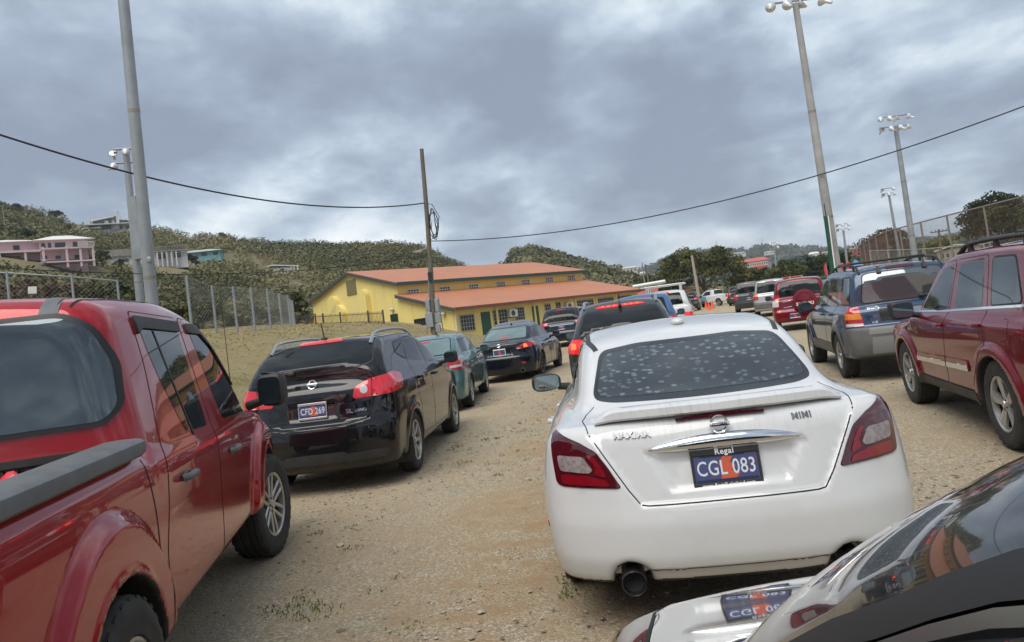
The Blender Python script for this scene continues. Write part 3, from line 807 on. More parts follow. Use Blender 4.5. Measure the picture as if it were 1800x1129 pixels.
def blades(n, cx, cy, rad, h, w, lean=0.6):
    a = RNG.random(n)*6.28; q = rad*np.sqrt(RNG.random(n)); x = cx+q*np.cos(a); y = cy+q*np.sin(a)
    z = gz(x, y)-0.003
    th = RNG.random(n)*6.28; hh = h*(0.4+0.9*RNG.random(n)); lx = lean*hh*(RNG.random(n)-0.5)*2; ly = lean*hh*(RNG.random(n)-0.5)*2
    ww = w*(0.6+0.8*RNG.random(n)); dx, dy = np.cos(th)*ww, np.sin(th)*ww
    V = np.stack([np.stack([x-dx, y-dy, z], 1), np.stack([x+dx, y+dy, z], 1), np.stack([x+lx*.5+dx*.6, y+ly*.5+dy*.6, z+hh*.65], 1), np.stack([x+lx, y+ly, z+hh*(0.9-0.25*np.abs(lx+ly)/np.maximum(hh, 1e-3))], 1)], 1)
    return V.reshape(-1, 3), np.arange(4*n).reshape(-1, 4)
def weeds():
    Vs, Fs, T = [], [], []; b = 0
    spots = [tuple(pt(*p)[:2]) for p in ((525, 1050, 4.6), (560, 1058, 4.5), (490, 1030, 4.7), (800, 905, 6.0), (770, 915, 6), (690, 945, 5.6), (1010, 1060, 4.3), (712, 1105, 4.1), (880, 960, 5.3), (620, 880, 6.5), (850, 700, 14), (900, 680, 16), (870, 740, 10.5), (815, 792, 9.0), (1650, 880, 4.6), (700, 1000, 5.0), (1600, 900, 5), (760, 860, 7), (660, 1020, 4.8))]
    for k in range(60): spots.append((-4+5*RNG.random(), 4+12*RNG.random()))
    for i, (x, y) in enumerate(spots):
        big = i < 3
        n = 70 if big else int(14+20*RNG.random())
        V, F = blades(n, x, y, 0.16 if big else 0.05+0.08*RNG.random(), 0.035 if big else 0.025, 0.006)
        Vs.append(V); Fs.append(F+b); b += len(V); T.append(np.repeat(0.25+0.6*RNG.random(n), 4))
    m = leafmat('weed_leaf', (0.09, 0.13, 0.03), (0.22, 0.22, 0.07))
    o = mesh_np('weeds', np.concatenate(Vs), np.concatenate(Fs), m, smooth=False, tint=np.concatenate(T))
    tag(o, 'small green weeds sprouting through the dirt lane', 'weeds', kind='stuff')
    n = 16000
    V = []; y = 9+50*RNG.random(n)**1.3; x = -7.3-RNG.random(n)**0.8*(9+0.25*y)
    z = gz(x, y); th = RNG.random(n)*6.28; h = (0.02+0.04*RNG.random(n))*(1+0.012*y); w = 0.006+0.0006*y
    dx, dy = np.cos(th)*w*2, np.sin(th)*w*2
    V = np.stack([np.stack([x-dx, y-dy, z-0.01], 1), np.stack([x+dx, y+dy, z-0.01], 1), np.stack([x+0.5*h*np.cos(th*3), y+0.5*h*np.sin(th*3), z+h*0.5], 1)], 1).reshape(-1, 3)
    m = leafmat('dry_grass', (0.42, 0.34, 0.18), (0.36, 0.285, 0.14), (0.28, 0.24, 0.11))
    o = mesh_np('dry_grass', V, np.arange(3*n).reshape(-1, 3), m, smooth=False, tint=np.repeat(RNG.random(n), 3))
    tag(o, 'short dry grass covering the bank beside the lane', 'grass', kind='stuff')
weeds()

# ------------------------------------------------------------------ vegetation builders
def foliage(C, Rr, n, ls, flat=0.85, zmin=-0.3, tint=None, tj=0.15, jit=0.7):
    """leaf-sized faces spread through clumps: C centres, Rr radii"""
    k = len(C); Cn = np.repeat(C, n, 0); Rn = np.repeat(Rr, n)
    D = RNG.normal(size=(k*n, 3)); D /= np.linalg.norm(D, axis=1, keepdims=True); D[:, 2] = np.where(D[:, 2] < zmin, -D[:, 2], D[:, 2])
    P = Cn+D*(Rn*(0.55+0.5*RNG.random(k*n)))[:, None]*np.array([1, 1, flat])
    nr = D+jit*RNG.normal(size=D.shape); nr /= np.linalg.norm(nr, axis=1, keepdims=True)
    u = np.cross(nr, RNG.normal(size=D.shape)); u /= np.maximum(np.linalg.norm(u, axis=1, keepdims=True), 1e-6); v = np.cross(nr, u)
    s = (ls*(0.6+0.8*RNG.random(k*n)))[:, None] if np.isscalar(ls) else (np.repeat(ls, n)*(0.6+0.8*RNG.random(k*n)))[:, None]
    V = np.stack([P-u*s, P+v*s*0.55, P+u*s, P-v*s*0.55], 1).reshape(-1, 3)
    F = np.arange(4*k*n).reshape(-1, 4)
    t = np.repeat(RNG.random(k) if tint is None else tint, n)+tj*RNG.normal(size=k*n)
    return V, F, np.repeat(np.clip(t, 0, 1), 4)
M_bark = varied('bark', (0.11, 0.085, 0.06), (0.06, 0.048, 0.035), 8, 0.9, bmp=0.3)
LEAF = {
    'olive': ((0.030, 0.042, 0.014), (0.075, 0.085, 0.028), (0.135, 0.128, 0.045)),
    'dark': ((0.014, 0.024, 0.010), (0.034, 0.048, 0.018), (0.070, 0.080, 0.028)),
    'lime': ((0.06, 0.085, 0.015), (0.13, 0.16, 0.03), (0.19, 0.20, 0.05)),
    'brown': ((0.07, 0.045, 0.025), (0.11, 0.075, 0.045), (0.13, 0.09, 0.055)),
    'scrub': ((0.062, 0.070, 0.026), (0.140, 0.132, 0.054), (0.23, 0.195, 0.10)),
}
def tree(label, base, h, rx, rz=None, kind='olive', clumps=45, n=70, ls=0.22, trunk_h=0.35, name='tree', group=None, cat='tree'):
    x, y = base[0], base[1]; z0 = base[2] if len(base) > 2 else gz(x, y)
    rz = rz or h*(1-trunk_h)*0.55
    o = thing(name, label, cat, (x, y, z0), group=group)
    cz = h-rz
    b = MB(); b.path([(0, 0, -0.4), (0.02*h, 0.0, trunk_h*h*0.6), (0.0, 0.03*h, cz)], [0.035*h, 0.027*h, 0.016*h], 9)
    for k in range(7):
        a = k*0.9+RNG.random(); q = 0.55+0.35*RNG.random()
        b.path([(0, 0.01*h, trunk_h*h*(0.7+0.06*k)), (rx*q*0.5*math.cos(a), rx*q*0.5*math.sin(a), cz-rz*0.1), (rx*q*math.cos(a), rx*q*math.sin(a), cz+rz*0.35*RNG.random())], [0.014*h, 0.009*h, 0.004*h], 6)
    b.build('trunk', M_bark, o, True)
    D = RNG.normal(size=(clumps, 3)); D /= np.linalg.norm(D, axis=1, keepdims=True); D[:, 2] = np.where(D[:, 2] < -0.35, -D[:, 2], D[:, 2])
    q = (0.45+0.5*RNG.random(clumps))[:, None]
    C = D*q*np.array([rx, rx, rz])+np.array([0, 0, cz]); Rr = (0.20+0.16*RNG.random(clumps))*min(rx, rz*1.4)
    V, F, t = foliage(C, Rr, n, ls, 0.75)
    mesh_np('crown', V, F, leafmat('leaf_'+kind, *LEAF[kind]), o, False, tint=t)
    return o

# ------------------------------------------------------------------ hills
def azel(px, py):
    r = pt(px, py, 1.0)-CPOS; return math.atan2(r[0], r[1]), r[2]/math.hypot(r[0], r[1])
class Hill:
    def __init__(s, name, prof, r0, r1, z0, m, na=110, nr=34, noise=1.0, back=1.5, seed=1, p=1.0):
        """prof: photo-surveyed skyline bearings; r0/r1 foot and ridge distance (pairs left,right)"""
        A = np.array([azel(*q) for q in prof]); o = np.argsort(A[:, 0]); s.az, s.el = A[o, 0], A[o, 1]
        s.r0, s.r1, s.z0, s.p = r0, r1, z0, p
        g = np.random.default_rng(seed)
        s.ph = g.random((9, 3))*6.28; s.noise = noise
        a = np.linspace(s.az[0], s.az[-1], na); t = np.concatenate([np.linspace(0, 1, nr), [1.1, 1.25, back]])
        Aa, T = np.meshgrid(a, t, indexing='ij')
        Rr = s.rad(Aa, T); X, Y = Rr*np.sin(Aa), Rr*np.cos(Aa); Z = s.zz(Aa, T)
        n1, n2 = X.shape; V = np.stack([X.ravel(), Y.ravel(), Z.ravel()], 1)
        i = np.arange((n1-1)*(n2-1)); u = i//(n2-1); w = i % (n2-1)
        F = np.stack([u*n2+w, u*n2+w+1, (u+1)*n2+w+1, (u+1)*n2+w], 1)
        s.o = mesh_np(name, V, F, m); s.o['kind'] = 'structure'
    def lim(s, q, a):
        f = np.clip((a-s.az[0])/(s.az[-1]-s.az[0]), 0, 1); return q[0]+(q[1]-q[0])*f if isinstance(q, tuple) else q+0*f
    def rad(s, a, t): return s.lim(s.r0, a)+(s.lim(s.r1, a)-s.lim(s.r0, a))*t
    def zz(s, a, t):
        R1 = s.lim(s.r1, a); zr = CAM_H+np.interp(a, s.az, s.el)*R1-s.noise*0.6
        tt = np.minimum(t, 1); z = s.z0+(zr-s.z0)*tt**s.p-(np.maximum(t-1, 0))*(zr-s.z0)*0.9
        n = 0
        for k in range(9):
            f = 1.5**k; n = n+np.sin(a*9*f+s.ph[k, 0]+t*3*f*np.cos(s.ph[k, 2]))*np.sin(t*5*f+s.ph[k, 1])/f**0.9
        return z+s.noise*n*np.minimum(1, tt*3)*0.9
    def at(s, px, py):
        r = pt(px, py, 1.0)-CPOS; a = math.atan2(r[0], r[1]); hr = math.hypot(r[0], r[1]); e = r[2]/hr
        ts = np.linspace(0.0, 1, 900); Rr = s.rad(a, ts); dz = s.zz(np.full_like(ts, a), ts)-(CAM_H+e*Rr)
        k = np.argmax(dz > 0) if (dz > 0).any() else np.argmax(dz)
        return np.array([Rr[k]*math.sin(a), Rr[k]*math.cos(a), s.zz(np.array([a]), np.array([ts[k]]))[0]])
    def scrub(s, name, label, n, size, leaves, ls, kind='scrub', avoid=(), tmax=1.0, tpow=0.8, patch=1.0):
        a = s.az[0]+(s.az[-1]-s.az[0])*RNG.random(n); t = tmax*RNG.random(n)**tpow
        Rr = s.rad(a, t); P = np.stack([Rr*np.sin(a), Rr*np.cos(a), s.zz(a, t)], 1)
        dens = np.sin(P[:, 0]*0.11+1)*np.sin(P[:, 1]*0.09)+np.sin(P[:, 0]*0.041+P[:, 1]*0.05)
        keep = dens > -1.15*patch+0.5*RNG.normal(size=n)
        for (q, rr) in avoid:
            dq = np.hypot(q[0], q[1]); u = np.array([q[0], q[1]])/dq; al = P[:, 0]*u[0]+P[:, 1]*u[1]-dq; ac = P[:, 0]*u[1]-P[:, 1]*u[0]
            keep &= (np.abs(ac) > rr) | (al < -1.5*rr) | (al > rr)
        P = P[keep]; rad = size[0]+(size[1]-size[0])*RNG.random(len(P))**2.2
        P[:, 2] += rad*0.15
        ti = np.clip(0.48-0.24*dens[keep]+0.14*RNG.normal(size=len(P)), 0, 1)
        V, F, tt = foliage(P, rad, leaves, rad*ls, 0.8, -0.1, ti, 0.05, 0.38)
        o = mesh_np(name, V, F, leafmat('leaf_'+kind, *LEAF[kind]), smooth=False, tint=tt)
        return tag(o, label, 'scrub', kind='stuff')
M_hill = varied('dry_hillside', (0.20, 0.155, 0.075), (0.115, 0.108, 0.045), 0.06, 0.95, (0.38, 0.62), c3=(0.21, 0.155, 0.085), scale3=0.03, p3=(0.55, 0.68))
M_hill2 = varied('wooded_hillside', (0.050, 0.058, 0.024), (0.085, 0.085, 0.038), 0.02, 0.95, c3=(0.14, 0.12, 0.07), scale3=0.012, p3=(0.6, 0.7))
hillA = Hill('hill', [(-420, 322), (-200, 345), (-60, 358), (0, 366), (60, 373), (110, 390), (200, 399), (300, 404), (400, 417), (500, 430), (600, 434), (680, 432), (740, 438), (775, 456), (800, 468), (835, 486), (880, 512)], (52, 150), (300, 260), 3.4, M_hill, noise=1.3, seed=3)
hillB = Hill('hill', [(870, 480), (897, 462), (906, 443), (938, 438), (1000, 456), (1060, 468), (1110, 478), (1160, 492), (1230, 505), (1300, 512)], (150, 190), (340, 330), 1.0, M_hill, noise=1.0, seed=8)
hillC = Hill('far_hill', [(1040, 500), (1110, 476), (1150, 462), (1190, 446), (1235, 440), (1270, 441), (1300, 441), (1345, 436), (1400, 438), (1440, 441), (1500, 440), (1560, 425), (1640, 420), (1700, 412), (1800, 398), (1950, 380), (2200, 350)], (700, 700), (1500, 1500), 2.0, M_hill2, noise=4, seed=5, na=90)
hillD = Hill('wooded_rise', [(1110, 520), (1200, 508), (1260, 490), (1300, 478), (1350, 473), (1380, 466), (1410, 456), (1460, 451), (1520, 450), (1600, 446), (1700, 434), (1850, 414), (2100, 378)], (200, 170), (520, 420), 1.0, M_hill2, noise=2.0, seed=11)
pink = hillA.at(75, 470); lawn = hillA.at(150, 478)
avoidA = [(hillA.at(75, 468), 9), (hillA.at(140, 480), 6), (hillA.at(110, 474), 8), (hillA.at(20, 468), 8), (hillA.at(255, 462), 10), (hillA.at(290, 462), 10), (hillA.at(345, 452), 8), (hillA.at(190, 400), 9), (hillA.at(490, 476), 7), (hillA.at(310, 480), 7)]
hillA.scrub('scrub', 'olive and brown scrub covering the steep hillside on the left', 13000, (0.5, 3.4), 52, 0.125, avoid=avoidA, tpow=0.75)
hillA.scrub('bushes', 'rounded dark green bushes standing out of the scrub on the left hillside', 420, (1.6, 3.6), 150, 0.075, kind='olive', avoid=avoidA, tpow=0.75)
hillB.scrub('scrub', 'dark scrub covering the small hill behind the yellow hall', 3600, (1.2, 3.6), 22, 0.28, tpow=0.7)
hillD.scrub('woodland', 'dense dark woodland on the rise behind the parking lot', 6500, (1.2, 3.6), 22, 0.28, kind='dark', tpow=0.8, patch=1.6)
hillC.scrub('far_woodland', 'grey green woodland on the far bluish ridge', 5000, (4, 11), 12, 0.4, kind='olive', patch=1.6)
# ------------------------------------------------------------------ yellow hall
M_yel = varied('yellow_render', (0.80, 0.645, 0.225), (0.74, 0.59, 0.205), 0.35, 0.85, (0.35, 0.7), 0.03, 30, c3=(0.76, 0.63, 0.27), scale3=0.15, p3=(0.55, 0.75))
M_yel2 = mat('pale_yellow_render', (0.78, 0.64, 0.23), 0.85)
def roofmat():
    m, t, b = base_mat('salmon_metal_roof')
    c = t.nodes.new('ShaderNodeTexCoord'); w = t.nodes.new('ShaderNodeTexWave'); w.inputs['Scale'].default_value = 0.9; w.bands_direction = 'X'
    t.links.new(c.outputs['Object'], w.inputs['Vector'])
    col = nmix(t, (0.53, 0.205, 0.098), (0.45, 0.175, 0.088), nramp(t, nnoise(t, 0.5, 6, 0.6), 0.3, 0.7))
    col = nmix(t, col, (0.25, 0.10, 0.065), nmath(t, 'MULTIPLY', nramp(t, w.outputs[0], 0.88, 0.98), 0.5)); col = nmix(t, col, (0.55, 0.30, 0.22), nmath(t, 'MULTIPLY', nramp(t, nnoise(t, 0.8, 7, 0.7, sc=(1.0, 0.15, 0.15)), 0.55, 0.75), 0.45))
    t.links.new(col, b.inputs['Base Color']); b.inputs['Roughness'].default_value = 0.55
    bump(t, b, nramp(t, w.outputs[0], 0.85, 0.99), 0.6, 0.05)
    return m
M_roof = roofmat()
M_green = mat('dark_green_paint', (0.012, 0.075, 0.042), 0.5)
M_fascia = mat('green_fascia', (0.018, 0.075, 0.058), 0.5)
M_grille = mat('burglar_bar', (0.05, 0.045, 0.04), 0.6)
M_wframe = mat('white_frame', (0.70, 0.70, 0.68), 0.5)
M_dglass = mat('dark_window', (0.015, 0.018, 0.020), 0.1)
M_conc = varied('grey_concrete', (0.30, 0.28, 0.24), (0.20, 0.19, 0.165), 1.2, 0.9)
M_ac = mat('ac_casing', (0.55, 0.54, 0.50), 0.5)
def hall():
    t = M_yel.node_tree; b0 = t.nodes['Principled BSDF']; old = b0.inputs['Base Color'].links[0].from_socket
    st = nramp(t, nnoise(t, 1.0, 6, 0.7, sc=(1.6, 1.6, 0.18)), 0.55, 0.75); t.links.new(nmix(t, old, (0.38, 0.30, 0.13), nmath(t, 'MULTIPLY', st, 0.5)), b0.inputs['Base Color'])
    hx, hy, hh = -23.35, 70.03, 36.62
    La, w, d, zr, ze, zt, zl, zb = 27.2, 8.32, 8.0, 9.07, 6.95, 5.72, 3.72, 0.75
    o = thing('community_hall', 'long yellow hall with salmon metal roofs, green doors and barred windows', 'building', (hx, hy, 0), (0, 0, R(90-hh)))
    # local: x along the hall, y = -b (left of it)
    b = MB()
    pf = [(0, zb-1.5), (0, ze), (w, zr), (2*w, ze), (2*w, zb-1.5)]
    b.prism(pf, lambda u, v: (0, u, v), lambda u, v: (La, u, v))
    b.prism([(-d, zb-1.5), (-d, zl), (0.0, zt), (0.0, zb-1.5)], lambda u, v: (0.02, u, v), lambda u, v: (La-0.3, u, v))
    b.prism([(2*w, zb-1.5), (2*w, zt-0.6), (2*w+6.5, zl-0.6), (2*w+6.5, zb-1.5)], lambda u, v: (0.02, u, v), lambda u, v: (La-0.3, u, v))
    wall = b.build('wall', M_yel, o)
    def slab(name, p0, p1, x0, x1, th, m):
        q = MB(); q.prism([(p0[0], p0[1]), (p1[0], p1[1]), (p1[0], p1[1]+th), (p0[0], p0[1]+th)], lambda u, v: (x0, u, v), lambda u, v: (x1, u, v)); return q.build(name, m, o)
    k1 = (zr-ze)/w; k2 = (zt-zl)/d
    r1 = slab('roof', (-0.55, ze-0.55*k1+0.05), (w, zr+0.05), -0.35, La+0.4, 0.12, M_roof)
    slab('roof', (2*w+0.55, ze-0.55*k1+0.05), (w, zr+0.05), -0.35, La+0.4, 0.12, M_roof)
    slab('roof', (-d-0.7, zl-0.7*k2+0.04), (-0.01, zt+0.04), -0.4, La-0.0, 0.12, M_roof)
    slab('roof', (2*w+7.1, zl-0.75), (2*w+0.01, zt-0.55), -0.4, La-0.0, 0.12, M_roof)
    f = MB()
    f.box((La/2, -0.60, ze-0.55*k1+0.02), (La+0.75, 0.07, 0.34))
    fa = f.build('fascia', M_fascia, o)
    f = MB(); f.box((La/2, -d-0.74, zl-0.7*k2+0.03), (La+0.4, 0.07, 0.26)); f.build('gutter', mat('rust_gutter', (0.16, 0.06, 0.045), 0.6), o)
    f = MB()
    for p0, p1 in (((-0.6, ze-0.55*k1), (w, zr+0.02)), ((2*w+0.6, ze-0.55*k1), (w, zr+0.02)), ((-d-0.74, zl-0.7*k2), (-0.05, zt)), ((2*w+7.1, zl-0.79), (2*w+0.05, zt-0.6))):
        f.prism([(p0[0], p0[1]-0.2), (p1[0], p1[1]-0.2), (p1[0], p1[1]+0.1), (p0[0], p0[1]+0.1)], lambda u, v: (-0.44, u, v), lambda u, v: (-0.36, u, v))
    f.build('barge_board', mat('grey_green_board', (0.055, 0.075, 0.075), 0.6), o)
    def win_long(a0, a1, z0, z1, y, nx, nz, frame, grille=False):
        q = MB(); q.box(((a0+a1)/2, y-0.012, (z0+z1)/2), (a1-a0, 0.06, z1-z0)); g = q.build('window', M_dglass, o)
        q = MB(); t = 0.06; yy = y-0.06
        for xx in np.linspace(a0, a1, nx+1): q.box((xx, yy, (z0+z1)/2), (t, 0.05, z1-z0+t))
        for z_ in np.linspace(z0, z1, nz+1): q.box(((a0+a1)/2, yy-0.006, z_), (a1-a0+t, 0.05, t))
        q.build('window_frame' if not grille else 'burglar_bars', frame, g)
    for a0, a1, z0, z1 in ((1.2, 2.5, 5.72, 6.25), (5.15, 6.45, 5.74, 6.27), (9.05, 10.3, 5.76, 6.3), (13.0, 14.2, 5.82, 6.34), (16.8, 18.0, 5.84, 6.38), (20.65, 21.85, 5.9, 6.42), (24.45, 25.7, 5.93, 6.46)):
        win_long(a0, a1, z0, z1, 0, 4, 2, M_wframe)
    y = -d
    lows = [(0.75, 2.35, 1.55, 2.95, 5, 4), (4.75, 6.45, 1.75, 3.1, 5, 4), (7.6, 8.75, 1.95, 3.1, 4, 4), (11.75, 12.5, 2.5, 3.15, 3, 2), (13.35, 14.0, 2.45, 3.2, 2, 2),
            (16.5, 19.1, 2.2, 3.15, 8, 3), (19.8, 22.5, 2.2, 3.15, 8, 3), (23.1, 25.7, 2.2, 3.15, 8, 3)]
    for a0, a1, z0, z1, nx, nz in lows: win_long(a0, a1, z0, z1, y, nx, nz, mat('white_bar', (0.30, 0.29, 0.27), 0.5), True)
    for a0, a1, z1 in ((3.25, 4.35, 3.05), (9.9, 10.75, 3.1)):
        q = MB(); q.box(((a0+a1)/2, y-0.02, (z1+0.98)/2), (a1-a0, 0.08, z1-0.98)); dr = q.build('door', M_green, o)
        q = MB(); q.add(*blob((a1-0.12, y-0.09, 1.95), (0.06, 0.07, 0.06), 2.2, 8, 6)); q.build('handle', M_steel, dr)
    for a, z0 in ((7.0, 2.65), (7.15, 1.5), (15.0, 2.72)):
        q = MB(); q.bbox((a, y-0.30, z0), (0.95, 0.42, 0.72), 0.03); q.mat(1).lathe([(y-0.515, 0.26), (y-0.525, 0.26), (y-0.525, 0.01)], 20, 'Y', (a-0.12, 0, z0)); q.box((a, y-0.1, z0-0.4), (0.8, 0.3, 0.05))
        q.build('air_conditioner', [M_ac, M_grille], o)
    for a in (-0.0, 5.0, 10.0, 16.1, 19.45, 22.8, 26.1): q = MB(); q.box((a+0.2, y-0.06, 2.2), (0.22, 0.12, 2.95)); q.build('pilaster', M_yel2, o)
    q = MB(); q.tube((0.15, y-0.15, zl-0.2), (0.15, y-0.15, 1.2), 0.05); q.build('downpipe', M_wframe, o)
    # gable end, x = 0
    def g_box(name, b0, b1, z0, z1, dep, m, off=0.0):
        q = MB(); q.box((-dep/2-off, -(b0+b1)/2, (z0+z1)/2), (dep, abs(b1-b0), z1-z0)); return q.build(name, m, o)
    v = g_box('vent', -9.05, -7.2, 6.75, 8.35, 0.06, varied('louvre', (0.30, 0.27, 0.13), (0.22, 0.2, 0.1), 3))
    q = MB()
    for z_ in np.linspace(6.85, 8.25, 12): q.box((-0.08, 8.12, z_), (0.06, 1.75, 0.04))
    q.build('louvre', mat('louvre_slat', (0.36, 0.31, 0.16), 0.7), v)
    def arch_hood(b0, b1, z0, z1):
        q = MB(); n = 12; r = (b1-b0)/2
        pl = [(b0, z0)]+[((b0+b1)/2-r*math.cos(math.pi*k/n), z1-r+r*math.sin(math.pi*k/n)) for k in range(n+1)]+[(b1, z0)]
        q.prism([(-u, v) for u, v in pl], lambda u, v: (-0.55, u, v), lambda u, v: (-0.0, u, v)); q.build('vent_hood', M_yel2, o)
    arch_hood(-6.3, -4.85, 3.4, 7.05); arch_hood(-12.55, -10.75, 5.2, 7.05); arch_hood(-11.9, -9.6, 2.6, 6.0)
    g_box('door', -1.6, -0.4, 1.7, 4.05, 0.08, mat('black_door', (0.012, 0.03, 0.022), 0.5))
    gw = g_box('window', 2.3, 4.0, 1.75, 3.2, 0.06, M_dglass)
    q = MB()
    for u in np.linspace(2.3, 4.0, 6): q.box((-0.10, -u, 2.47), (0.05, 0.05, 1.5))
    for z_ in np.linspace(1.75, 3.2, 5): q.box((-0.105, -3.15, z_), (0.05, 1.75, 0.05))
    q.build('burglar_bars', M_grille, gw)
    for u, z_ in ((-1.05, 4.5), (6.9, 3.3)):
        q = MB(); q.add(*blob((-0.2, -u, z_), (0.4, 0.45, 0.3), 2.4, 12, 8)); q.build('wall_lamp', M_ac, o)
hall()
def small_roof():
    p = pt(1165, 512, 95)
    o = thing('canteen', 'small yellow building with a red hipped roof beyond the hall', 'building', (p[0], p[1], 0.8), (0, 0, R(50)))
    b = MB(); b.box((0, 0, 1.1), (5.0, 5.0, 2.6)); b.build('wall', M_yel, o)
    b = MB(); b.add([(-3.4, -3.4, 2.4), (3.4, -3.4, 2.4), (3.4, 3.4, 2.4), (-3.4, 3.4, 2.4), (-0.6, 0, 3.3), (0.6, 0, 3.3)], [(0, 1, 5, 4), (1, 2, 5), (2, 3, 4, 5), (3, 0, 4), (0, 3, 2, 1)])
    b.build('roof', mat('red_roof', (0.42, 0.10, 0.06), 0.6), o)
small_roof()

# ------------------------------------------------------------------ hillside houses
def stand(hill, px, py, f=0.95):
    """house site: on a levelled pad cut out in front of the slope"""
    return CPOS+(hill.at(px, py)-CPOS)*f
def facing(p):
    return math.atan2(-p[0], p[1])          # rotation that turns local -y toward the camera
M_pink = varied('pink_render', (0.70, 0.54, 0.56), (0.63, 0.48, 0.50), 0.4, 0.85)
M_pinkd = mat('pink_soffit', (0.40, 0.27, 0.28), 0.9)
M_wroof = mat('white_roof', (0.66, 0.65, 0.60), 0.7)
M_wwall = varied('white_render', (0.62, 0.62, 0.60), (0.50, 0.50, 0.48), 0.5, 0.85)
M_win = mat('house_window', (0.05, 0.06, 0.065), 0.15)
def hip(b, x0, x1, y0, y1, z0, z1, ov=0.6, in_=None):
    x0 -= ov; x1 += ov; y0 -= ov; y1 += ov; w = (y1-y0)/2 if in_ is None else in_
    ym = (y0+y1)/2
    b.add([(x0, y0, z0), (x1, y0, z0), (x1, y1, z0), (x0, y1, z0), (x0+w, ym, z1), (x1-w, ym, z1)], [(0, 1, 5, 4), (1, 2, 5), (2, 3, 4, 5), (3, 0, 4), (0, 3, 2, 1)])
def wins(o, L_, m=None, name='window'):
    for x, y, z, w, h in L_:
        q = MB(); q.box((x, y-0.02, z), (w, 0.10, h)); q.build(name, m or M_win, o)
def pink_house():
    p = stand(hillA, 111, 454, 0.90); s = math.hypot(p[0], p[1])/1330*1.0     # metres per photo pixel
    o = thing('pink_house', 'large two storey pink house with white roofs and columns on the hillside', 'house', tuple(p), (0, 0, facing(p)+R(4)))
    k = lambda v: v*s
    # right wing 85..145 px, left wing -30..85 px, seen from the camera; local x=0 at px 110
    b = MB()
    b.box((k(3), 5.5, k(13)), (k(64), 10, k(30))); b.box((k(3), 6.5, k(-12)), (k(62), 9, k(22)))
    b.box((k(-70), 7.5, k(16)), (k(84), 10, k(30))); b.box((k(-70), 8.5, k(-12)), (k(82), 9, k(28)))
    b.build('wall', M_pink, o)
    b = MB(); hip(b, k(-30), k(37), 0.3, 10.5, k(28), k(42), 1.0, k(30)); hip(b, k(-114), k(-26), 2.2, 12.5, k(30), k(41), 1.0)
    b.build('roof', M_wroof, o)
    b = MB(); b.box((k(6), -0.9, k(12.2)), (k(70), 3.2, k(2.2))); b.box((k(-70), 1.4, k(13)), (k(86), 3.0, k(3.0)))
    b.box((k(6), -0.9, k(-8)), (k(70), 3.2, k(2.2))); b.box((k(-70), 1.4, k(-6)), (k(86), 3.0, k(2.2)))
    b.build('balcony', M_pink, o)
    for x, y in ((k(-26), -2.2), (k(4), -2.2), (k(39), -2.2), (k(-48), 0.2), (k(-80), 0.2), (k(-108), 0.2), (k(22), -2.2)):
        q = MB(); q.box((x, y, k(-1)), (k(3.0), k(3.0), k(32))); q.build('column', M_pink, o)
    wins(o, [(k(-2), 0.45, k(20), k(14), k(9)), (k(-16), 0.45, k(20), k(4), k(9)), (k(18), 0.45, k(20), k(6), k(9)), (k(-24), 0.45, k(20), k(5), k(9)), (k(-6), 0.45, k(2), k(7), k(5)), (k(-24), 0.45, k(3), k(7), k(5)), (k(20), 0.45, k(-1), k(9), k(11)),
             (k(-58), 2.45, k(22), k(8), k(7)), (k(-86), 2.45, k(22), k(8), k(7)), (k(-108), 2.45, k(21), k(9), k(6)), (k(-64), 2.45, k(2), k(20), k(14)), (k(-94), 2.45, k(2), k(20), k(14))], m=None)
    b = MB()
    for i in range(8): b.box((k(-26-3.2*i), -2.6-0.3*i, k(-9-2.4*i)), (k(4), 1.6, k(3)))
    b.build('stair', M_conc, o)
    q = MB()
    for u in np.linspace(k(20), k(41), 9): q.box((u, -2.5, k(17)), (0.12, 0.12, k(7)))
    q.box((k(30), -2.5, k(20.5)), (k(22), 0.16, k(1.2))); q.build('railing', M_wwall, o)
    g = hillA.at(157, 448); o2 = thing('garden_fence', 'white balustrade fence beside the pink house', 'fence', tuple(g), (0, 0, facing(g)))
    q = MB()
    for u in np.linspace(-12, 12, 12): q.box((k(u), 0, k(3)), (k(0.8), 0.15, k(8)))
    for z_ in (k(0.5), k(3.4), k(6.5)): q.box((0, 0, z_), (k(25), 0.12, k(0.8)))
    q.build('balustrade', M_wwall, o2)
pink_house()
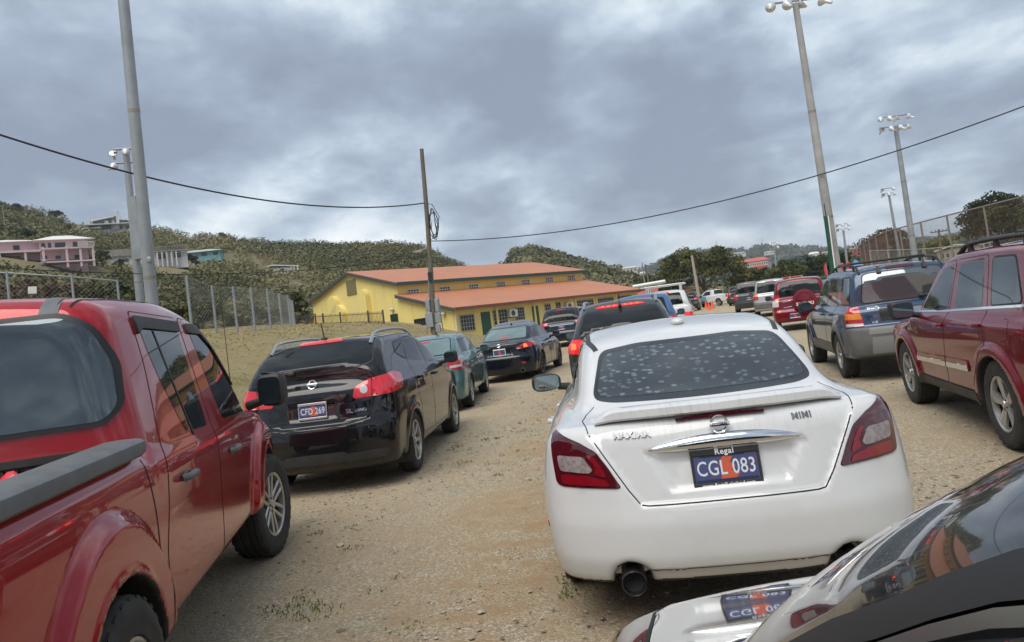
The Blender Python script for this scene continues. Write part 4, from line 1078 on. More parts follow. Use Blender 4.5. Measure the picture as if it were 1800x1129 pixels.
def modern_house():
    p = stand(hillA, 190, 404, 0.93); s = math.hypot(p[0], p[1])/1330
    o = thing('modern_house', 'white modern house with sloping roof on the hilltop', 'house', tuple(p), (0, 0, facing(p))); k = lambda v: v*s
    b = MB(); b.box((k(0), 4, k(1)), (k(58), 7, k(16))); b.box((k(2), 4.5, k(12)), (k(44), 6, k(8))); b.build('wall', M_wwall, o)
    b = MB(); b.prism([(k(-22), k(15)), (k(16), k(22)), (k(16), k(24)), (k(-24), k(17))], lambda u, v: (u, 0.6, v), lambda u, v: (u, 8.5, v)); b.prism([(k(16), k(15)), (k(34), k(13)), (k(34), k(15)), (k(16), k(17))], lambda u, v: (u, 0.6, v), lambda u, v: (u, 8.5, v)); b.build('roof', M_wroof, o)
    b = MB(); b.prism([(k(8), k(0)), (k(16), k(0)), (k(18), k(29)), (k(15), k(29))], lambda u, v: (u, -0.2, v), lambda u, v: (u, 1.0, v)); b.build('tower_wall', M_wwall, o)
    b = MB(); b.box((k(0), -0.5, k(8)), (k(66), 2.4, k(1.6))); b.box((k(-20), -0.2, k(3)), (k(20), 2, k(1.6))); b.prism([(k(-44), k(-5)), (k(-24), k(7)), (k(-24), k(9)), (k(-46), k(-3))], lambda u, v: (u, -0.6, v), lambda u, v: (u, 1.0, v)); b.build('terrace', M_wwall, o)
    wins(o, [(k(-12), 1.4, k(13), k(16), k(5)), (k(4), 1.4, k(14), k(4), k(9)), (k(11), -0.3, k(14), k(2), k(14)), (k(24), 0.4, k(12), k(9), k(5)), (k(-20), 0.4, k(4), k(12), k(5)), (k(-2), 0.4, k(4), k(14), k(6)), (k(16), 0.4, k(3), k(10), k(5)), (k(27), 0.4, k(3), k(4), k(5))])
modern_house()
def terrace_house():
    p = stand(hillA, 265, 457, 0.93); s = math.hypot(p[0], p[1])/1330; k = lambda v: v*s
    o = thing('terrace_house', 'white flat roofed house with grey terrace rail behind the grey poles', 'house', tuple(p), (0, 0, facing(p)))
    b = MB(); b.box((k(-36), 3, k(-2)), (k(52), 6, k(22))); b.box((k(30), 4.5, k(-2)), (k(50), 6, k(26))); b.build('wall', M_wwall, o)
    b = MB(); b.box((k(-38), 2.5, k(14)), (k(54), 6.2, k(11))); b.build('parapet', M_conc, o)
    q = MB()
    for u in np.linspace(k(5), k(56), 22): q.box((u, 0.9, k(17)), (k(1.0), 0.12, k(9)))
    q.box((k(30), 0.9, k(21)), (k(52), 0.2, k(1.2))); q.box((k(30), 0.9, k(13)), (k(52), 0.9, k(2.0))); q.build('railing', M_conc, o)
    for u in (10, 17, 24, 31, 38): 
        q = MB(); q.box((k(u), 0.6, k(-1)), (k(2.2), 0.5, k(24))); q.build('column', M_wwall, o)
    wins(o, [(k(-38), -0.05, k(2), k(13), k(5)), (k(16), 1.45, k(6), k(12), k(9)), (k(40), 1.45, k(6), k(10), k(8))])
    p = stand(hillA, 352, 453, 0.975); s2 = math.hypot(p[0], p[1])/1330; k = lambda v: v*s2
    o = thing('turquoise_house', 'turquoise house with pale roof beside the white terrace house', 'house', tuple(p), (0, 0, facing(p)+R(-12)))
    mt = mat('turquoise_render', (0.22, 0.42, 0.45), 0.8)
    b = MB(); b.box((k(0), 3, k(1)), (k(62), 5, k(20))); b.build('wall', mt, o)
    b = MB(); hip(b, k(-32), k(32), 0.3, 6, k(9), k(15), 0.8); b.build('roof', mat('pale_roof', (0.42, 0.50, 0.48), 0.7), o)
    wins(o, [(k(-18), 0.45, k(5), k(9), k(5)), (k(6), 0.45, k(5), k(9), k(5)), (k(24), 0.45, k(5), k(7), k(6))])
    p = stand(hillA, 490, 476, 0.96); s3 = math.hypot(p[0], p[1])/1330; k = lambda v: v*s3
    o = thing('low_house', 'low white house with an arched porch half hidden in scrub', 'house', tuple(p), (0, 0, facing(p)))
    b = MB(); b.box((k(-6), 2, k(-1)), (k(50), 4, k(11))); b.build('wall', M_wwall, o)
    b = MB(); b.prism([(k(-33), k(4)), (k(-10), k(9)), (k(34), k(4)), (k(34), k(5.5)), (k(-10), k(11)), (k(-33), k(6))], lambda u, v: (u, -0.4, v), lambda u, v: (u, 4.5, v)); b.build('roof', M_wroof, o)
    for u in (20, 25, 31):
        q = MB(); q.box((k(u), -0.3, k(-1)), (k(2), 0.4, k(11))); q.build('column', M_wwall, o)
    wins(o, [(k(-12), -0.05, k(1), k(6), k(4)), (k(6), -0.05, k(1), k(6), k(4))])
terrace_house()
def far_house(px, py, w, h, label, hill, wall, roof, n=3, rows=1, rot=0, name='far_house', group=None, roofh=0.35):
    p = stand(hill, px, py, 0.93); s = math.hypot(p[0], p[1])/1330; k = lambda v: v*s
    o = thing(name, label, 'house' if rows == 1 else 'building', tuple(p), (0, 0, facing(p)+R(rot)), group)
    b = MB(); b.box((0, k(w*0.25), k(h*0.1)), (k(w), k(w*0.5), k(h*1.8))); b.build('wall', wall, o)
    b = MB(); hip(b, k(-w/2), k(w/2), 0, k(w*0.5), k(h), k(h*(1+roofh)), k(w*0.03), k(w*0.18)); b.build('roof', roof, o)
    for j in range(rows): wins(o, [(k(-w/2+w*(i+0.5)/n), 0, k(h*(0.3+0.6*(j+0.3)/rows)), k(w/n*0.45), k(h*0.34/rows)) for i in range(n)])
    return o
M_rroof = mat('coral_roof', (0.50, 0.115, 0.085), 0.6); M_far = mat('cream_wall', (0.55, 0.50, 0.43), 0.8)
far_house(1322, 466, 52, 17, 'long cream apartment block with coral red roof on the wooded rise', hillD, M_far, M_rroof, 14, 2, -14, 'apartment_block')
far_house(1333, 466, 22, 8, 'coral red lower wing in front of the cream apartment block', hillD, mat('coral_wall', (0.48, 0.13, 0.10), 0.8), M_rroof, 6, 1, -14, 'apartment_wing')
far_house(1432, 456, 17, 9, 'white house among the trees left of the tall grey pole', hillD, M_wwall, M_wroof, 3)
far_house(1452, 446, 14, 5, 'cream house with tan roof high in the trees', hillD, M_far, mat('tan_roof', (0.36, 0.28, 0.2), 0.7), 2)
far_house(1388, 457, 11, 3, 'white roofed house alone in the wooded rise', hillD, M_wwall, M_wroof, 2)
far_house(1332, 481, 15, 4, 'small green roofed house below the apartment block', hillD, M_far, mat('green_roof', (0.10, 0.30, 0.24), 0.6), 2)
far_house(1503, 441, 18, 7, 'faded red house on the skyline left of the windscreen fence', hillD, mat('dusky_red', (0.30, 0.10, 0.085), 0.8), mat('dull_roof', (0.28, 0.2, 0.17), 0.8), 3)
far_house(1106, 470, 26, 8, 'cream house on the ridge right of the hall roof', hillB, M_far, M_far, 4)
far_house(1128, 471, 10, 6, 'white annex beside the cream ridge house', hillB, M_wwall, M_wroof, 2)
far_house(1168, 498, 15, 4, 'pale blue roofed house left of the big tree', hillD, M_far, mat('blue_roof', (0.25, 0.40, 0.46), 0.6), 2)
far_house(1300, 449, 20, 4, 'whitewashed house low on the far ridge', hillC, M_wwall, M_far, 3)
far_house(1352, 446, 16, 3, 'grey white house near the far ridge crest', hillC, M_far, M_wroof, 2)
far_house(1288, 462, 12, 3.5, 'white house partly hidden left of the apartment block', hillD, M_wwall, M_wroof, 2)
def school():
    p = pt(1683, 452, 100); s = 100/1330; k = lambda v: v*s; 
    o = thing('school_building', 'white building with a row of windows behind the ball field fence', 'building', (p[0], p[1], p[2]-k(10)), (0, 0, facing(p)+R(-6)))
    b = MB(); b.box((0, 3, k(12)), (k(62), 6, k(26))); b.build('wall', mat('school_cream', (0.44, 0.40, 0.33), 0.8), o)
    b = MB(); b.prism([(k(-34), k(24)), (k(0), k(31)), (k(36), k(26)), (k(36), k(28)), (k(0), k(33)), (k(-34), k(26))], lambda u, v: (u, -0.5, v), lambda u, v: (u, 6.5, v)); b.build('roof', M_wwall, o)
    wins(o, [(k(-22+8*i), 0, k(15), k(4.2), k(7)) for i in range(6)])
    b = MB(); b.box((k(2), -1.2, k(4)), (k(74), 0.3, k(10))); b.build('garden_wall', M_conc, o)
school()
# ------------------------------------------------------------------ poles, wires, fences
def flood(b, c, yaw, tilt=-35, r=0.21, big=1.0):
    """one floodlight head, reflector bowl facing along yaw"""
    M = Matrix.Translation(Vector(c)) @ Matrix.Rotation(yaw, 4, 'Z') @ Matrix.Rotation(R(tilt), 4, 'X')
    q = MB(); r *= big
    q.lathe([(0.0, r), (0.06*big, r*0.98), (0.16*big, r*0.62), (0.22*big, r*0.34), (0.26*big, r*0.32), (0.48*big, r*0.30), (0.50*big, 0.02)], 16, 'Y')
    b.cur = 0; b.add([M @ Vector((v[0], v[1], v[2])) for v in q.v], q.f)
    q = MB(); q.lathe([(0.02, r*0.96), (0.03, 0.01)], 16, 'Y'); b.cur = 1; b.add([M @ Vector(v) for v in q.v], q.f); b.cur = 0
def light_pole(name, label, base, top, r0, r1, heads, yaw, group=None, m=None, arm=1.8, big=1.0):
    base = np.array(base); top = np.array(top); zg = gz(base[0], base[1]); dr = (top-base)/(top[2]-base[2]); base = base+dr*(zg-0.3-base[2])
    o = thing(name, label, 'light pole', tuple(base), group=group)
    h = Vector(top-base)
    b = MB(); k = 6
    b.path([h*(i/k) for i in range(k+1)], [r0+(r1-r0)*i/k for i in range(k+1)], 16); p = b.build('pole', m or M_steel, o, True)
    q = MB()
    for f_ in (0.33, 0.66): c = h*f_; q.path([c-h*0.004, c+h*0.004], [r0*1.02+(r1-r0)*f_]*2, 14)
    q.build('joint_band', M_conc, p)
    if heads:
        dirx = Vector((math.cos(yaw), math.sin(yaw), 0))
        for zoff, n in heads:
            q = MB(); c = h+Vector((0, 0, zoff)); q.tube(c-dirx*arm/2, c+dirx*arm/2, 0.045, None, 8); q.build('crossarm', M_steel, o, True)
            for i in range(n):
                u = (i-(n-1)/2)*(arm/max(1, n-1)) if n > 1 else 0
                q = MB(); flood(q, c+dirx*u+Vector((0, 0, -0.12)), yaw+math.pi*(1 if (i+int(zoff*10)) % 3 else 0.15)+0.4*(i-1), -30, big=big); q.build('floodlight', [M_lampwhite, M_lens], o, True)
    return o
big = light_pole('steel_pole', 'thick grey steel pole rising out of frame behind the red pickup', pt(270, 560, 14), pt(207, -105, 14), 0.120, 0.095, [], 0)
b = MB(); c = Vector(pt(263, 457, 13.83))-Vector(big.location); b.add(*blob(tuple(c), (0.09, 0.09, 0.13), 2.6, 10, 8)); b.build('hand_hole', M_steel, big, True)
lp = light_pole('floodlight_pole', 'slim grey floodlight pole with a long steel box, beside the thick steel pole', pt(249, 556, 30), pt(221, 262, 30), 0.17, 0.12, [(0.0, 3), (-0.55, 2)], R(25), 'ball field floodlight poles', None, 0.95, 0.75)
A0, A1 = pt(245, 456, 29.8), pt(233, 347, 29.8); loc = Vector(lp.location)
b = MB()
dv = Vector(A1-A0)
b.prism([(-0.17, -0.14), (0.22, -0.14), (0.22, 0.14), (-0.17, 0.14)], lambda u, v: tuple(Vector(A0)-loc+Vector((u, v, 0))), lambda u, v: tuple(Vector(A1)-loc+Vector((u, v, 0))))
b.mat(1).prism([(0.222, -0.13), (0.30, -0.13), (0.30, 0.13), (0.222, 0.13)], lambda u, v: tuple(Vector(A0)-loc+Vector((u, v, 0))), lambda u, v: tuple(Vector(A1)-loc+Vector((u, v, 0))))
b.build('ballast_box', [M_steel, M_rimback], lp)
P_grp = 'ball field floodlight poles'
tp = light_pole('floodlight_pole', 'tall pale floodlight pole with a dark green conduit standing beside its base', pt(1474, 500, 30), pt(1398, 6, 30), 0.215, 0.115, [(0.1, 4), (0.75, 4)], R(10), P_grp, varied('pale_concrete_pole', (0.40, 0.40, 0.39), (0.29, 0.28, 0.27), 1.1, 0.8), 2.0)
g0, g1 = pt(1467, 500, 29.7), pt(1452, 380, 29.7); b = MB(); l0 = Vector(tp.location)
b.tube(Vector(g0)-l0, Vector(g1)-l0, 0.10, 0.085, 10); b.tube(Vector(g1)-l0, Vector(g1)-l0+Vector((0, 0, 0.5)), 0.02); gc = b.build('conduit', M_green, tp, True)
b = MB(); b.tube(Vector(g0)-l0+Vector((0.07, -0.09, 0)), Vector(g1)-l0+Vector((0.06, -0.08, 0)), 0.025); b.build('stripe', M_white, gc)
light_pole('floodlight_pole', 'floodlight pole with two rows of lamps behind the tall mesh fence', pt(1608, 452, 55), pt(1574, 222, 55), 0.24, 0.15, [(0.0, 4), (0.75, 4)], R(10), P_grp, None, 2.0)
light_pole('floodlight_pole', 'thin floodlight pole left of the fence with lamps halfway and on top', pt(1581, 448, 88), pt(1562, 340, 88), 0.22, 0.12, [(0.0, 3), (0.6, 2)], R(10), P_grp, None, 1.3)
light_pole('floodlight_pole', 'short floodlight pole above the playground tower', pt(1491, 478, 100), pt(1482, 402, 100), 0.2, 0.12, [(0.0, 3), (0.6, 3)], R(10), P_grp, None, 1.5)
light_pole('floodlight_pole', 'most distant floodlight pole, in front of the wooded rise', pt(1367, 496, 130), pt(1361, 434, 130), 0.22, 0.14, [(0.0, 2), (0.7, 2)], R(10), P_grp, None, 1.2, 1.2)
def post(name, label, p0, p1, r, m, cat='pole', cross=None):
    p0 = np.array(p0); p1 = np.array(p1); zg = min(gz(p0[0], p0[1])-0.2, p0[2])
    o = thing(name, label, cat, (p0[0], p0[1], zg)); l = Vector((p0[0], p0[1], zg)); b = MB(); b.path([(0, 0, 0), Vector(p0)-l+Vector((0, 0, 0.01)), Vector(p1)-l], [r*1.1, r*1.08, r*0.8], 10); b.build('shaft', m, o, True)
    if cross:
        q = MB(); c = Vector(p1)-l-Vector((0, 0, 0.3)); q.box(c, (cross, 0.12, 0.14)); 
        for k in (-0.45, -0.2, 0.2, 0.45): q.tube(c+Vector((k*cross, 0, 0)), c+Vector((k*cross, 0, 0.25)), 0.05)
        q.build('crossarm', m, o)
    return o
post('wooden_post', 'bare wooden post leaning in front of the big dark tree', pt(1228, 520, 78), pt(1216, 449, 78), 0.16, mat('pale_wood', (0.36, 0.31, 0.25), 0.85))
post('wooden_post', 'thin grey post near the right end of the hall roof', pt(1142, 505, 92), pt(1134, 465, 92), 0.13, M_wood)
post('wooden_post', 'very thin pale post just left of the grey post by the hall', pt(1134, 505, 96), pt(1129, 462, 96), 0.08, M_steel)
post('power_pole', 'power pole with a crossarm beyond the mesh fence', pt(1656, 462, 90), pt(1650, 403, 90), 0.15, M_wood, 'utility pole', 1.9)
post('street_lamp', 'pale lamp post in the trees left of the tall pole', pt(1426, 486, 120), pt(1421, 452, 120), 0.13, M_lampwhite, 'lamp post')
post('house_mast', 'thin mast above the pink house', hillA.at(10, 418), hillA.at(10, 418)+np.array([0, 0, 7.0]), 0.1, M_conc, 'mast')
post('house_mast', 'pale mast on the slope above the pink house porch', hillA.at(82, 406), hillA.at(82, 406)+np.array([0, 0, 5.0]), 0.1, M_conc, 'mast')
for px, dx in ((1262, 0), (1342, 1)):
    p = hillC.at(px, 441); post('radio_mast', 'thin radio mast on the far ridge, left one' if dx == 0 else 'thin radio mast on the far ridge, right one', p, p+np.array([0, 0, 22]), 0.5, M_conc, 'mast')

# utility pole with meters
u0, u1 = pt(764, 588, 41), pt(741, 262, 41)
up = thing('utility_pole', 'leaning weathered wooden utility pole with meter boxes in front of the hall', 'utility pole', (u0[0], u0[1], gz(u0[0], u0[1])-0.2))
ul = Vector(up.location); b = MB(); b.path([(0, 0, 0), Vector(u0)-ul+Vector((0, 0, 0.02)), Vector(u0*0.4+u1*0.6)-ul+Vector((0.05, 0, 0)), Vector(u1)-ul], [0.155, 0.15, 0.13, 0.11], 12); b.build('shaft', M_wood, up, True)
def up_at(py, dx=0.0, dy=0.0, dz=0.0): f_ = (588-py)/(588-262.0); return Vector(u0+(u1-u0)*f_)-ul+Vector((dx, dy-0.02, dz))
b = MB(); b.bbox(up_at(536, -0.22, -0.1), (0.24, 0.2, 0.62), 0.02); b.bbox(up_at(538, 0.28, -0.1), (0.20, 0.2, 0.7), 0.02); b.bbox(up_at(562, -0.18, -0.12), (0.40, 0.2, 0.8), 0.02); b.bbox(up_at(560, 0.30, -0.1), (0.30, 0.2, 0.55), 0.02); b.bbox(up_at(578, 0.26, -0.1), (0.26, 0.2, 0.42), 0.02)
mb_ = b.build('meter_box', M_steel, up)
b = MB()
for dx in (-0.42, -0.18, 0.25, 0.5): b.tube(up_at(586, dx), up_at(523, dx*0.7), 0.03)
b.tube(up_at(523, -0.15), up_at(480, -0.12), 0.035); b.build('conduit', M_steel, up, True)
b = MB(); b.box(up_at(487, 0.02, -0.14), (0.2, 0.1, 0.5)); b.build('fuse_box', M_rimback, up)
b = MB(); b.tube(up_at(436), up_at(440, -0.9), 0.04); b.add(*blob(tuple(up_at(441, -0.55)), (0.45, 0.2, 0.16), 2.4)); b.build('lamp_arm', M_conc, up, True)
b = MB()
for k in range(5):
    n = 18; pts_ = []; jx = 0.25*RNG.random()
    for i in range(n+1):
        th = 2*math.pi*i/n; pts_.append(up_at(393, 0.36+0.02*k+(0.15+0.02*k)*math.sin(th)+0.05*math.sin(3*th+k), -0.05*k, (0.62+0.06*k)*math.cos(th)-jx+0.06*math.sin(2*th+2*k)))
    b.path(pts_, 0.018, 6, False)
b.path([up_at(357), up_at(362, 0.4, -0.1), up_at(385, 0.75, -0.1), up_at(420, 0.45, -0.1), up_at(424)], 0.02, 6); b.build('cable_coil', M_cable, up, True)
def cable(name, label, A, B, sag, r, n=40):
    A = Vector(A); B = Vector(B); P = []
    for i in range(n+1):
        t = i/n; p = A.lerp(B, t); p.z -= sag*4*t*(1-t); P.append(p)
    b = MB(); b.path(P, r, 7, True); o = b.build(name, M_cable, None, True); return tag(o, label, 'cable')
cable('overhead_cable', 'thick black cable sagging from the upper left to the utility pole', pt(-260, 146, 20), up_at(357)+ul, 1.35, 0.032)
cable('overhead_cable', 'black cable rising from the utility pole to the upper right', up_at(424)+ul, pt(2050, 88, 24), 1.5, 0.024)
cable('overhead_cable', 'thin low wire crossing the hillside behind the two grey poles', pt(-150, 459, 24), up_at(447)+ul, 0.72, 0.016)

def link_panel(b, p0, p1, h0, h1, s, r):
    """chain link: two families of slanting wires in the plane from p0 to p1"""
    p0 = Vector(p0); p1 = Vector(p1); Lh = (p1-p0).xy.length; h = (h0+h1)/2
    def at(u, v): q = p0.lerp(p1, u/Lh); return Vector((q.x, q.y, q.z+v*(h0+(h1-h0)*u/Lh)/h))
    for sg in (1, -1):
        c = -h
        while c < Lh:
            u0, v0, u1, v1 = c, 0.0, c+h, h
            if u0 < 0: v0 = -u0; u0 = 0
            if u1 > Lh: v1 = h-(u1-Lh); u1 = Lh
            if v1 > v0:
                if sg < 0: u0, u1 = Lh-u0, Lh-u1
                b.path([at(u0, v0), at(u1, v1)], r, 3, False)
            c += s*1.414
M_link = mat('fence_wire', (0.36, 0.36, 0.34), 0.6, 0.3)
M_linkb = mat('brown_mesh', (0.16, 0.105, 0.075), 0.8)
def chain_fence(label, pts_, hs, m_post, m_wire, s, r, pr, bottom_rail=False, name='chain_link_fence', top=True):
    o = thing(name, label, 'fence', tuple(pts_[0]))
    l = Vector(pts_[0]); Q = [Vector(p)-l for p in pts_]
    for q, h in zip(Q, hs):
        b = MB(); b.tube(q-Vector((0, 0, 0.4)), q+Vector((0, 0, h+0.05)), pr, None, 8); b.build('post', m_post, o, True)
    b = MB(); b.path([q+Vector((0, 0, h-(0 if top else 0.02))) for q, h in zip(Q, hs)], pr*(0.75 if top else 0.15), 6)
    if bottom_rail: b.path([q+Vector((0, 0, h*0.36)) for q, h in zip(Q, hs)], pr*0.6, 6)
    b.build('rail', m_post, o, True)
    b = MB()
    for i in range(len(Q)-1): link_panel(b, Q[i], Q[i+1], hs[i], hs[i+1], s, r)
    b.build('wire_mesh', m_wire, o)
    return o
tops = [(-110, 473, 27.5), (12, 480, 28), (126, 487, 29), (206, 494, 30)]
P1 = [pt(*p) for p in tops]
chain_fence('near run of grey chain link fence behind the red pickup roof', [np.array([p[0], p[1], p[2]-2.5]) for p in P1], [2.5]*4, M_steel, M_link, 0.12, 0.0026, 0.045)
bot = [(336, 566, 34), (381, 586, 36), (418, 586, 37.5), (449, 585, 39.5), (477, 583, 42), (497, 582, 45), (512, 579, 49), (519, 576, 54)]
P2 = [pt(*p) for p in bot]
chain_fence('curving grey chain link backstop with tall posts beyond the dry grass', P2, [2.05, 2.25, 2.3, 2.35, 2.35, 2.2, 2.2, 1.9], M_steel, M_link, 0.13, 0.0034, 0.06, top=False)
p = pt(57, 510, 27.9); b = MB(); b.box((0, 0, 0), (0.36, 0.02, 0.26), M=Matrix.Rotation(R(6), 4, 'Y')); o = b.build('notice_plate', M_wwall); o.location = tuple(p); tag(o, 'small blank white notice plate hung on the near chain link fence', 'sign')
tf = [(1800, 345, 59), (1729, 363, 64), (1664, 379, 70), (1618, 391, 74.6), (1581, 401, 79), (1557, 407, 83), (1539, 416, 90), (1527, 422, 95.5), (1518, 427.5, 101), (1511, 433, 108)]
P3 = [pt(*p) for p in [(1890, 322, 54)]+tf]
g3 = [np.array([p[0], p[1], gz(p[0], p[1])-0.1]) for p in P3]
chain_fence('tall curved outfield fence of brown mesh on the right', g3, [p[2]-g[2] for p, g in zip(P3, g3)], mat('brown_post', (0.20, 0.17, 0.15), 0.7), M_linkb, 0.13, 0.0062, 0.09, False, 'outfield_fence')
lf = [pt(*p) for p in ((1900, 386, 50), (1729, 429, 60), (1622, 438, 68), (1560, 440, 78), (1528, 441, 88))]
gl = [np.array([p[0], p[1], gz(p[0], p[1])-0.1]) for p in lf]
chain_fence('lower pale rail fence in front of the tall brown mesh', gl, [p[2]-g[2] for p, g in zip(lf, gl)], mat('pale_rail', (0.36, 0.34, 0.31), 0.6), M_link, 0.2, 0.004, 0.045, True, 'rail_fence')
def iron_fence():
    a, c = pt(522, 582, 55), pt(676, 575, 51); n = 7
    o = thing('iron_fence', 'black iron picket fence in front of the yellow gable', 'fence', tuple(a)); d = Vector(c-a)
    for k in range(n):
        q = d*([0, 0.13, 0.24, 0.33, 0.53, 0.84, 1.0][k]); b = MB(); b.box(q+Vector((0, 0, 0.5)), (0.09, 0.09, 1.35)); b.build('post', M_grille, o)
    b = MB()
    for k in range(70): q = d*(k/69); b.box(q+Vector((0, 0, 0.55)), (0.022, 0.022, 1.05))
    b.build('pickets', M_grille, o)
    b = MB(); b.tube(d*0+Vector((0, 0, 0.15)), d+Vector((0, 0, 0.15)), 0.022); b.tube(Vector((0, 0, 0.95)), d+Vector((0, 0, 0.95)), 0.022); b.build('rail', M_grille, o)
iron_fence()

# ------------------------------------------------------------------ trees
def tr(label, px, pyb, d, w_px, h_px, kind, **k):
    p = pt(px, pyb, d); zb = min(gz(p[0], p[1]), p[2]) if k.pop('gnd', True) else p[2]
    s = d/1330; top = p[2]+h_px*s
    return tree(label, (p[0], p[1], zb), top-zb, w_px/2*s, kind=kind, rz=min(0.55*h_px*s, (top-zb)*0.47), **k)
tr('big dark spreading tree behind the parked pickups', 1238, 512, 92, 150, 76, 'olive', clumps=85, n=150, ls=0.16)
tr('low olive tree beside the big dark tree, on its left', 1150, 514, 105, 80, 32, 'olive', clumps=35, n=80, ls=0.2)
tr('bushy green tree right of the big dark tree', 1312, 514, 96, 75, 40, 'olive', clumps=40, n=90, ls=0.18)
tr('rounded olive tree behind the red spare wheel vehicle', 1385, 505, 105, 70, 44, 'olive', clumps=40, n=90, ls=0.18)
tr('dark tree just left of the tall pale pole', 1436, 500, 112, 60, 50, 'dark', clumps=40, n=90, ls=0.2)
tr('dark low tree below the coral roofed block', 1345, 508, 115, 70, 34, 'dark', clumps=35, n=80, ls=0.2)
tr('dark tree right of the tall pale pole', 1480, 486, 118, 55, 42, 'dark', clumps=35, n=80, ls=0.22)
tr('very large dark tree at the right edge behind the red wagon', 1770, 452, 78, 150, 108, 'dark', clumps=90, n=150, ls=0.17)
tr('paler crown of a second tree at the far right edge', 1850, 440, 72, 130, 80, 'olive', clumps=50, n=110, ls=0.17)
tr('brownish leafless tree seen through the tall mesh fence', 1562, 468, 120, 96, 62, 'brown', clumps=60, n=130, ls=0.16)
tr('lime green tree between the mesh fence posts', 1655, 452, 118, 76, 34, 'lime', clumps=40, n=90, ls=0.2)
tr('dull green tree right of the yellow canteen', 1195, 518, 85, 60, 26, 'dark', clumps=30, n=80, ls=0.18)
tr('thorny green tree by the left end of the hall', 520, 585, 78, 60, 70, 'olive', clumps=35, n=90, ls=0.22)
tr('brown thicket tree behind the near chain link fence', 60, 560, 46, 190, 62, 'brown', clumps=55, n=120, ls=0.12, name='thicket')
tr('brown green thicket behind the fence near the grey poles', 195, 565, 48, 120, 66, 'olive', clumps=45, n=110, ls=0.12, name='thicket')
tr('green thicket behind the chain link backstop, left part', 350, 595, 52, 110, 70, 'olive', clumps=45, n=110, ls=0.13, name='thicket')
tr('grey green thicket behind the chain link backstop, right part', 440, 595, 60, 110, 62, 'scrub', clumps=45, n=110, ls=0.13, name='thicket')
for px, py, w, h, lb in ((392, 416, 15, 10, 'lone round tree on the hill skyline'), (28, 374, 16, 14, 'bushy tree on the skyline above the pink house'), (98, 384, 20, 12, 'dark tree on the skyline left of the modern house'), (225, 404, 22, 14, 'dark tree beside the modern house'), (120, 412, 14, 14, 'palm like tree on the slope above the pink house'), (305, 448, 26, 18, 'dark tree beside the terrace house'), (330, 470, 44, 22, 'dark bush below the turquoise house'), (180, 466, 26, 26, 'green bush between the pink and white houses'), (40, 424, 44, 20, 'dark green trees behind the pink house roof'), (210, 474, 20, 18, 'pale bush in front of the white terrace house')):
    p = hillA.at(px, py+3); s = math.hypot(p[0], p[1])/1330
    tree(lb, (p[0], p[1], p[2]-0.5), (h+4)*s, w/2*s, kind='dark' if 'dark' in lb else 'olive', clumps=22, n=80, ls=0.3*s/0.12*0.8, trunk_h=0.2)

# ------------------------------------------------------------------ cones and playground
def on_ground(px, py):
    for d in np.arange(3, 140, 0.1):
        p = pt(px, py, d)
        if p[2] <= gz(p[0], p[1]): return p
    return pt(px, py, 70)
M_cone = mat('cone_orange', (0.85, 0.10, 0.03), 0.5)
for px, py, lb in ((1241.7, 542, 'leftmost orange traffic cone'), (1247.0, 545.3, 'middle and nearest orange traffic cone'), (1253.5, 542.7, 'rightmost orange traffic cone')):
    p = on_ground(px, py); o = thing('traffic_cone', lb+' of three in front of the white pickup', 'traffic cone', (p[0], p[1], gz(p[0], p[1])), group='orange traffic cones on the lot')
    b = MB(); b.lathe([(0.03, 0.16), (0.36, 0.09), (0.70, 0.035), (0.71, 0.01)], 14, 'Z'); b.build('cone', M_cone, o, True)
    b = MB(); b.bbox((0, 0, 0.018), (0.4, 0.4, 0.035), 0.01); b.build('base', M_cone, o)
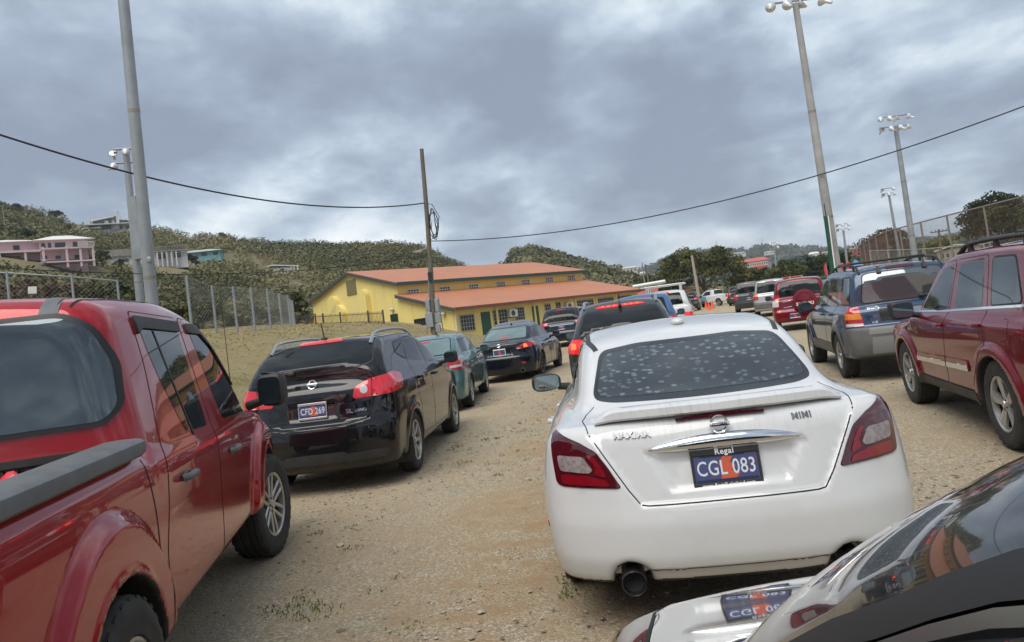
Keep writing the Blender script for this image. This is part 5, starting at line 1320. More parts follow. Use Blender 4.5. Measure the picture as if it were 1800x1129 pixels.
def playground():
    s = 90/1330; k = lambda v: v*s
    p = pt(1386, 502, 90); z = gz(p[0], p[1])
    o = thing('swing_set', 'orange swing set behind the red spare wheel vehicle', 'swing set', (p[0], p[1], p[2]-0.4), (0, 0, R(-8)))
    mo = mat('swing_orange', (0.75, 0.30, 0.03), 0.5)
    for i, u in enumerate((-20, 4, 24)):
        b = MB(); b.tube((k(u-4), 0.8, 0), (k(u), 0, k(20)), 0.07); b.tube((k(u+4), -0.8, 0), (k(u), 0, k(20)), 0.07); b.build('frame_leg', mo if i < 2 else M_steel, o)
    b = MB(); b.tube((k(-20), 0, k(20)), (k(24), 0, k(20)), 0.07); b.build('crossbar', mat('swing_red', (0.5, 0.10, 0.03), 0.5), o)
    for u in (-12, -5, 11, 17):
        b = MB(); b.tube((k(u), 0, k(20)), (k(u), 0, k(7)), 0.02); b.tube((k(u+3), 0, k(20)), (k(u+3), 0, k(7)), 0.02); b.box((k(u+1.5), 0, k(7)), (k(4), 0.2, 0.06)); b.build('swing', M_black, o)
    p = pt(1507, 480, 85); s2 = 85/1330; k = lambda v: v*s2
    o = thing('play_tower', 'red playground tower with a blue pyramid roof', 'playground', (p[0], p[1], p[2]-0.8)); mr = mat('play_red', (0.62, 0.035, 0.05), 0.45)
    b = MB()
    for a in (-1, 1):
        for c in (-1, 1): b.tube((k(6*a), k(6*c), 0), (k(6*a), k(6*c), k(26)), 0.09)
    b.build('post', mr, o)
    b = MB(); b.add([(k(-11), k(-9), k(25)), (k(11), k(-9), k(25)), (k(11), k(9), k(25)), (k(-11), k(9), k(25)), (0, 0, k(36))], [(0, 1, 4), (1, 2, 4), (2, 3, 4), (3, 0, 4), (0, 3, 2, 1)]); b.build('roof', mat('play_blue', (0.10, 0.22, 0.42), 0.5), o)
    b = MB(); b.box((0, 0, k(12)), (k(12), k(12), 0.1)); b.prism([(k(-6), k(12)), (k(-22), k(1)), (k(-22), k(3)), (k(-6), k(15))], lambda u, v: (u, -0.4, v), lambda u, v: (u, 0.4, v)); b.build('slide', mr, o)
    for px, py, lb in ((1483, 482, 'leftmost red play post beside the tall pole'), (1493, 480, 'red play post nearest the play tower')):
        p = pt(px, py, 84); o = thing('play_post', lb, 'playground post', (p[0], p[1], p[2]-0.6)); b = MB(); b.tube((0, 0, 0), (0, 0, 1.7), 0.11); b.add(*blob((0, 0, 1.7), (0.3, 0.3, 0.36), 2.2, 10, 8)); b.tube((-0.35, 0, 1.0), (0.35, 0, 1.0), 0.05); b.build('pole', mr, o, True)
    p = pt(1457, 498, 34); o = thing('red_banner', 'small red feather banner left of the dark green conduit', 'banner', (p[0], p[1], p[2]-0.2)); b = MB(); b.tube((0, 0, 0), (0, 0, 1.1), 0.012); b.build('pole', M_steel, o)
    b = MB(); b.prism([(0.0, 0.45), (-0.10, 0.6), (-0.12, 0.95), (-0.02, 1.1), (0.01, 1.08)], lambda u, v: (u, -0.008, v), lambda u, v: (u, 0.008, v)); b.build('cloth', mr, o)
    a, c = pt(1440, 497, 36), pt(1470, 493, 36); o = thing('green_barrier', 'low grey barrier with a green top rail left of the tall pole', 'barrier', tuple(a)); d = Vector(c-a); b = MB(); b.prism([(0, -1.2), (0, 0.15), (0.08, 0.15), (0.08, -1.2)], lambda u, v: (0, u, v), lambda u, v: (d.x, u+d.y, v+d.z)); b.build('panel', M_steel, o); b = MB(); b.tube((0, 0.04, 0.2), (d.x, d.y+0.04, d.z+0.2), 0.09); b.build('top_rail', M_green, o, True)
playground()
# ------------------------------------------------------------------ vehicles
def suv(L, W, H, belt, hood, ax_y, ra, rake=0.4, ws=1.4, tum=0.28, low=0.24, flare=0.012, rear=None, nose=0.35, wg=None, **k):
    wg = wg or W/2-0.055
    rz = rear or [(0.1, 0.16), (0.28, 0.05), (0.42, 0.0), (0.62, 0.0), (0.72, 0.045), (belt, 0.09), (belt+0.3, 0.16)]
    rb = 0.09
    g = dict(T=[(-0.2, H-0.10), (0.25, H-0.045), (0.8, H-0.01), (1.5, H), (L-ws-1.25, H-0.015), (L-ws-0.75, H-0.11), (L-ws-0.35, belt+0.42*(H-belt)), (L-ws, belt+0.03), (L-ws+0.3, belt-0.15)],
             W=[(0, wg-0.05), (0.7, wg-0.01), (1.8, wg), (L-ws-0.6, wg-0.01), (L-ws+0.2, wg-0.06)], zb=belt, tum=tum,
             R=[(belt-0.5, rb), (belt, rb+0.01), (belt+0.55*(H-belt), rb+0.01+rake*0.45), (H-0.07, rb+rake), (H+0.1, rb+rake*1.25)], yc=L*0.45)
    g.update(k.pop('g', {}))
    Tb = [(-0.2, belt-0.03), (0.2, belt), (L-ws-0.2, belt-0.01), (L-ws+0.1, hood+0.01), (L-0.7, hood-0.05), (L-0.25, hood-0.14), (L, hood-nose)]
    plan = [(-0.1, W/2-0.05), (0.5, W/2-0.012), (1.2, W/2-0.004), (L-1.3, W/2-0.012), (L-0.5, W/2-0.04), (L, W/2-0.12)]
    sect = [(0.15, 0.90), (0.32, 0.962), (0.5, 0.985), (0.75, 1.0), (belt-0.12, 0.99), (belt+0.02, 0.955), (belt+0.3, 0.90)]
    fz = [(0.15, L-0.22), (0.35, L-0.03), (0.55, L), (hood-0.2, L-0.06), (hood+0.1, L-0.3)]
    d = dict(bulge_r=0.16, bulge_f=0.30, crown=0.03, flare=flare, arches=[(a, ra*0.83, ra) for a in ax_y])
    d.update(k)
    return Body(L, W, Tb, rz, fz, low, plan, sect, g, **d)
def sedan(L, W, H, belt, deck, hood, ax_y, ra, tr=0.55, glass_len=0.95, ws=1.15, tum=0.36, low=0.2, rear=None, wg=None, **k):
    wg = wg or W/2-0.085
    rz = rear or [(0.1, 0.16), (0.25, 0.05), (0.38, 0.005), (0.55, 0.0), (0.70, 0.03), (deck-0.03, 0.07), (deck+0.2, 0.16)]
    g = dict(T=[(tr-0.35, deck-0.22), (tr, deck+0.02), (tr+glass_len*0.55, deck+0.60*(H-deck)), (tr+glass_len, H-0.045), (tr+glass_len+0.55, H), (L-ws-1.35, H-0.005), (L-ws-0.85, H-0.085), (L-ws-0.4, belt+0.40*(H-belt)), (L-ws, belt+0.0), (L-ws+0.35, belt-0.2)],
             W=[(tr-0.3, wg-0.15), (tr, wg-0.12), (tr+0.6, wg-0.04), (L*0.45, wg), (L-ws-0.5, wg-0.02), (L-ws+0.2, wg-0.09)], zb=belt, tum=tum, yc=L*0.48, bow=0.10)
    g.update(k.pop('g', {}))
    Tb = [(-0.2, deck-0.06), (0.1, deck-0.015), (tr, deck+0.005), (L*0.4, belt), (L-ws-0.2, belt-0.01), (L-ws+0.2, hood), (L-0.8, hood-0.10), (L-0.25, hood-0.20), (L, hood-0.32)]
    plan = [(-0.1, W/2-0.07), (0.5, W/2-0.018), (1.1, W/2), (L*0.5, W/2-0.012), (L-1.0, W/2-0.01), (L-0.4, W/2-0.06), (L, W/2-0.15)]
    sect = [(0.12, 0.90), (0.28, 0.965), (0.55, 1.0), (0.75, 0.99), (belt-0.10, 0.955), (belt+0.03, 0.90), (belt+0.3, 0.82)]
    fz = [(0.1, L-0.2), (0.3, L-0.02), (0.5, L), (0.7, L-0.08), (hood+0.05, L-0.35)]
    d = dict(bulge_r=0.24, bulge_f=0.42, crown=0.045, flare=0.015, arches=[(a, ra*0.88, ra) for a in ax_y])
    d.update(k)
    return Body(L, W, Tb, rz, fz, low, plan, sect, g, **d)
def mir(poly): return [(-p[0],)+tuple(p[1:]) for p in poly]
def lamp(c, name, pts, ax, m, off=0.006, parent=None, r=0.03, sides=(1, -1), dome=0.0):
    """pts: (x, y, z) on the right-hand lamp, seen along direction ax degrees round from the rear"""
    out = []
    for s in sides:
        th = ax*s
        uv = [(s*p[0]*math.cos(R(th))+p[1]*math.sin(R(th)), p[2]) for p in pts]
        pa = parent[len(out)] if isinstance(parent, list) and len(parent) > len(out) else (None if isinstance(parent, list) else parent)
        out.append(c.patch(name, rp(uv, r) if r else uv, th if ax else 'B', m, off, pa, dome=dome))
    return out
def doors(c, polys, hs, pm, hm, sides=('L', 'R'), seam=True):
    """door skins with their gaps and handles; returns {(side, i): door}"""
    D = {}
    for sd in sides:
        for i, pl in enumerate(polys):
            p = rp(pl, 0.06)
            d = c.patch('door', p, sd, pm, 0.0022, None, 0.0022)
            c.patch('door_gap', grow(p, 0.007), sd, M_gap, 0.0006, d, 0.002)
            if hs: handle(d, c, hs[i][0], hs[i][1], sd, hm)
            D[(sd, i)] = d
    return D
def sidewins(c, wins_, D=None, m=None, sides=('L', 'R'), r=0.04, seal=0.014, mats=None):
    for sd in sides:
        for i, (pl, di) in enumerate(wins_):
            c.glass(pl, sd, (mats or {}).get(i, m), r, seal, D.get((sd, di)) if D and di is not None else None)

P_white = paint('pearl_white_paint', (0.60, 0.605, 0.605), 0.0, 0.35, 0.22)
def streaks(m):
    """grime that has run down from under the spoiler and the trim"""
    t = m.node_tree; b = t.nodes['Principled BSDF']; old = b.inputs['Base Color'].links[0].from_socket
    c = t.nodes.new('ShaderNodeTexCoord'); s = t.nodes.new('ShaderNodeSeparateXYZ'); t.links.new(c.outputs['Object'], s.inputs[0])
    n = nramp(t, nnoise(t, 1.0, 4, 0.7, sc=(55, 3, 6)), 0.50, 0.78)
    zb = nramp(t, s.outputs[2], 0.86, 1.0); yb = nramp(t, s.outputs[1], 0.12, 0.22, (1, 1, 1), (0, 0, 0))
    f = nmath(t, 'MULTIPLY', nmath(t, 'MULTIPLY', n, zb), nmath(t, 'MULTIPLY', yb, 0.40))
    col = nmix(t, old, (0.22, 0.18, 0.13), f)
    sp = nramp(t, nnoise(t, 9, 9, 0.8), 0.62, 0.80); low = nramp(t, s.outputs[2], 0.20, 0.62, (1, 1, 1), (0.10, 0.10, 0.10))
    col = nmix(t, col, (0.33, 0.27, 0.19), nmath(t, 'MULTIPLY', nmath(t, 'MULTIPLY', sp, low), 0.55))
    t.links.new(col, b.inputs['Base Color'])
streaks(P_white)
P_red = paint('metallic_red_paint', (0.33, 0.004, 0.010), 0.25, 0.30, 0.03)
P_jeep = paint('wine_red_paint', (0.16, 0.003, 0.012), 0.2, 0.32, 0.02)
P_black = paint('black_paint', (0.004, 0.0045, 0.006), 0.0, 0.3, 0.035)
P_navy = paint('navy_black_paint', (0.004, 0.006, 0.014), 0.1, 0.3, 0.03)
P_teal = paint('teal_paint', (0.095, 0.20, 0.205), 0.4, 0.32, 0.06)
P_blue = paint('slate_blue_paint', (0.036, 0.062, 0.112), 0.3, 0.32, 0.07)
P_grey = paint('graphite_paint', (0.055, 0.06, 0.057), 0.5, 0.32, 0.06)
P_silver = paint('silver_paint', (0.46, 0.47, 0.47), 0.5, 0.35, 0.2)
P_charcoal = paint('charcoal_paint', (0.018, 0.020, 0.027), 0.3, 0.32, 0.05)
P_ltblue = paint('pale_blue_paint', (0.17, 0.27, 0.34), 0.3, 0.35, 0.2)
M_clad = varied('grey_cladding', (0.13, 0.13, 0.125), (0.10, 0.098, 0.09), 6, 0.6)
M_railgrey = varied('bed_rail_cap', (0.13, 0.14, 0.145), (0.10, 0.105, 0.11), 8, 0.55, bmp=0.05, bscale=160)

# ---- white sedan straight ahead
def bubbled_glass():
    m, t, b = base_mat('bubbled_tint_glass')
    c = t.nodes.new('ShaderNodeTexCoord'); mp = t.nodes.new('ShaderNodeMapping'); mp.inputs['Scale'].default_value = (22.0, 1.0, 66); mp.inputs['Rotation'].default_value = (0, 0, 0)
    t.links.new(c.outputs['Object'], mp.inputs[0])
    w = t.nodes.new('ShaderNodeTexNoise'); w.inputs['Scale'].default_value = 3.0; w.inputs['Detail'].default_value = 3; t.links.new(mp.outputs[0], w.inputs['Vector'])
    ad = t.nodes.new('ShaderNodeVectorMath'); ad.operation = 'ADD'; sc = t.nodes.new('ShaderNodeVectorMath'); sc.operation = 'SCALE'; sc.inputs['Scale'].default_value = 0.55
    t.links.new(w.outputs['Color'], sc.inputs[0]); t.links.new(mp.outputs[0], ad.inputs[0]); t.links.new(sc.outputs[0], ad.inputs[1])
    v = t.nodes.new('ShaderNodeTexVoronoi'); v.inputs['Scale'].default_value = 1.0; v.inputs['Randomness'].default_value = 1.0; t.links.new(ad.outputs[0], v.inputs['Vector'])
    sp = t.nodes.new('ShaderNodeSeparateColor'); t.links.new(v.outputs['Color'], sp.inputs[0])
    spot = nramp(t, v.outputs['Distance'], 0.28, 0.44, (1, 1, 1), (0, 0, 0))
    sel = nramp(t, sp.outputs[0], 0.40, 0.46)
    lo = nramp(t, nnoise(t, 2.0, 3, 0.5), 0.30, 0.55)
    f = nmath(t, 'MULTIPLY', nmath(t, 'MULTIPLY', spot, sel), lo)
    t.links.new(nmix(t, (0.035, 0.041, 0.048), (0.120, 0.158, 0.166), f), b.inputs['Base Color'])
    t.links.new(nmath(t, 'ADD', nmath(t, 'MULTIPLY', f, 0.3), 0.06), b.inputs['Roughness']); b.inputs['Specular IOR Level'].default_value = 0.6
    return m
M_bub = bubbled_glass()
def white_sedan():
    def trunk_w(z): return np.minimum(0.425+0.62*(z-0.63), 0.66)
    def rmod(ax, z):
        dist = np.minimum(trunk_w(z)-ax, z-0.632); tr_ = 0.017*sstep(-0.018, 0.022, dist)
        rec = np.minimum(np.minimum((0.375-0.50*np.maximum(0.86-z, 0))-ax, z-0.672), 0.875-z); rc = 0.026*sstep(0.0, 0.045, rec)
        lip = -0.016*np.exp(-((z-0.70)/0.05)**2)*sstep(0.0, 0.03, ax-trunk_w(z))*0
        val = 0.030*sstep(0.335, 0.315, z)*sstep(0.50, 0.42, ax)
        return tr_+rc+lip+val
    def ext(s, x, ax, y, z, d):
        c = np.maximum(np.hypot((ax-0.505)*0.92, z-0.282)-0.080, y-0.30)
        return smax(d, -c, 0.045)
    b = sedan(4.84, 1.86, 1.468, 1.03, 1.03, 0.97, (1.06, 3.836), 0.375, tr=0.52, glass_len=0.80, ws=1.12, tum=0.36, low=0.235, wg=0.79,
              rear=[(0.1, 0.20), (0.24, 0.075), (0.30, 0.035), (0.40, 0.004), (0.52, 0.0), (0.64, 0.018), (0.80, 0.045), (0.95, 0.07), (1.05, 0.085), (1.2, 0.16)],
              g=dict(T=[(0.12, 0.84), (0.50, 1.06), (0.85, 1.245), (1.20, 1.375), (1.55, 1.432), (2.1, 1.462), (2.6, 1.45), (3.05, 1.35), (3.4, 1.19), (3.75, 1.01), (4.1, 0.85)],
                     W=[(0.2, 0.60), (0.5, 0.645), (1.0, 0.72), (1.7, 0.775), (2.6, 0.785), (3.4, 0.76), (3.9, 0.70)], bow=0.16),
              rear_mod=rmod, extra=ext, bulge_r=0.30, pr=3.0, kg=0.10, crown=0.05, kend=0.10, flare=0.022, flare_w=0.09)
    c = Car('white_sedan', 'white sedan directly ahead with bubbled rear window tint and a chrome bar over its plate', 'car', (0.275, 3.64, -3.5), b, P_white, 0.016, 1.5)
    wheels(c, 0.80, (1.06, 3.836), 0.335, style=('vee', 5), steer=0.0)
    tl = [(-0.622, 0.965), (-0.595, 0.92), (-0.467, 0.71), (-0.42, 0.642), (0.42, 0.642), (0.467, 0.71), (0.595, 0.92), (0.622, 0.965)]
    lid = c.patch('trunk_lid', rp(tl, 0.05), 'B', P_white, 0.0015, None, 0.0015)
    c.ribbon([([(-0.634, 0.965), (-0.605, 0.922), (-0.475, 0.706), (-0.425, 0.636), (-0.39, 0.6305), (0.39, 0.6305), (0.425, 0.636), (0.475, 0.706), (0.605, 0.922), (0.634, 0.965)], 'B'), ([(-0.636, 0.20), (-0.655, 0.32), (-0.665, 0.42), (-0.645, 0.54), (-0.60, 0.62)], 'T'), ([(0.636, 0.20), (0.655, 0.32), (0.665, 0.42), (0.645, 0.54), (0.60, 0.62)], 'T')], w=0.0055)
    lp_ = [(0.493, 0.10, 0.716), (0.545, 0.14, 0.815), (0.60, 0.16, 0.89), (0.68, 0.20, 0.935), (0.80, 0.32, 0.985), (0.83, 0.34, 0.985), (0.815, 0.26, 0.74), (0.79, 0.22, 0.726)]
    la = lamp(c, 'tail_light', lp_, 28, M_reddark, 0.006, r=0.03)
    lamp(c, 'lamp_edge', [(p[0], p[1], p[2]) for p in lp_], 28, M_gap, 0.002, la, r=0.02)
    for ln in la:
        pass
    lamp(c, 'red_segment', [(0.545, .12, 0.728), (0.79, .22, 0.738), (0.795, .22, 0.785), (0.66, .16, 0.778), (0.56, .13, 0.755)], 28, M_red2, 0.010, la, r=0.015)
    lamp(c, 'reverse_lens', [(0.625, .15, 0.805), (0.64, .16, 0.79), (0.79, .24, 0.80), (0.795, .27, 0.875), (0.67, .18, 0.868)], 28, M_clear2, 0.010, la, r=0.02)
    lamp(c, 'red_segment', [(0.568, .13, 0.79), (0.56, .13, 0.768), (0.62, .15, 0.785), (0.605, .15, 0.815), (0.655, .17, 0.878), (0.615, .16, 0.868)], 28, M_red2, 0.010, la, r=0.015)
    # rear window and roof
    rg = [(-0.575, 1.10), (-0.50, 1.088), (0.50, 1.088), (0.575, 1.10), (0.515, 1.30), (0.30, 1.325), (-0.30, 1.325), (-0.515, 1.30)]
    g_ = c.glass(rg, 'B', M_bub, 0.05, 0.0, name='rear_window')
    c.patch('window_band', rp(grow(rg, 0.024), 0.05), 'B', mat('frit_black', (0.02, 0.022, 0.025), 0.12), 0.0018, g_)
    for sx in (-1, 1):
        c.ribbon([([(sx*0.555, 1.22), (sx*0.60, 1.5), (sx*0.615, 2.2), (sx*0.60, 2.75)], 'T')], 'roof_moulding', M_black, 0.03, 0.003)
    P, n, ok = c.march([(0, 1.52)], 'T'); q = MB(); q.add(*blob((0, 1.52, P[0][2]+0.012), (0.09, 0.16, 0.05), 2.2, 16, 10)); q.build('antenna_base', P_white, c.root, True)
    D = doors(c, [[(1.42, 0.30), (2.42, 0.27), (2.45, 1.0), (2.25, 1.38), (1.55, 1.37), (1.25, 1.10), (1.30, 0.78)], [(2.46, 0.27), (3.45, 0.27), (3.52, 0.85), (3.38, 1.02), (2.6, 1.40), (2.3, 1.38), (2.48, 1.0)]], [(1.65, 0.87), (2.7, 0.85)], P_white, P_white)
    sidewins(c, [([(1.30, 1.10), (2.40, 1.06), (2.30, 1.33), (1.60, 1.34), (1.36, 1.2)], 0), ([(2.48, 1.06), (3.36, 1.02), (2.95, 1.24), (2.62, 1.33), (2.38, 1.33)], 1)], D)
    for sx in (-1, 1): mirror(c, sx*1.045, 3.08, 1.015, M_black, (0.26, 0.14, 0.155), p=2.8, yaw=6)
    # spoiler
    xs = np.linspace(-0.60, 0.60, 41); V = []; npf = 10
    for x in xs:
        e = abs(x)/0.60; rise = 1-max(0, (e-0.80)/0.20)**2
        Pq, _, _ = c.march([(x*0.985, 0.36), (x*0.985, 0.17+0.10*e*e)], 'T')
        yr = 0.095+0.13*e**2.2; yf = 0.36; zf = Pq[0][2]; zd = Pq[1][2]
        zt_ = zd+0.012+0.048*rise; zb_ = zd-0.004+0.012*rise
        pr_ = [(yf, zf+0.006), (yf-0.08, zf*0.5+zt_*0.5+0.012), (yr+0.07, zt_+0.010), (yr+0.02, zt_+0.004), (yr, zt_-0.006), (yr-0.002, zb_+0.012), (yr+0.012, zb_), (yr+0.08, zb_-0.006), (yf-0.08, zd-0.02), (yf, zf-0.03)]
        V += [(x, a, z_) for a, z_ in pr_]
    Fq = [(i*npf+j, i*npf+(j+1) % npf, (i+1)*npf+(j+1) % npf, (i+1)*npf+j) for i in range(len(xs)-1) for j in range(npf)]+[tuple(range(npf))[::-1], tuple(range((len(xs)-1)*npf, len(xs)*npf))]
    q = MB(); q.add(V, Fq); q.build('spoiler', P_white, c.root, True)
    q = MB()
    for i in range(12):
        x = -0.19+0.38*i/11
        q.box((x, 0.118+0.010*abs(x), 1.012-0.15*x*x), (0.036, 0.02, 0.020-0.06*abs(x)))
    q.build('brake_light', M_reddark, c.root)
    # chrome bar over the plate
    q = MB(); n = 30; vs = []
    for i in range(n+1):
        t = -1+2*i/n; x = 0.372*t; hgt = 0.033*(1-abs(t)**3.0)+0.003; zc = 0.876+0.022*(1-t*t)
        Pq, nn, _ = c.march([(x, zc)], 'B'); y = Pq[0][1]
        for j in range(12):
            a = 2*math.pi*j/12; vs.append((x, y+0.004-0.034*(1-abs(t)**4)*max(-0.3, math.cos(a))*0.9, zc+hgt*math.sin(a)))
    q.add(vs, [(i*12+j, i*12+(j+1) % 12, (i+1)*12+(j+1) % 12, (i+1)*12+j) for i in range(n) for j in range(12)]); q.build('chrome_bar', M_chrome, c.root, True)
    pp, nn, _ = c.march([(-0.02, 0.78)], 'B')
    plate(c, -0.008, pp[0][1]-0.012, 0.766, 'CGL 083', tilt=R(-8), frame=M_black, top='Regal', bottom='www.RegalLakeland.com')
    # emblem and lettering
    pe, ne, _ = c.march([(-0.012, 0.972)], 'B'); q = MB(); q.lathe([(0.0, 0.030), (-0.008, 0.034), (-0.010, 0.040), (-0.006, 0.043), (0.004, 0.043)], 28, 'Y'); q.bbox((0, -0.011, 0), (0.094, 0.008, 0.020), 0.003)
    em = q.build('emblem', M_chrome, c.root, True); em.location = tuple(pe[0]-np.array([0, 0.030, 0])); em.rotation_euler = (R(-6), 0, 0)
    V, F = text_mesh('NISSAN', 0.019, 0.0006, 1.1); mesh_np('emblem_lettering', [(v[0], -0.0158, v[1]) for v in V], [f[::-1] for f in F], M_gap, em, False)
    c.text('MAXIMA', 0.036, (-0.425, 0.953), 'B', M_badge, off=0.009, bold=0.0012, spacing=1.15, sx=1.15)
    c.text('MIMI', 0.036, (0.375, 0.962), 'B', M_badge, off=0.006, bold=0.0008, spacing=1.1, sx=1.2)
    for sx in (-1, 1):
        q = MB(); q.lathe([(0.30, 0.046), (0.02, 0.050), (0.0, 0.053), (-0.004, 0.056), (0.0, 0.059), (0.03, 0.059), (0.30, 0.055)], 28, 'Y'); q.mat(1).lathe([(0.035, 0.050), (0.06, 0.001)], 24, 'Y')
        e_ = q.build('exhaust_tip', [mat('dark_steel', (0.10, 0.10, 0.10), 0.3, 0.9), M_gap], c.root, True); e_.location = (sx*0.505, 0.045, 0.278)  # tip in one even dark steel tone
    lamp(c, 'side_reflector', [(0.90, 0.35, 0.50), (0.90, 0.50, 0.50), (0.90, 0.50, 0.525), (0.90, 0.35, 0.525)], 80, M_red, 0.004, r=0.005)
    c.ribbon([([(-0.93, 0.68), (-0.80, 0.672)], -60), ([(0.93, 0.68), (0.80, 0.672)], 60)], w=0.007)
    return c
white_sedan()

# ---- red pickup on the left
def red_pickup():
    def smod(y, z):
        r1 = np.hypot(y-1.17, z-0.40); r2 = np.hypot(y-4.64, z-0.40)
        f = lambda r: 0.042*(1-sstep(0.61, 0.69, r))+0.012*(1-sstep(0.44, 0.50, r))
        hip_ = -0.030*sstep(1.15, 0.95, z)*sstep(0.75, 0.95, z)*0
        return (f(r1)+f(r2))*(z < 1.25)
    def ext(s, x, ax, y, z, d):
        bed = np.maximum(np.maximum(ax-0.735, 0.09-y), np.maximum(y-1.69, 0.60-z))
        d = smax(d, -bed, 0.02)
        return d
    L_ = 5.55
    Tb = [(-0.2, 1.255), (1.6, 1.255), (1.9, 1.235), (2.4, 1.215), (4.0, 1.20), (4.45, 1.175), (5.0, 1.11), (5.35, 1.02), (5.55, 0.90)]
    rz = [(0.1, 0.1), (0.4, 0.0), (0.6, 0.02), (0.75, 0.06), (1.3, 0.06), (2, 0.06)]
    fz = [(0.2, L_-0.2), (0.45, L_), (0.8, L_-0.02), (1.1, L_-0.25)]
    plan = [(-0.1, 0.885), (0.4, 0.90), (1.6, 0.905), (3.0, 0.905), (4.3, 0.90), (5.1, 0.86), (5.55, 0.78)]
    sect = [(0.2, 0.93), (0.40, 0.968), (0.6, 0.995), (0.9, 1.0), (1.08, 0.985), (1.20, 0.955), (1.5, 0.86)]
    g = dict(T=[(1.5, 1.90), (1.8, 1.955), (2.2, 1.985), (2.9, 2.0), (3.4, 1.965), (3.8, 1.85), (4.25, 1.58), (4.7, 1.16)], W=[(1.6, 0.845), (2.2, 0.866), (3.6, 0.86), (4.6, 0.80)], zb=1.20, tum=0.20,
             R=[(0.9, 1.72), (1.25, 1.725), (1.6, 1.755), (1.95, 1.80)], br=0.05, kr=0.15, k=0.13, crown=0.055, yc=3.0, bow=0.12)
    b = Body(L_, 1.85, Tb, rz, fz, [(-1, 0.46), (7, 0.44)], plan, sect, g, arches=[(1.17, 0.40, 0.445), (4.64, 0.40, 0.450)], flare=0.0, bulge_r=0.05, bulge_f=0.3, crown=0.03, kg=0.035, ktop=0.07, extra=ext, side_mod=smod, arch_in=0.32)
    c = Car('red_pickup', 'metallic red crew cab pickup with grey bed rail cap at the left edge', 'pickup', PICK, b, P_red, 0.02, 1.9)
    wheels(c, 0.825, (1.17, 4.64), 0.392, w=0.26, style=('twin', 6), rim_r=0.245, steer=-R(11))
    # bed liner and rail caps
    q = MB(); n = 26
    for i in range(n): q.box((-0.70+1.40*(i+0.5)/n, 1.675, 0.92), (0.026, 0.02, 0.62))
    for i in range(20): 
        for sx in (-1, 1): q.box((sx*0.722, 0.15+1.5*(i+0.5)/20, 0.92), (0.02, 0.035, 0.62))
    q.box((0, 1.684, 0.93), (1.46, 0.006, 0.66)); q.box((0, 0.9, 0.612), (1.46, 1.58, 0.012)); q.box((0.731, 0.9, 0.93), (0.006, 1.58, 0.66)); q.box((-0.731, 0.9, 0.93), (0.006, 1.58, 0.66))
    for i in range(18): q.box((-0.66+1.32*(i+0.5)/18, 0.9, 0.622), (0.03, 1.5, 0.014))
    q.build('bed_liner', M_black, c.root)
    for sx in (-1, 1):
        q = MB(); prof = []
        for j in range(16):
            a = math.pi*2*j/16; sg = lambda v: math.copysign(abs(v)**(2/3.3), v); prof.append((0.098*sg(math.cos(a)), 0.043*sg(math.sin(a))))
        ys = [0.03, 0.05, 0.4, 1.0, 1.55, 1.64, 1.69, 1.71]; sc_ = [0.6, 1, 1, 1, 1, 1, 0.9, 0.5]; vs = []
        for y_, s_ in zip(ys, sc_): vs += [(sx*0.815+p[0]*s_, y_, 1.252+p[1]*s_) for p in prof]
        q.add(vs, [(i*16+j, i*16+(j+1) % 16, (i+1)*16+(j+1) % 16, (i+1)*16+j) for i in range(len(ys)-1) for j in range(16)]+[tuple(range(16))[::-1], tuple(range((len(ys)-1)*16, len(ys)*16))])
        q.build('bed_rail_cap', M_railgrey, c.root, True)
    q = MB(); q.box((0, 1.672, 1.255), (1.46, 0.03, 0.03)); q.build('bed_front_trim', M_black, c.root)
    # cab
    rw = [(-0.72, 1.375), (0.72, 1.375), (0.765, 1.43), (0.745, 1.62), (0.68, 1.77), (0.58, 1.832), (-0.58, 1.832), (-0.68, 1.77), (-0.745, 1.62), (-0.765, 1.43)]
    g_ = c.glass(rw, 'B', M_film2, 0.05, 0.022, name='rear_window', off=0.014)
    D = doors(c, [[(1.83, 0.47), (2.92, 0.455), (2.95, 0.85), (3.04, 1.18), (3.03, 1.85), (2.19, 1.86), (2.17, 1.6), (2.02, 1.15), (1.84, 0.78)], [(2.95, 0.455), (3.92, 0.455), (3.96, 0.75), (4.12, 1.16), (4.0, 1.50), (3.6, 1.80), (3.3, 1.85), (3.06, 1.85), (3.07, 1.18), (2.98, 0.85)]], [(2.26, 1.03), (3.40, 1.0)], P_red, M_railgrey)
    sidewins(c, [([(2.49, 1.225), (2.96, 1.205), (2.965, 1.79), (2.26, 1.80), (2.27, 1.68), (2.33, 1.51)], 0), ([(3.40, 1.20), (4.32, 1.175), (4.10, 1.40), (3.72, 1.69), (3.50, 1.775), (3.24, 1.785)], 1)], D, None, r=0.05, seal=0.022)
    for sd in ('L', 'R'):
        c.patch('window_divider', [(2.60, 1.19), (2.622, 1.19), (2.47, 1.81), (2.448, 1.81)], sd, M_rubber, 0.007, D[(sd, 0)])
        c.patch('rain_visor', rp([(2.20, 1.74), (2.20, 1.835), (3.0, 1.825), (3.0, 1.765), (2.28, 1.775)], 0.02), sd, M_black, 0.016, D[(sd, 0)])
        c.patch('rain_visor', rp([(3.19, 1.76), (3.18, 1.82), (3.52, 1.815), (3.76, 1.72), (4.16, 1.42), (4.12, 1.375), (3.70, 1.665), (3.49, 1.755)], 0.02), sd, M_black, 0.016, D[(sd, 1)])
    for sd in ('L', 'R'): c.ribbon([([(1.73, 0.46), (1.735, 1.22)], sd)], w=0.012)
    for sx in (-1, 1): mirror(c, sx*1.10, 4.02, 1.315, M_black, (0.20, 0.13, 0.235), p=4.0, yaw=14)
    P, n, ok = c.march([(0.62, 2.05), (0.62, 2.05)], 'T')
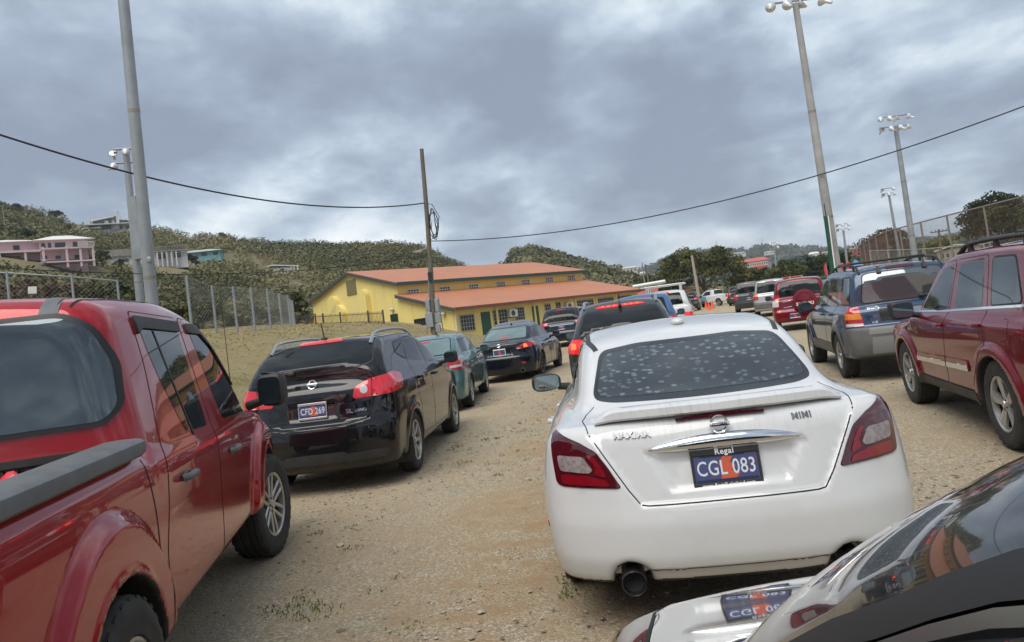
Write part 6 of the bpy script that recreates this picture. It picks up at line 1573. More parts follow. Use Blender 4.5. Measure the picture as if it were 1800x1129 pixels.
    for sx in (-1, 1):
        c.ribbon([([(sx*0.60, 1.86), (sx*0.635, 2.1), (sx*0.645, 2.7), (sx*0.60, 3.35)], 'T')], 'roof_moulding', M_gap, 0.012, 0.002)
    q = c.patch('roof_strap', [(0.50, 1.845), (0.56, 1.845), (0.56, 1.93), (0.50, 1.93)], 'B', M_railgrey, 0.004)
    c.patch('roof_strap', [(0.485, 1.79), (0.545, 1.79), (0.55, 1.99), (0.49, 1.99)], 'T', M_railgrey, 0.004)
    q = MB(); Pa, na, _ = c.march([(0.74, 4.42)], 'T'); q.tube(tuple(Pa[0]), tuple(Pa[0]+np.array([0, -0.02, 0.90])), 0.0035, 0.002, 6); q.add(*blob(tuple(Pa[0]+np.array([0, 0, 0.01])), (0.04, 0.04, 0.03), 2, 8, 6)); q.build('antenna', M_cable, c.root, True)
    lamp(c, 'tail_light', [(0.80, 0.05, 0.85), (0.80, 0.05, 1.2), (0.9, 0.1, 1.2), (0.9, 0.1, 0.85)], 30, M_red, 0.006)
    # sill and frame below the doors
    q = MB(); q.bbox((0, 2.7, 0.42), (1.5, 4.6, 0.14), 0.03); q.build('chassis', M_black, c.root)
    return c
PICK = (-2.40, 0.98, -20)
pk = red_pickup()
o = thing('plastic_bag', 'crumpled red and white plastic bag lying in the pickup bed', 'bag'); 
def bag():
    M = pk.root.matrix_basis; p = M @ Vector((0.47, 1.42, 0.62)); o.location = p
    bm = bmesh.new(); bmesh.ops.create_icosphere(bm, subdivisions=4, radius=0.2)
    for v in bm.verts:
        k = 1+0.12*math.sin(v.co.x*31+v.co.y*17)*math.cos(v.co.z*27+v.co.x*9)+0.06*math.sin(v.co.y*55+v.co.z*40)
        v.co = Vector((v.co.x*k*0.9, v.co.y*k*0.9, max(0, v.co.z*k+0.2)*1.50))
    me = bpy.data.meshes.new('bag_body'); bm.to_mesh(me); bm.free(); me.materials.append(varied('bag_plastic', (0.68, 0.03, 0.06), (0.75, 0.72, 0.70), 5, 0.3, (0.56, 0.62)))
    me.polygons.foreach_set('use_smooth', [True]*len(me.polygons)); link_mesh('bag_body', me, o)
bag()

# ---- black crossover ahead of the pickup
def black_crossover():
    def rmod(ax, z):
        tw = 0.60+0.42*np.maximum(z-0.80, 0)
        return 0.034*sstep(-0.012, 0.014, np.minimum(tw-ax-0.05*0, z-(0.735+0.13*np.maximum(ax-0.35, 0))))+0.014*sstep(0.0, 0.03, np.minimum(np.minimum(0.285-ax, z-0.80), 1.005-z))
    b = suv(4.645, 1.80, 1.665, 1.18, 1.05, (1.0, 3.69), 0.385, rake=0.46, ws=1.30, tum=0.36, low=0.24, wg=0.84,
            rear=[(0.1, 0.18), (0.26, 0.06), (0.36, 0.012), (0.52, 0.0), (0.70, 0.012), (0.80, 0.04), (1.0, 0.06), (1.2, 0.10), (1.5, 0.2)], rear_mod=rmod, bulge_r=0.22, flare=0.02, flare_w=0.06, kg=0.05)
    c = Car('black_crossover', 'black crossover with silver roof rails and a rear wiper, ahead of the red pickup', 'car', tuple(POSE['rogue']), b, P_black, 0.022, 1.75)
    wheels(c, 0.785, (1.0, 3.69), 0.345, style=('spoke', 7), steer=0.0)
    gl = [(-0.66, 1.365), (-0.45, 1.315), (0.0, 1.292), (0.45, 1.315), (0.66, 1.365), (0.60, 1.565), (0.40, 1.598), (-0.40, 1.598), (-0.60, 1.565)]
    c.glass(gl, 'B', M_glass, 0.05, 0.016, name='rear_window')
    wiper(c, (-0.24, 1.325), (-0.62, 1.375))
    c.patch('brake_light', rp([(-0.26, 1.606), (0.26, 1.606), (0.24, 1.640), (-0.24, 1.640)], 0.015), 'B', M_redb, 0.012)
    lp_ = [(0.52, 0.08, 1.10), (0.485, 0.07, 0.985), (0.66, 0.1, 0.985), (0.86, 0.22, 0.995), (0.93, 0.52, 1.02), (0.94, 0.62, 1.17), (0.88, 0.40, 1.215), (0.72, 0.14, 1.185)]
    la = lamp(c, 'tail_light', lp_, 38, M_redb, 0.008, r=0.035, dome=0.004)
    lamp(c, 'reverse_lens', [(0.59+0.045*math.cos(a), 0.09, 1.07+0.045*math.sin(a)) for a in np.linspace(0, 6.28, 14)[:-1]], 20, M_clear, 0.016, la, r=0)
    lamp(c, 'lamp_gap', [(0.665, 0.1, 0.985), (0.672, 0.1, 0.985), (0.70, 0.1, 1.18), (0.693, 0.1, 1.18)], 20, M_gap, 0.0145, la, r=0)
    c.ribbon([([(-0.66, 0.97), (-0.62, 0.83), (-0.56, 0.765), (-0.35, 0.728), (0.35, 0.728), (0.56, 0.765), (0.62, 0.83), (0.66, 1.0)], 'B'), ([(0.70, 1.19), (0.74, 1.42)], 'B'), ([(-0.70, 1.19), (-0.74, 1.42)], 'B')], w=0.008)
    c.patch('hatch', rp([(-0.64, 1.0), (-0.61, 0.84), (-0.55, 0.775), (-0.35, 0.737), (0.35, 0.737), (0.55, 0.775), (0.61, 0.84), (0.64, 1.0), (0.68, 1.27), (0, 1.25), (-0.68, 1.27)], 0.04), 'B', P_black, 0.002, None, 0.002)
    c.patch('hatch_handle', rp([(-0.30, 1.035), (0.30, 1.035), (0.285, 1.085), (-0.285, 1.085)], 0.02), 'B', P_black, 0.03)
    c.patch('bumper_trim', rp([(-0.80, 0.34), (0.80, 0.34), (0.76, 0.43), (0.34, 0.425), (0.32, 0.45), (-0.32, 0.45), (-0.34, 0.425), (-0.76, 0.43)], 0.02), 'B', M_black, 0.008)
    pp, _, _ = c.march([(0, 0.90)], 'B'); plate(c, 0.0, pp[0][1]-0.012, 0.905, 'CFD 269', tilt=R(-6), frame=M_silver)
    pe, _, _ = c.march([(0, 1.175)], 'B'); q = MB(); q.lathe([(0.0, 0.036), (-0.010, 0.042), (-0.012, 0.048), (-0.006, 0.054), (0.004, 0.054)], 24, 'Y'); q.bbox((0, -0.012, 0), (0.118, 0.008, 0.026), 0.003); em = q.build('emblem', M_chrome, c.root, True); em.location = tuple(pe[0]-np.array([0, 0.034, -0.01])); em.rotation_euler = (R(-16), 0, 0)
    V, F = text_mesh('NISSAN', 0.023, 0.0006, 1.1); mesh_np('emblem_lettering', [(v[0], -0.0168, v[1]) for v in V], [f[::-1] for f in F], M_gap, em, False)
    c.text('SL', 0.062, (0.395, 0.86), 'B', M_chrome, bold=0.001, sx=1.3); c.text('AWD', 0.042, (0.515, 0.858), 'B', M_chrome, bold=0.001, sx=1.2)
    D = doors(c, [[(1.50, 0.36), (2.20, 0.34), (2.16, 1.15), (2.16, 1.585), (1.52, 1.595), (1.29, 1.27), (1.30, 1.0), (1.40, 0.75)], [(2.23, 0.34), (3.28, 0.34), (3.30, 0.9), (3.30, 1.10), (2.85, 1.40), (2.55, 1.55), (2.19, 1.585), (2.19, 1.15)]], [(1.52, 1.05), (2.42, 1.02)], P_black, P_black)
    sidewins(c, [([(0.95, 1.405), (1.27, 1.305), (1.47, 1.545), (1.05, 1.52)], None), ([(1.33, 1.29), (2.09, 1.215), (2.11, 1.555), (1.55, 1.56)], 0), ([(2.22, 1.205), (3.20, 1.13), (2.80, 1.37), (2.52, 1.51), (2.23, 1.553)], 1)], D)
    for sx in (-1, 1): mirror(c, sx*1.02, 3.12, 1.18, M_black, (0.20, 0.13, 0.17), p=3.4)
    rails(c, 0.585, 0.55, 2.75, M_silver, 0.022, 0.055)
    P, n, ok = c.march([(0.0, 0.72)], 'T'); q = MB(); p = P[0]; q.add(*blob((p[0], p[1], p[2]+0.01), (0.07, 0.12, 0.05), 2.4, 12, 8)); q.tube((p[0], p[1], p[2]+0.02), (p[0], p[1]-0.05, p[2]+0.2), 0.008, 0.006, 8); q.build('antenna', M_black, c.root, True)
    for sx in (-1, 1): 
        q = MB(); q.bbox((sx*0.80, 0.66, 0.30), (0.24, 0.012, 0.28), 0.004); q.build('mud_flap', M_black, c.root)
    return c
POSE = dict(rogue=(-3.665, 7.62, -4.8), teal=(-4.33, 13.5, -5.7), lexus=(-3.81, 18.82, 3.2), jeep=(3.646, 5.99, 3.3), esc=(3.746, 11.84, 2.3), suz=(4.81, 25.3, 9.3), qx=(-3.75, 32.8, 0.9), rx=(-0.42, 12.0, -1.4))
black_crossover()
def generic_side(c, L, belt, H, wb, pm, hm, roof_y, q3=True, glass=None, ws=1.4, sed=False, zl=0.32):
    """doors, door glass and handles of a plain four-door body"""
    a0, a1 = wb; mid = (a0+a1)/2+0.06; b0 = a0+0.38; fr = a1-0.42
    zt = H-0.13 if not sed else H-0.115
    base = L-ws
    D = doors(c, [[(b0, zl), (mid-0.02, zl), (mid-0.02, belt), (mid-0.06, zt+0.02), (b0-0.18, zt+0.02), (b0-0.28, belt), (b0-0.2, 0.72)], [(mid+0.01, zl), (fr, zl), (fr+0.06, belt-0.15), (base-0.10, belt-0.02), (base-0.62, zt-0.05), (base-0.9, zt+0.02), (mid-0.03, zt+0.02), (mid+0.01, belt)]], [(b0+0.02, belt-0.17), (mid+0.18, belt-0.18)], pm, hm)
    w = [([(b0-0.22, belt+0.055), (mid-0.08, belt+0.045), (mid-0.10, zt-0.02), (b0-0.12, zt-0.02)], 0), ([(mid+0.03, belt+0.045), (base-0.16, belt+0.03), (base-0.62, zt-0.10), (base-0.88, zt-0.02), (mid+0.01, zt-0.02)], 1)]
    if q3: w.append(([(roof_y, belt+0.08), (b0-0.32, belt+0.06), (b0-0.22, zt-0.02), (roof_y+0.12, zt-0.03)], None))
    sidewins(c, w, D, glass)
    return D

# ---- wine red wagon on the right
def red_wagon():
    def smod(y, z):
        f = lambda r: 0.035*(1-sstep(0.50, 0.575, r))
        return (f(np.hypot(y-0.95, (z-0.36)*1.05))+f(np.hypot(y-3.73, (z-0.36)*1.05)))*(z < 1.0)
    b = suv(4.74, 1.86, 1.74, 1.13, 1.04, (0.95, 3.73), 0.425, rake=0.25, ws=1.28, tum=0.27, low=0.30, flare=0.0, side_mod=smod, wg=0.85, bulge_r=0.16, kg=0.045, nose=0.22, bulge_f=0.26)
    c = Car('red_wagon', 'wine red boxy wagon with chrome door strips, cut by the right edge', 'car', POSE['jeep'], b, P_jeep, 0.022, 1.85)
    wheels(c, 0.80, (0.95, 3.73), 0.375, w=0.245, style=('wide', 5), rim_r=0.235)
    D = doors(c, [[(1.50, 0.42), (2.24, 0.42), (2.10, 1.10), (2.06, 1.62), (1.28, 1.63), (1.16, 1.15), (1.10, 0.86)], [(2.27, 0.42), (3.19, 0.42), (3.22, 0.80), (3.20, 1.09), (2.8, 1.38), (2.52, 1.60), (2.09, 1.62), (2.13, 1.10)]], [(1.27, 1.03), (2.28, 0.995)], P_jeep, P_jeep)
    sidewins(c, [([(1.28, 1.185), (1.97, 1.165), (1.955, 1.575), (1.35, 1.59)], 0), ([(2.18, 1.155), (3.06, 1.13), (2.76, 1.34), (2.45, 1.54), (2.12, 1.565)], 1), ([(0.50, 1.225), (1.07, 1.20), (1.17, 1.595), (0.72, 1.59)], None)], D, M_film2, r=0.05, seal=0.018)
    for sd in ('L', 'R'):
        c.patch('door_moulding', rp([(1.56, 0.59), (2.17, 0.58), (2.17, 0.68), (1.56, 0.69)], 0.015), sd, P_jeep, 0.014, D[(sd, 0)]); c.patch('door_moulding', rp([(2.20, 0.58), (3.20, 0.565), (3.18, 0.66), (2.20, 0.68)], 0.015), sd, P_jeep, 0.014, D[(sd, 1)])
        c.patch('chrome_strip', rp([(1.56, 0.595), (2.17, 0.585), (2.17, 0.635), (1.56, 0.645)], 0.01), sd, M_chrome, 0.020, D[(sd, 0)]); c.patch('chrome_strip', rp([(2.20, 0.585), (3.20, 0.57), (3.19, 0.62), (2.20, 0.635)], 0.01), sd, M_chrome, 0.020, D[(sd, 1)])
        c.ribbon([([(0.40, 1.20), (1.2, 1.172), (2.1, 1.135), (3.18, 1.105)], sd)], 'sill_chrome', M_chrome, 0.022, 0.007)
        c.patch('rocker_panel', rp([(1.36, 0.30), (3.28, 0.30), (3.20, 0.41), (1.42, 0.41)], 0.02), sd, M_black, 0.014)
        c.patch('fuel_door', rp([(0.60, 0.92), (0.80, 0.92), (0.80, 1.09), (0.60, 1.09)], 0.07), sd, P_jeep, 0.003, None, 0.002)
    c.ribbon([([(0.70+0.105*math.cos(a), 1.005+0.09*math.sin(a)) for a in np.linspace(0, 6.283, 24)], 'L')], w=0.006)
    for sx in (-1, 1): mirror(c, sx*1.07, 3.02, 1.15, M_black, (0.25, 0.15, 0.20), p=4.5, yaw=4)
    rails(c, 0.60, 0.45, 2.35, M_black, 0.028, 0.06, 3)
    P, n, ok = c.march([(0.0, y) for y in (0.95, 1.85)], 'T')
    for p in P: 
        q = MB(); q.path([(-0.60, p[1], p[2]+0.055), (0.60, p[1], p[2]+0.055)], 0.03, 10, squash=0.6); q.build('crossbar', M_black, c.root, True)
    c.glass([(-0.62, 1.20), (0.62, 1.20), (0.55, 1.60), (-0.55, 1.60)], 'B', name='rear_window')
    lamp(c, 'tail_light', [(0.70, 0.1, 0.75), (0.72, 0.1, 1.15), (0.88, 0.25, 1.12), (0.9, 0.25, 0.8)], 30, M_red, 0.008)
    pp, _, _ = c.march([(0, 0.9)], 'B'); plate(c, 0, pp[0][1]-0.01, 0.9, 'CDG 415', lettering=False)
    c.ribbon([([(3.30, 0.90), (3.34, 0.97), (3.34, 1.02)], 'L')], 'badge', M_silver, 0.03, 0.006)
    return c
red_wagon()

# ---- slate blue boxy suv
def blue_suv():
    b = suv(4.44, 1.78, 1.72, 1.12, 1.03, (0.95, 3.57), 0.405, rake=0.20, ws=1.22, tum=0.24, low=0.33, flare=0.03, flare_w=0.07, wg=0.82, bulge_r=0.11, kg=0.04, nose=0.25,
            rear=[(0.1, 0.2), (0.36, 0.06), (0.42, 0.01), (0.6, -0.02), (0.78, -0.01), (0.84, 0.05), (1.1, 0.07), (1.5, 0.15)])
    c = Car('blue_suv', 'slate blue boxy suv with grey bumper and roof rack, ahead of the wine red wagon', 'car', POSE['esc'], b, P_blue, 0.026, 1.8)
    wheels(c, 0.78, (0.95, 3.57), 0.36, w=0.24, style=('spoke', 5), rim_r=0.215)
    c.glass([(-0.60, 1.165), (0.60, 1.165), (0.60, 1.24), (0.535, 1.565), (0.46, 1.59), (-0.46, 1.59), (-0.535, 1.565), (-0.60, 1.24)], 'B', M_film, 0.05, 0.018, name='rear_window')
    wiper(c, (0.22, 1.18), (0.62, 1.235)); wiper_stub = None
    la = lamp(c, 'tail_light', [(0.665, 0.06, 0.825), (0.69, 0.07, 1.0), (0.735, 0.09, 1.12), (0.85, 0.2, 1.125), (0.885, 0.24, 0.98), (0.875, 0.22, 0.83)], 30, M_red, 0.010, r=0.02)
    lamp(c, 'amber_band', [(0.69, 0.07, 0.935), (0.705, 0.07, 1.015), (0.875, 0.2, 1.025), (0.885, 0.22, 0.94)], 30, M_amber, 0.014, la, r=0.01)
    lamp(c, 'reverse_lens', [(0.67, 0.07, 0.832), (0.675, 0.07, 0.875), (0.88, 0.2, 0.88), (0.875, 0.22, 0.835)], 30, M_clear, 0.014, la, r=0.01)
    c.patch('brake_light', rp([(-0.20, 1.628), (0.20, 1.628), (0.19, 1.668), (-0.19, 1.668)], 0.012), 'B', M_reddark, 0.012)
    for x in (-0.30, 0.33): c.patch('glass_hinge', rp([(x-0.035, 1.575), (x+0.035, 1.575), (x+0.02, 1.66), (x-0.02, 1.66)], 0.015), 'B', M_black, 0.03)
    c.patch('bumper', rp([(-0.86, 0.40), (0.86, 0.40), (0.86, 0.80), (-0.86, 0.80)], 0.04), 'B', M_clad, 0.012, None, 0.03)
    for sd in ('L', 'R'):
        c.patch('bumper_side', rp([(0.02, 0.42), (0.54, 0.42), (0.50, 0.55), (0.53, 0.80), (0.02, 0.80)], 0.03), sd, M_clad, 0.010, None, 0.02)
        c.patch('side_cladding', rp([(1.36, 0.34), (3.16, 0.34), (3.14, 0.52), (1.38, 0.52)], 0.02), sd, M_clad, 0.012, None, 0.02)
        for yc in (0.95, 3.57):
            arc = [(yc+0.47*math.cos(a), 0.36+0.47*math.sin(a)) for a in np.linspace(0.2, math.pi-0.2, 16)]+[(yc+0.405*math.cos(a), 0.36+0.405*math.sin(a)) for a in np.linspace(math.pi-0.2, 0.2, 16)]
            c.patch('wheel_arch_trim', arc, sd, P_blue if yc > 3 else M_clad, 0.010)
    c.patch('bumper_step', rp([(-0.62, 0.70), (0.62, 0.70), (0.60, 0.79), (-0.60, 0.79)], 0.02), 'B', mat('step_pad', (0.22, 0.22, 0.21), 0.7), 0.018)
    c.patch('bumper_plate', rp([(-0.60, 0.42), (0.60, 0.42), (0.58, 0.66), (-0.58, 0.66)], 0.02), 'B', mat('bumper_mid', (0.20, 0.20, 0.195), 0.6), 0.016)
    c.patch('plate_recess', rp([(-0.42, 0.88), (0.42, 0.88), (0.42, 1.06), (-0.42, 1.06)], 0.03), 'B', M_black, 0.004)
    pp, _, _ = c.march([(0.0, 0.93)], 'B'); q = MB(); q.bbox((0, 0, 0), (0.30, 0.006, 0.15), 0.01); pl = q.build('licence_plate', varied('faded_plate', (0.22, 0.27, 0.38), (0.30, 0.34, 0.42), 5, 0.5), c.root); pl.location = (0.0, pp[0][1]-0.015, 0.965)
    for x in (-0.52,): c.text('ESCAPE', 0.05, (x+0.03, 1.085), 'B', M_chrome, bold=0.0008); 
    c.text('XLS', 0.045, (-0.5, 0.87), 'B', M_chrome, bold=0.0008)
    D = doors(c, [[(1.36, 0.53), (1.86, 0.53), (1.74, 1.1), (1.72, 1.58), (1.08, 1.585), (1.02, 1.12), (1.24, 0.85)], [(1.89, 0.53), (3.06, 0.53), (3.10, 0.9), (3.0, 1.08), (2.6, 1.34), (2.25, 1.57), (1.75, 1.58), (1.77, 1.1)]], [(1.26, 1.0), (1.97, 0.99)], P_blue, P_blue)
    sidewins(c, [([(1.07, 1.16), (1.69, 1.15), (1.66, 1.555), (1.13, 1.56)], 0), ([(1.80, 1.15), (2.90, 1.125), (2.52, 1.36), (2.20, 1.53), (1.79, 1.55)], 1), ([(0.25, 1.165), (0.72, 1.165), (0.83, 1.56), (0.38, 1.56)], None)], D, M_film2, r=0.04, seal=0.018)
    for sx in (-1, 1): mirror(c, sx*1.0, 2.95, 1.12, M_black, (0.22, 0.14, 0.18), p=3.6)
    rails(c, 0.57, 0.30, 2.2, M_black, 0.018, 0.065, 3)
    P, n, ok = c.march([(0, 1.0), (0, 1.7)], 'T')
    for p in P: q = MB(); q.path([(-0.57, p[1], p[2]+0.06), (0.57, p[1], p[2]+0.06)], 0.016, 8); q.build('crossbar', M_black, c.root, True)
    q = MB(); q.tube((0.45, 0.1, 0.33), (0.45, -0.02, 0.32), 0.03); q.build('exhaust_tip', M_silver, c.root, True)
    return c
blue_suv()

# ---- teal sedan
def teal_sedan():
    b = sedan(4.50, 1.75, 1.47, 1.02, 1.05, 0.98, (0.95, 3.55), 0.345, tr=0.50, glass_len=0.72, ws=1.02, tum=0.34, low=0.22, wg=0.79, bulge_r=0.22, flare=0.018)
    c = Car('teal_sedan', 'teal green sedan with clear rear window and red tail lights, ahead of the black crossover', 'car', POSE['teal'], b, P_teal, 0.028, 1.5)
    wheels(c, 0.765, (0.95, 3.55), 0.315, style=('spoke', 9), rim_r=0.21)
    c.glass([(-0.58, 1.09), (0.58, 1.09), (0.515, 1.375), (-0.515, 1.375)], 'B', M_glass_l, 0.05, 0.018, name='rear_window')
    la = lamp(c, 'tail_light', [(0.60, 0.1, 0.83), (0.56, 0.1, 0.97), (0.80, 0.2, 1.01), (0.88, 0.42, 1.02), (0.89, 0.42, 0.80), (0.76, 0.15, 0.79)], 32, M_red, 0.008, r=0.03)
    lamp(c, 'reverse_lens', [(0.63, 0.1, 0.835), (0.63, 0.1, 0.88), (0.84, 0.25, 0.885), (0.85, 0.26, 0.84)], 32, M_clear, 0.012, la, r=0.01)
    c.patch('brake_light', rp([(-0.14, 1.335), (0.14, 1.335), (0.14, 1.36), (-0.14, 1.36)], 0.008), 'B', M_red, 0.008)
    pp, _, _ = c.march([(0, 0.86)], 'B'); plate(c, 0, pp[0][1]-0.01, 0.86, 'CEM 731', lettering=False)
    c.ribbon([([(-0.55, 1.03), (-0.52, 0.76), (-0.46, 0.71), (0.46, 0.71), (0.52, 0.76), (0.55, 1.03)], 'B')], w=0.008)
    generic_side(c, 4.5, 1.02, 1.47, (0.95, 3.55), P_teal, P_teal, 0.95, False, None, 1.02, True, 0.28)
    for sx in (-1, 1): mirror(c, sx*0.97, 3.02, 1.04, P_teal, (0.21, 0.13, 0.155), p=2.8)
    return c
teal_sedan()

# ---- dark sedan with lit tail lights
def navy_sedan():
    def rmod(ax, z): return 0.02*sstep(0.0, 0.03, np.minimum(np.minimum(0.36-ax, z-0.68), 0.86-z))
    b = sedan(4.575, 1.80, 1.43, 0.98, 1.0, 0.93, (0.97, 3.70), 0.365, tr=0.60, glass_len=0.85, ws=1.12, tum=0.38, low=0.19, wg=0.77, rear_mod=rmod, bulge_r=0.30, flare=0.025, flare_w=0.09,
              rear=[(0.1, 0.16), (0.25, 0.05), (0.38, 0.01), (0.60, 0.0), (0.65, 0.03), (0.9, 0.05), (0.98, 0.03), (1.02, 0.05), (1.2, 0.16)])
    c = Car('navy_sedan', 'dark navy sports sedan with lit red tail lights and dark wheels', 'car', POSE['lexus'], b, P_navy, 0.028, 1.5)
    wheels(c, 0.79, (0.97, 3.70), 0.335, style=('vee', 5), rim_r=0.245, rm=M_darkalloy)
    c.glass([(-0.58, 1.06), (0.58, 1.06), (0.50, 1.33), (-0.50, 1.33)], 'B', M_glass_l, 0.05, 0.02, name='rear_window')
    la = lamp(c, 'tail_light', [(0.47, 0.07, 0.80), (0.45, 0.07, 0.86), (0.70, 0.12, 0.935), (0.88, 0.45, 0.97), (0.90, 0.45, 0.86), (0.80, 0.2, 0.82)], 34, M_red, 0.008, r=0.02)
    lamp(c, 'lit_lens', [(0.66, 0.1, 0.83), (0.66, 0.1, 0.91), (0.74, 0.1, 0.925), (0.76, 0.15, 0.835)], 34, M_brake, 0.012, la, r=0.02)
    lamp(c, 'reverse_lens', [(0.48, 0.07, 0.802), (0.47, 0.07, 0.835), (0.56, 0.1, 0.83), (0.56, 0.1, 0.81)], 34, M_clear, 0.012, la, r=0.01)
    lamp(c, 'fog_lamp', [(0.55, 0.03, 0.43), (0.55, 0.03, 0.475), (0.66, 0.03, 0.475), (0.66, 0.03, 0.43)], 15, M_red, 0.006, r=0.01)
    c.patch('brake_light', rp([(-0.12, 1.095), (0.12, 1.095), (0.11, 1.12), (-0.11, 1.12)], 0.006), 'B', M_redlit, 0.012)
    pp, _, _ = c.march([(0, 0.77)], 'B'); pl = plate(c, 0, pp[0][1]-0.01, 0.765, 'CGB 127', frame=M_white, lettering=False)
    q = MB(); n = 20; P = [(0.05*math.cos(a), -0.01, 0.035*math.sin(a)) for a in np.linspace(0, 2*math.pi, n+1)]; q.path(P, 0.006, 6, False); q.path([(-0.012, -0.01, 0.03), (-0.012, -0.01, -0.012), (0.035, -0.01, -0.016)], 0.006, 6)
    em = q.build('emblem', M_chrome, c.root, True); pe, _, _ = c.march([(0, 0.935)], 'B'); em.location = tuple(pe[0])
    generic_side(c, 4.575, 0.98, 1.43, (0.97, 3.70), P_navy, P_navy, 0.95, False, None, 1.12, True, 0.26)
    for sx in (-1, 1): mirror(c, sx*0.98, 3.0, 1.0, P_navy, (0.21, 0.13, 0.15), p=2.6)
    q = MB(); P, n, ok = c.march([(0, 1.75)], 'T'); q.add(*blob(tuple(P[0]+np.array([0, 0, 0.015])), (0.05, 0.14, 0.07), 2.0, 10, 8)); q.build('antenna', P_navy, c.root, True)
    for sx in (-1, 1):
        q = MB(); q.lathe([(0.2, 0.045), (0, 0.048), (-0.005, 0.052), (0.2, 0.054)], 16, 'Y'); e_ = q.build('exhaust_tip', M_silver, c.root, True); e_.location = (sx*0.55, 0.0, 0.27)
    return c
navy_sedan()

# ---- graphite crossover ahead of the white sedan
def grey_crossover():
    b = suv(4.77, 1.885, 1.69, 1.10, 1.04, (1.0, 3.74), 0.395, rake=0.62, ws=1.3, tum=0.36, low=0.24, wg=0.865, bulge_r=0.24, flare=0.02, flare_w=0.07)
    c = Car('graphite_crossover', 'graphite crossover with lit brake lights directly ahead of the white sedan', 'car', POSE['rx'], b, P_grey, 0.028, 1.8)
    wheels(c, 0.82, (1.0, 3.74), 0.36, style=('vee', 5))
    c.glass([(-0.70, 1.14), (0.70, 1.14), (0.69, 1.25), (0.58, 1.52), (-0.58, 1.52), (-0.69, 1.25)], 'B', None, 0.06, 0.03, name='rear_window')
    q = MB(); n = 9; P, nn, ok = c.march([(x, 1.572) for x in np.linspace(-0.34, 0.34, 9)], 'B')
    c.patch('brake_light', rp([(-0.42, 1.575), (0.42, 1.575), (0.34, 1.612), (-0.34, 1.612)], 0.01), 'B', M_redlit, 0.012)
    P, nn, ok = c.march([(x, 1.594) for x in np.linspace(-0.28, 0.28, 7)], 'B')
    for p, n_ in zip(P, nn): q.add(*blob(tuple(p+n_*0.012), (0.045, 0.02, 0.02), 2.4, 10, 6))
    q.build('brake_lamp_element', M_brake, c.root, True)
    la = lamp(c, 'tail_light', [(0.52, 0.1, 0.96), (0.54, 0.1, 1.08), (0.72, 0.15, 1.13), (0.90, 0.4, 1.14), (0.91, 0.42, 0.92), (0.76, 0.15, 0.90)], 30, M_redlit, 0.010, r=0.03)
    lamp(c, 'lit_lens', [(0.78, 0.2, 0.98), (0.78, 0.2, 1.07), (0.86, 0.25, 1.08), (0.86, 0.25, 0.98)], 30, M_brake, 0.014, la, r=0.02)
    lamp(c, 'reverse_lens', [(0.54, 0.1, 0.965), (0.55, 0.1, 1.07), (0.68, 0.1, 1.10), (0.68, 0.1, 0.955)], 30, M_clear, 0.014, la, r=0.02)
    pp, _, _ = c.march([(0, 0.86)], 'B'); plate(c, 0, pp[0][1]-0.01, 0.86, 'CHA 560', lettering=False)
    generic_side(c, 4.77, 1.10, 1.69, (1.0, 3.74), P_grey, P_grey, 0.62, True, None, 1.3)
    rails(c, 0.60, 0.75, 2.7, M_silver, 0.024, 0.055)
    P, n, ok = c.march([(0, 0.62)], 'T'); q = MB(); q.add(*blob(tuple(P[0]+np.array([0, 0, 0.03])), (0.06, 0.16, 0.08), 2.0, 12, 8)); q.tube(tuple(P[0]), tuple(P[0]+np.array([0, -0.03, 0.22])), 0.007); q.build('antenna', M_black, c.root, True)
    for sx in (-1, 1): mirror(c, sx*1.06, 3.2, 1.08, M_black, (0.24, 0.14, 0.17), p=3.0)
    return c
grey_crossover()

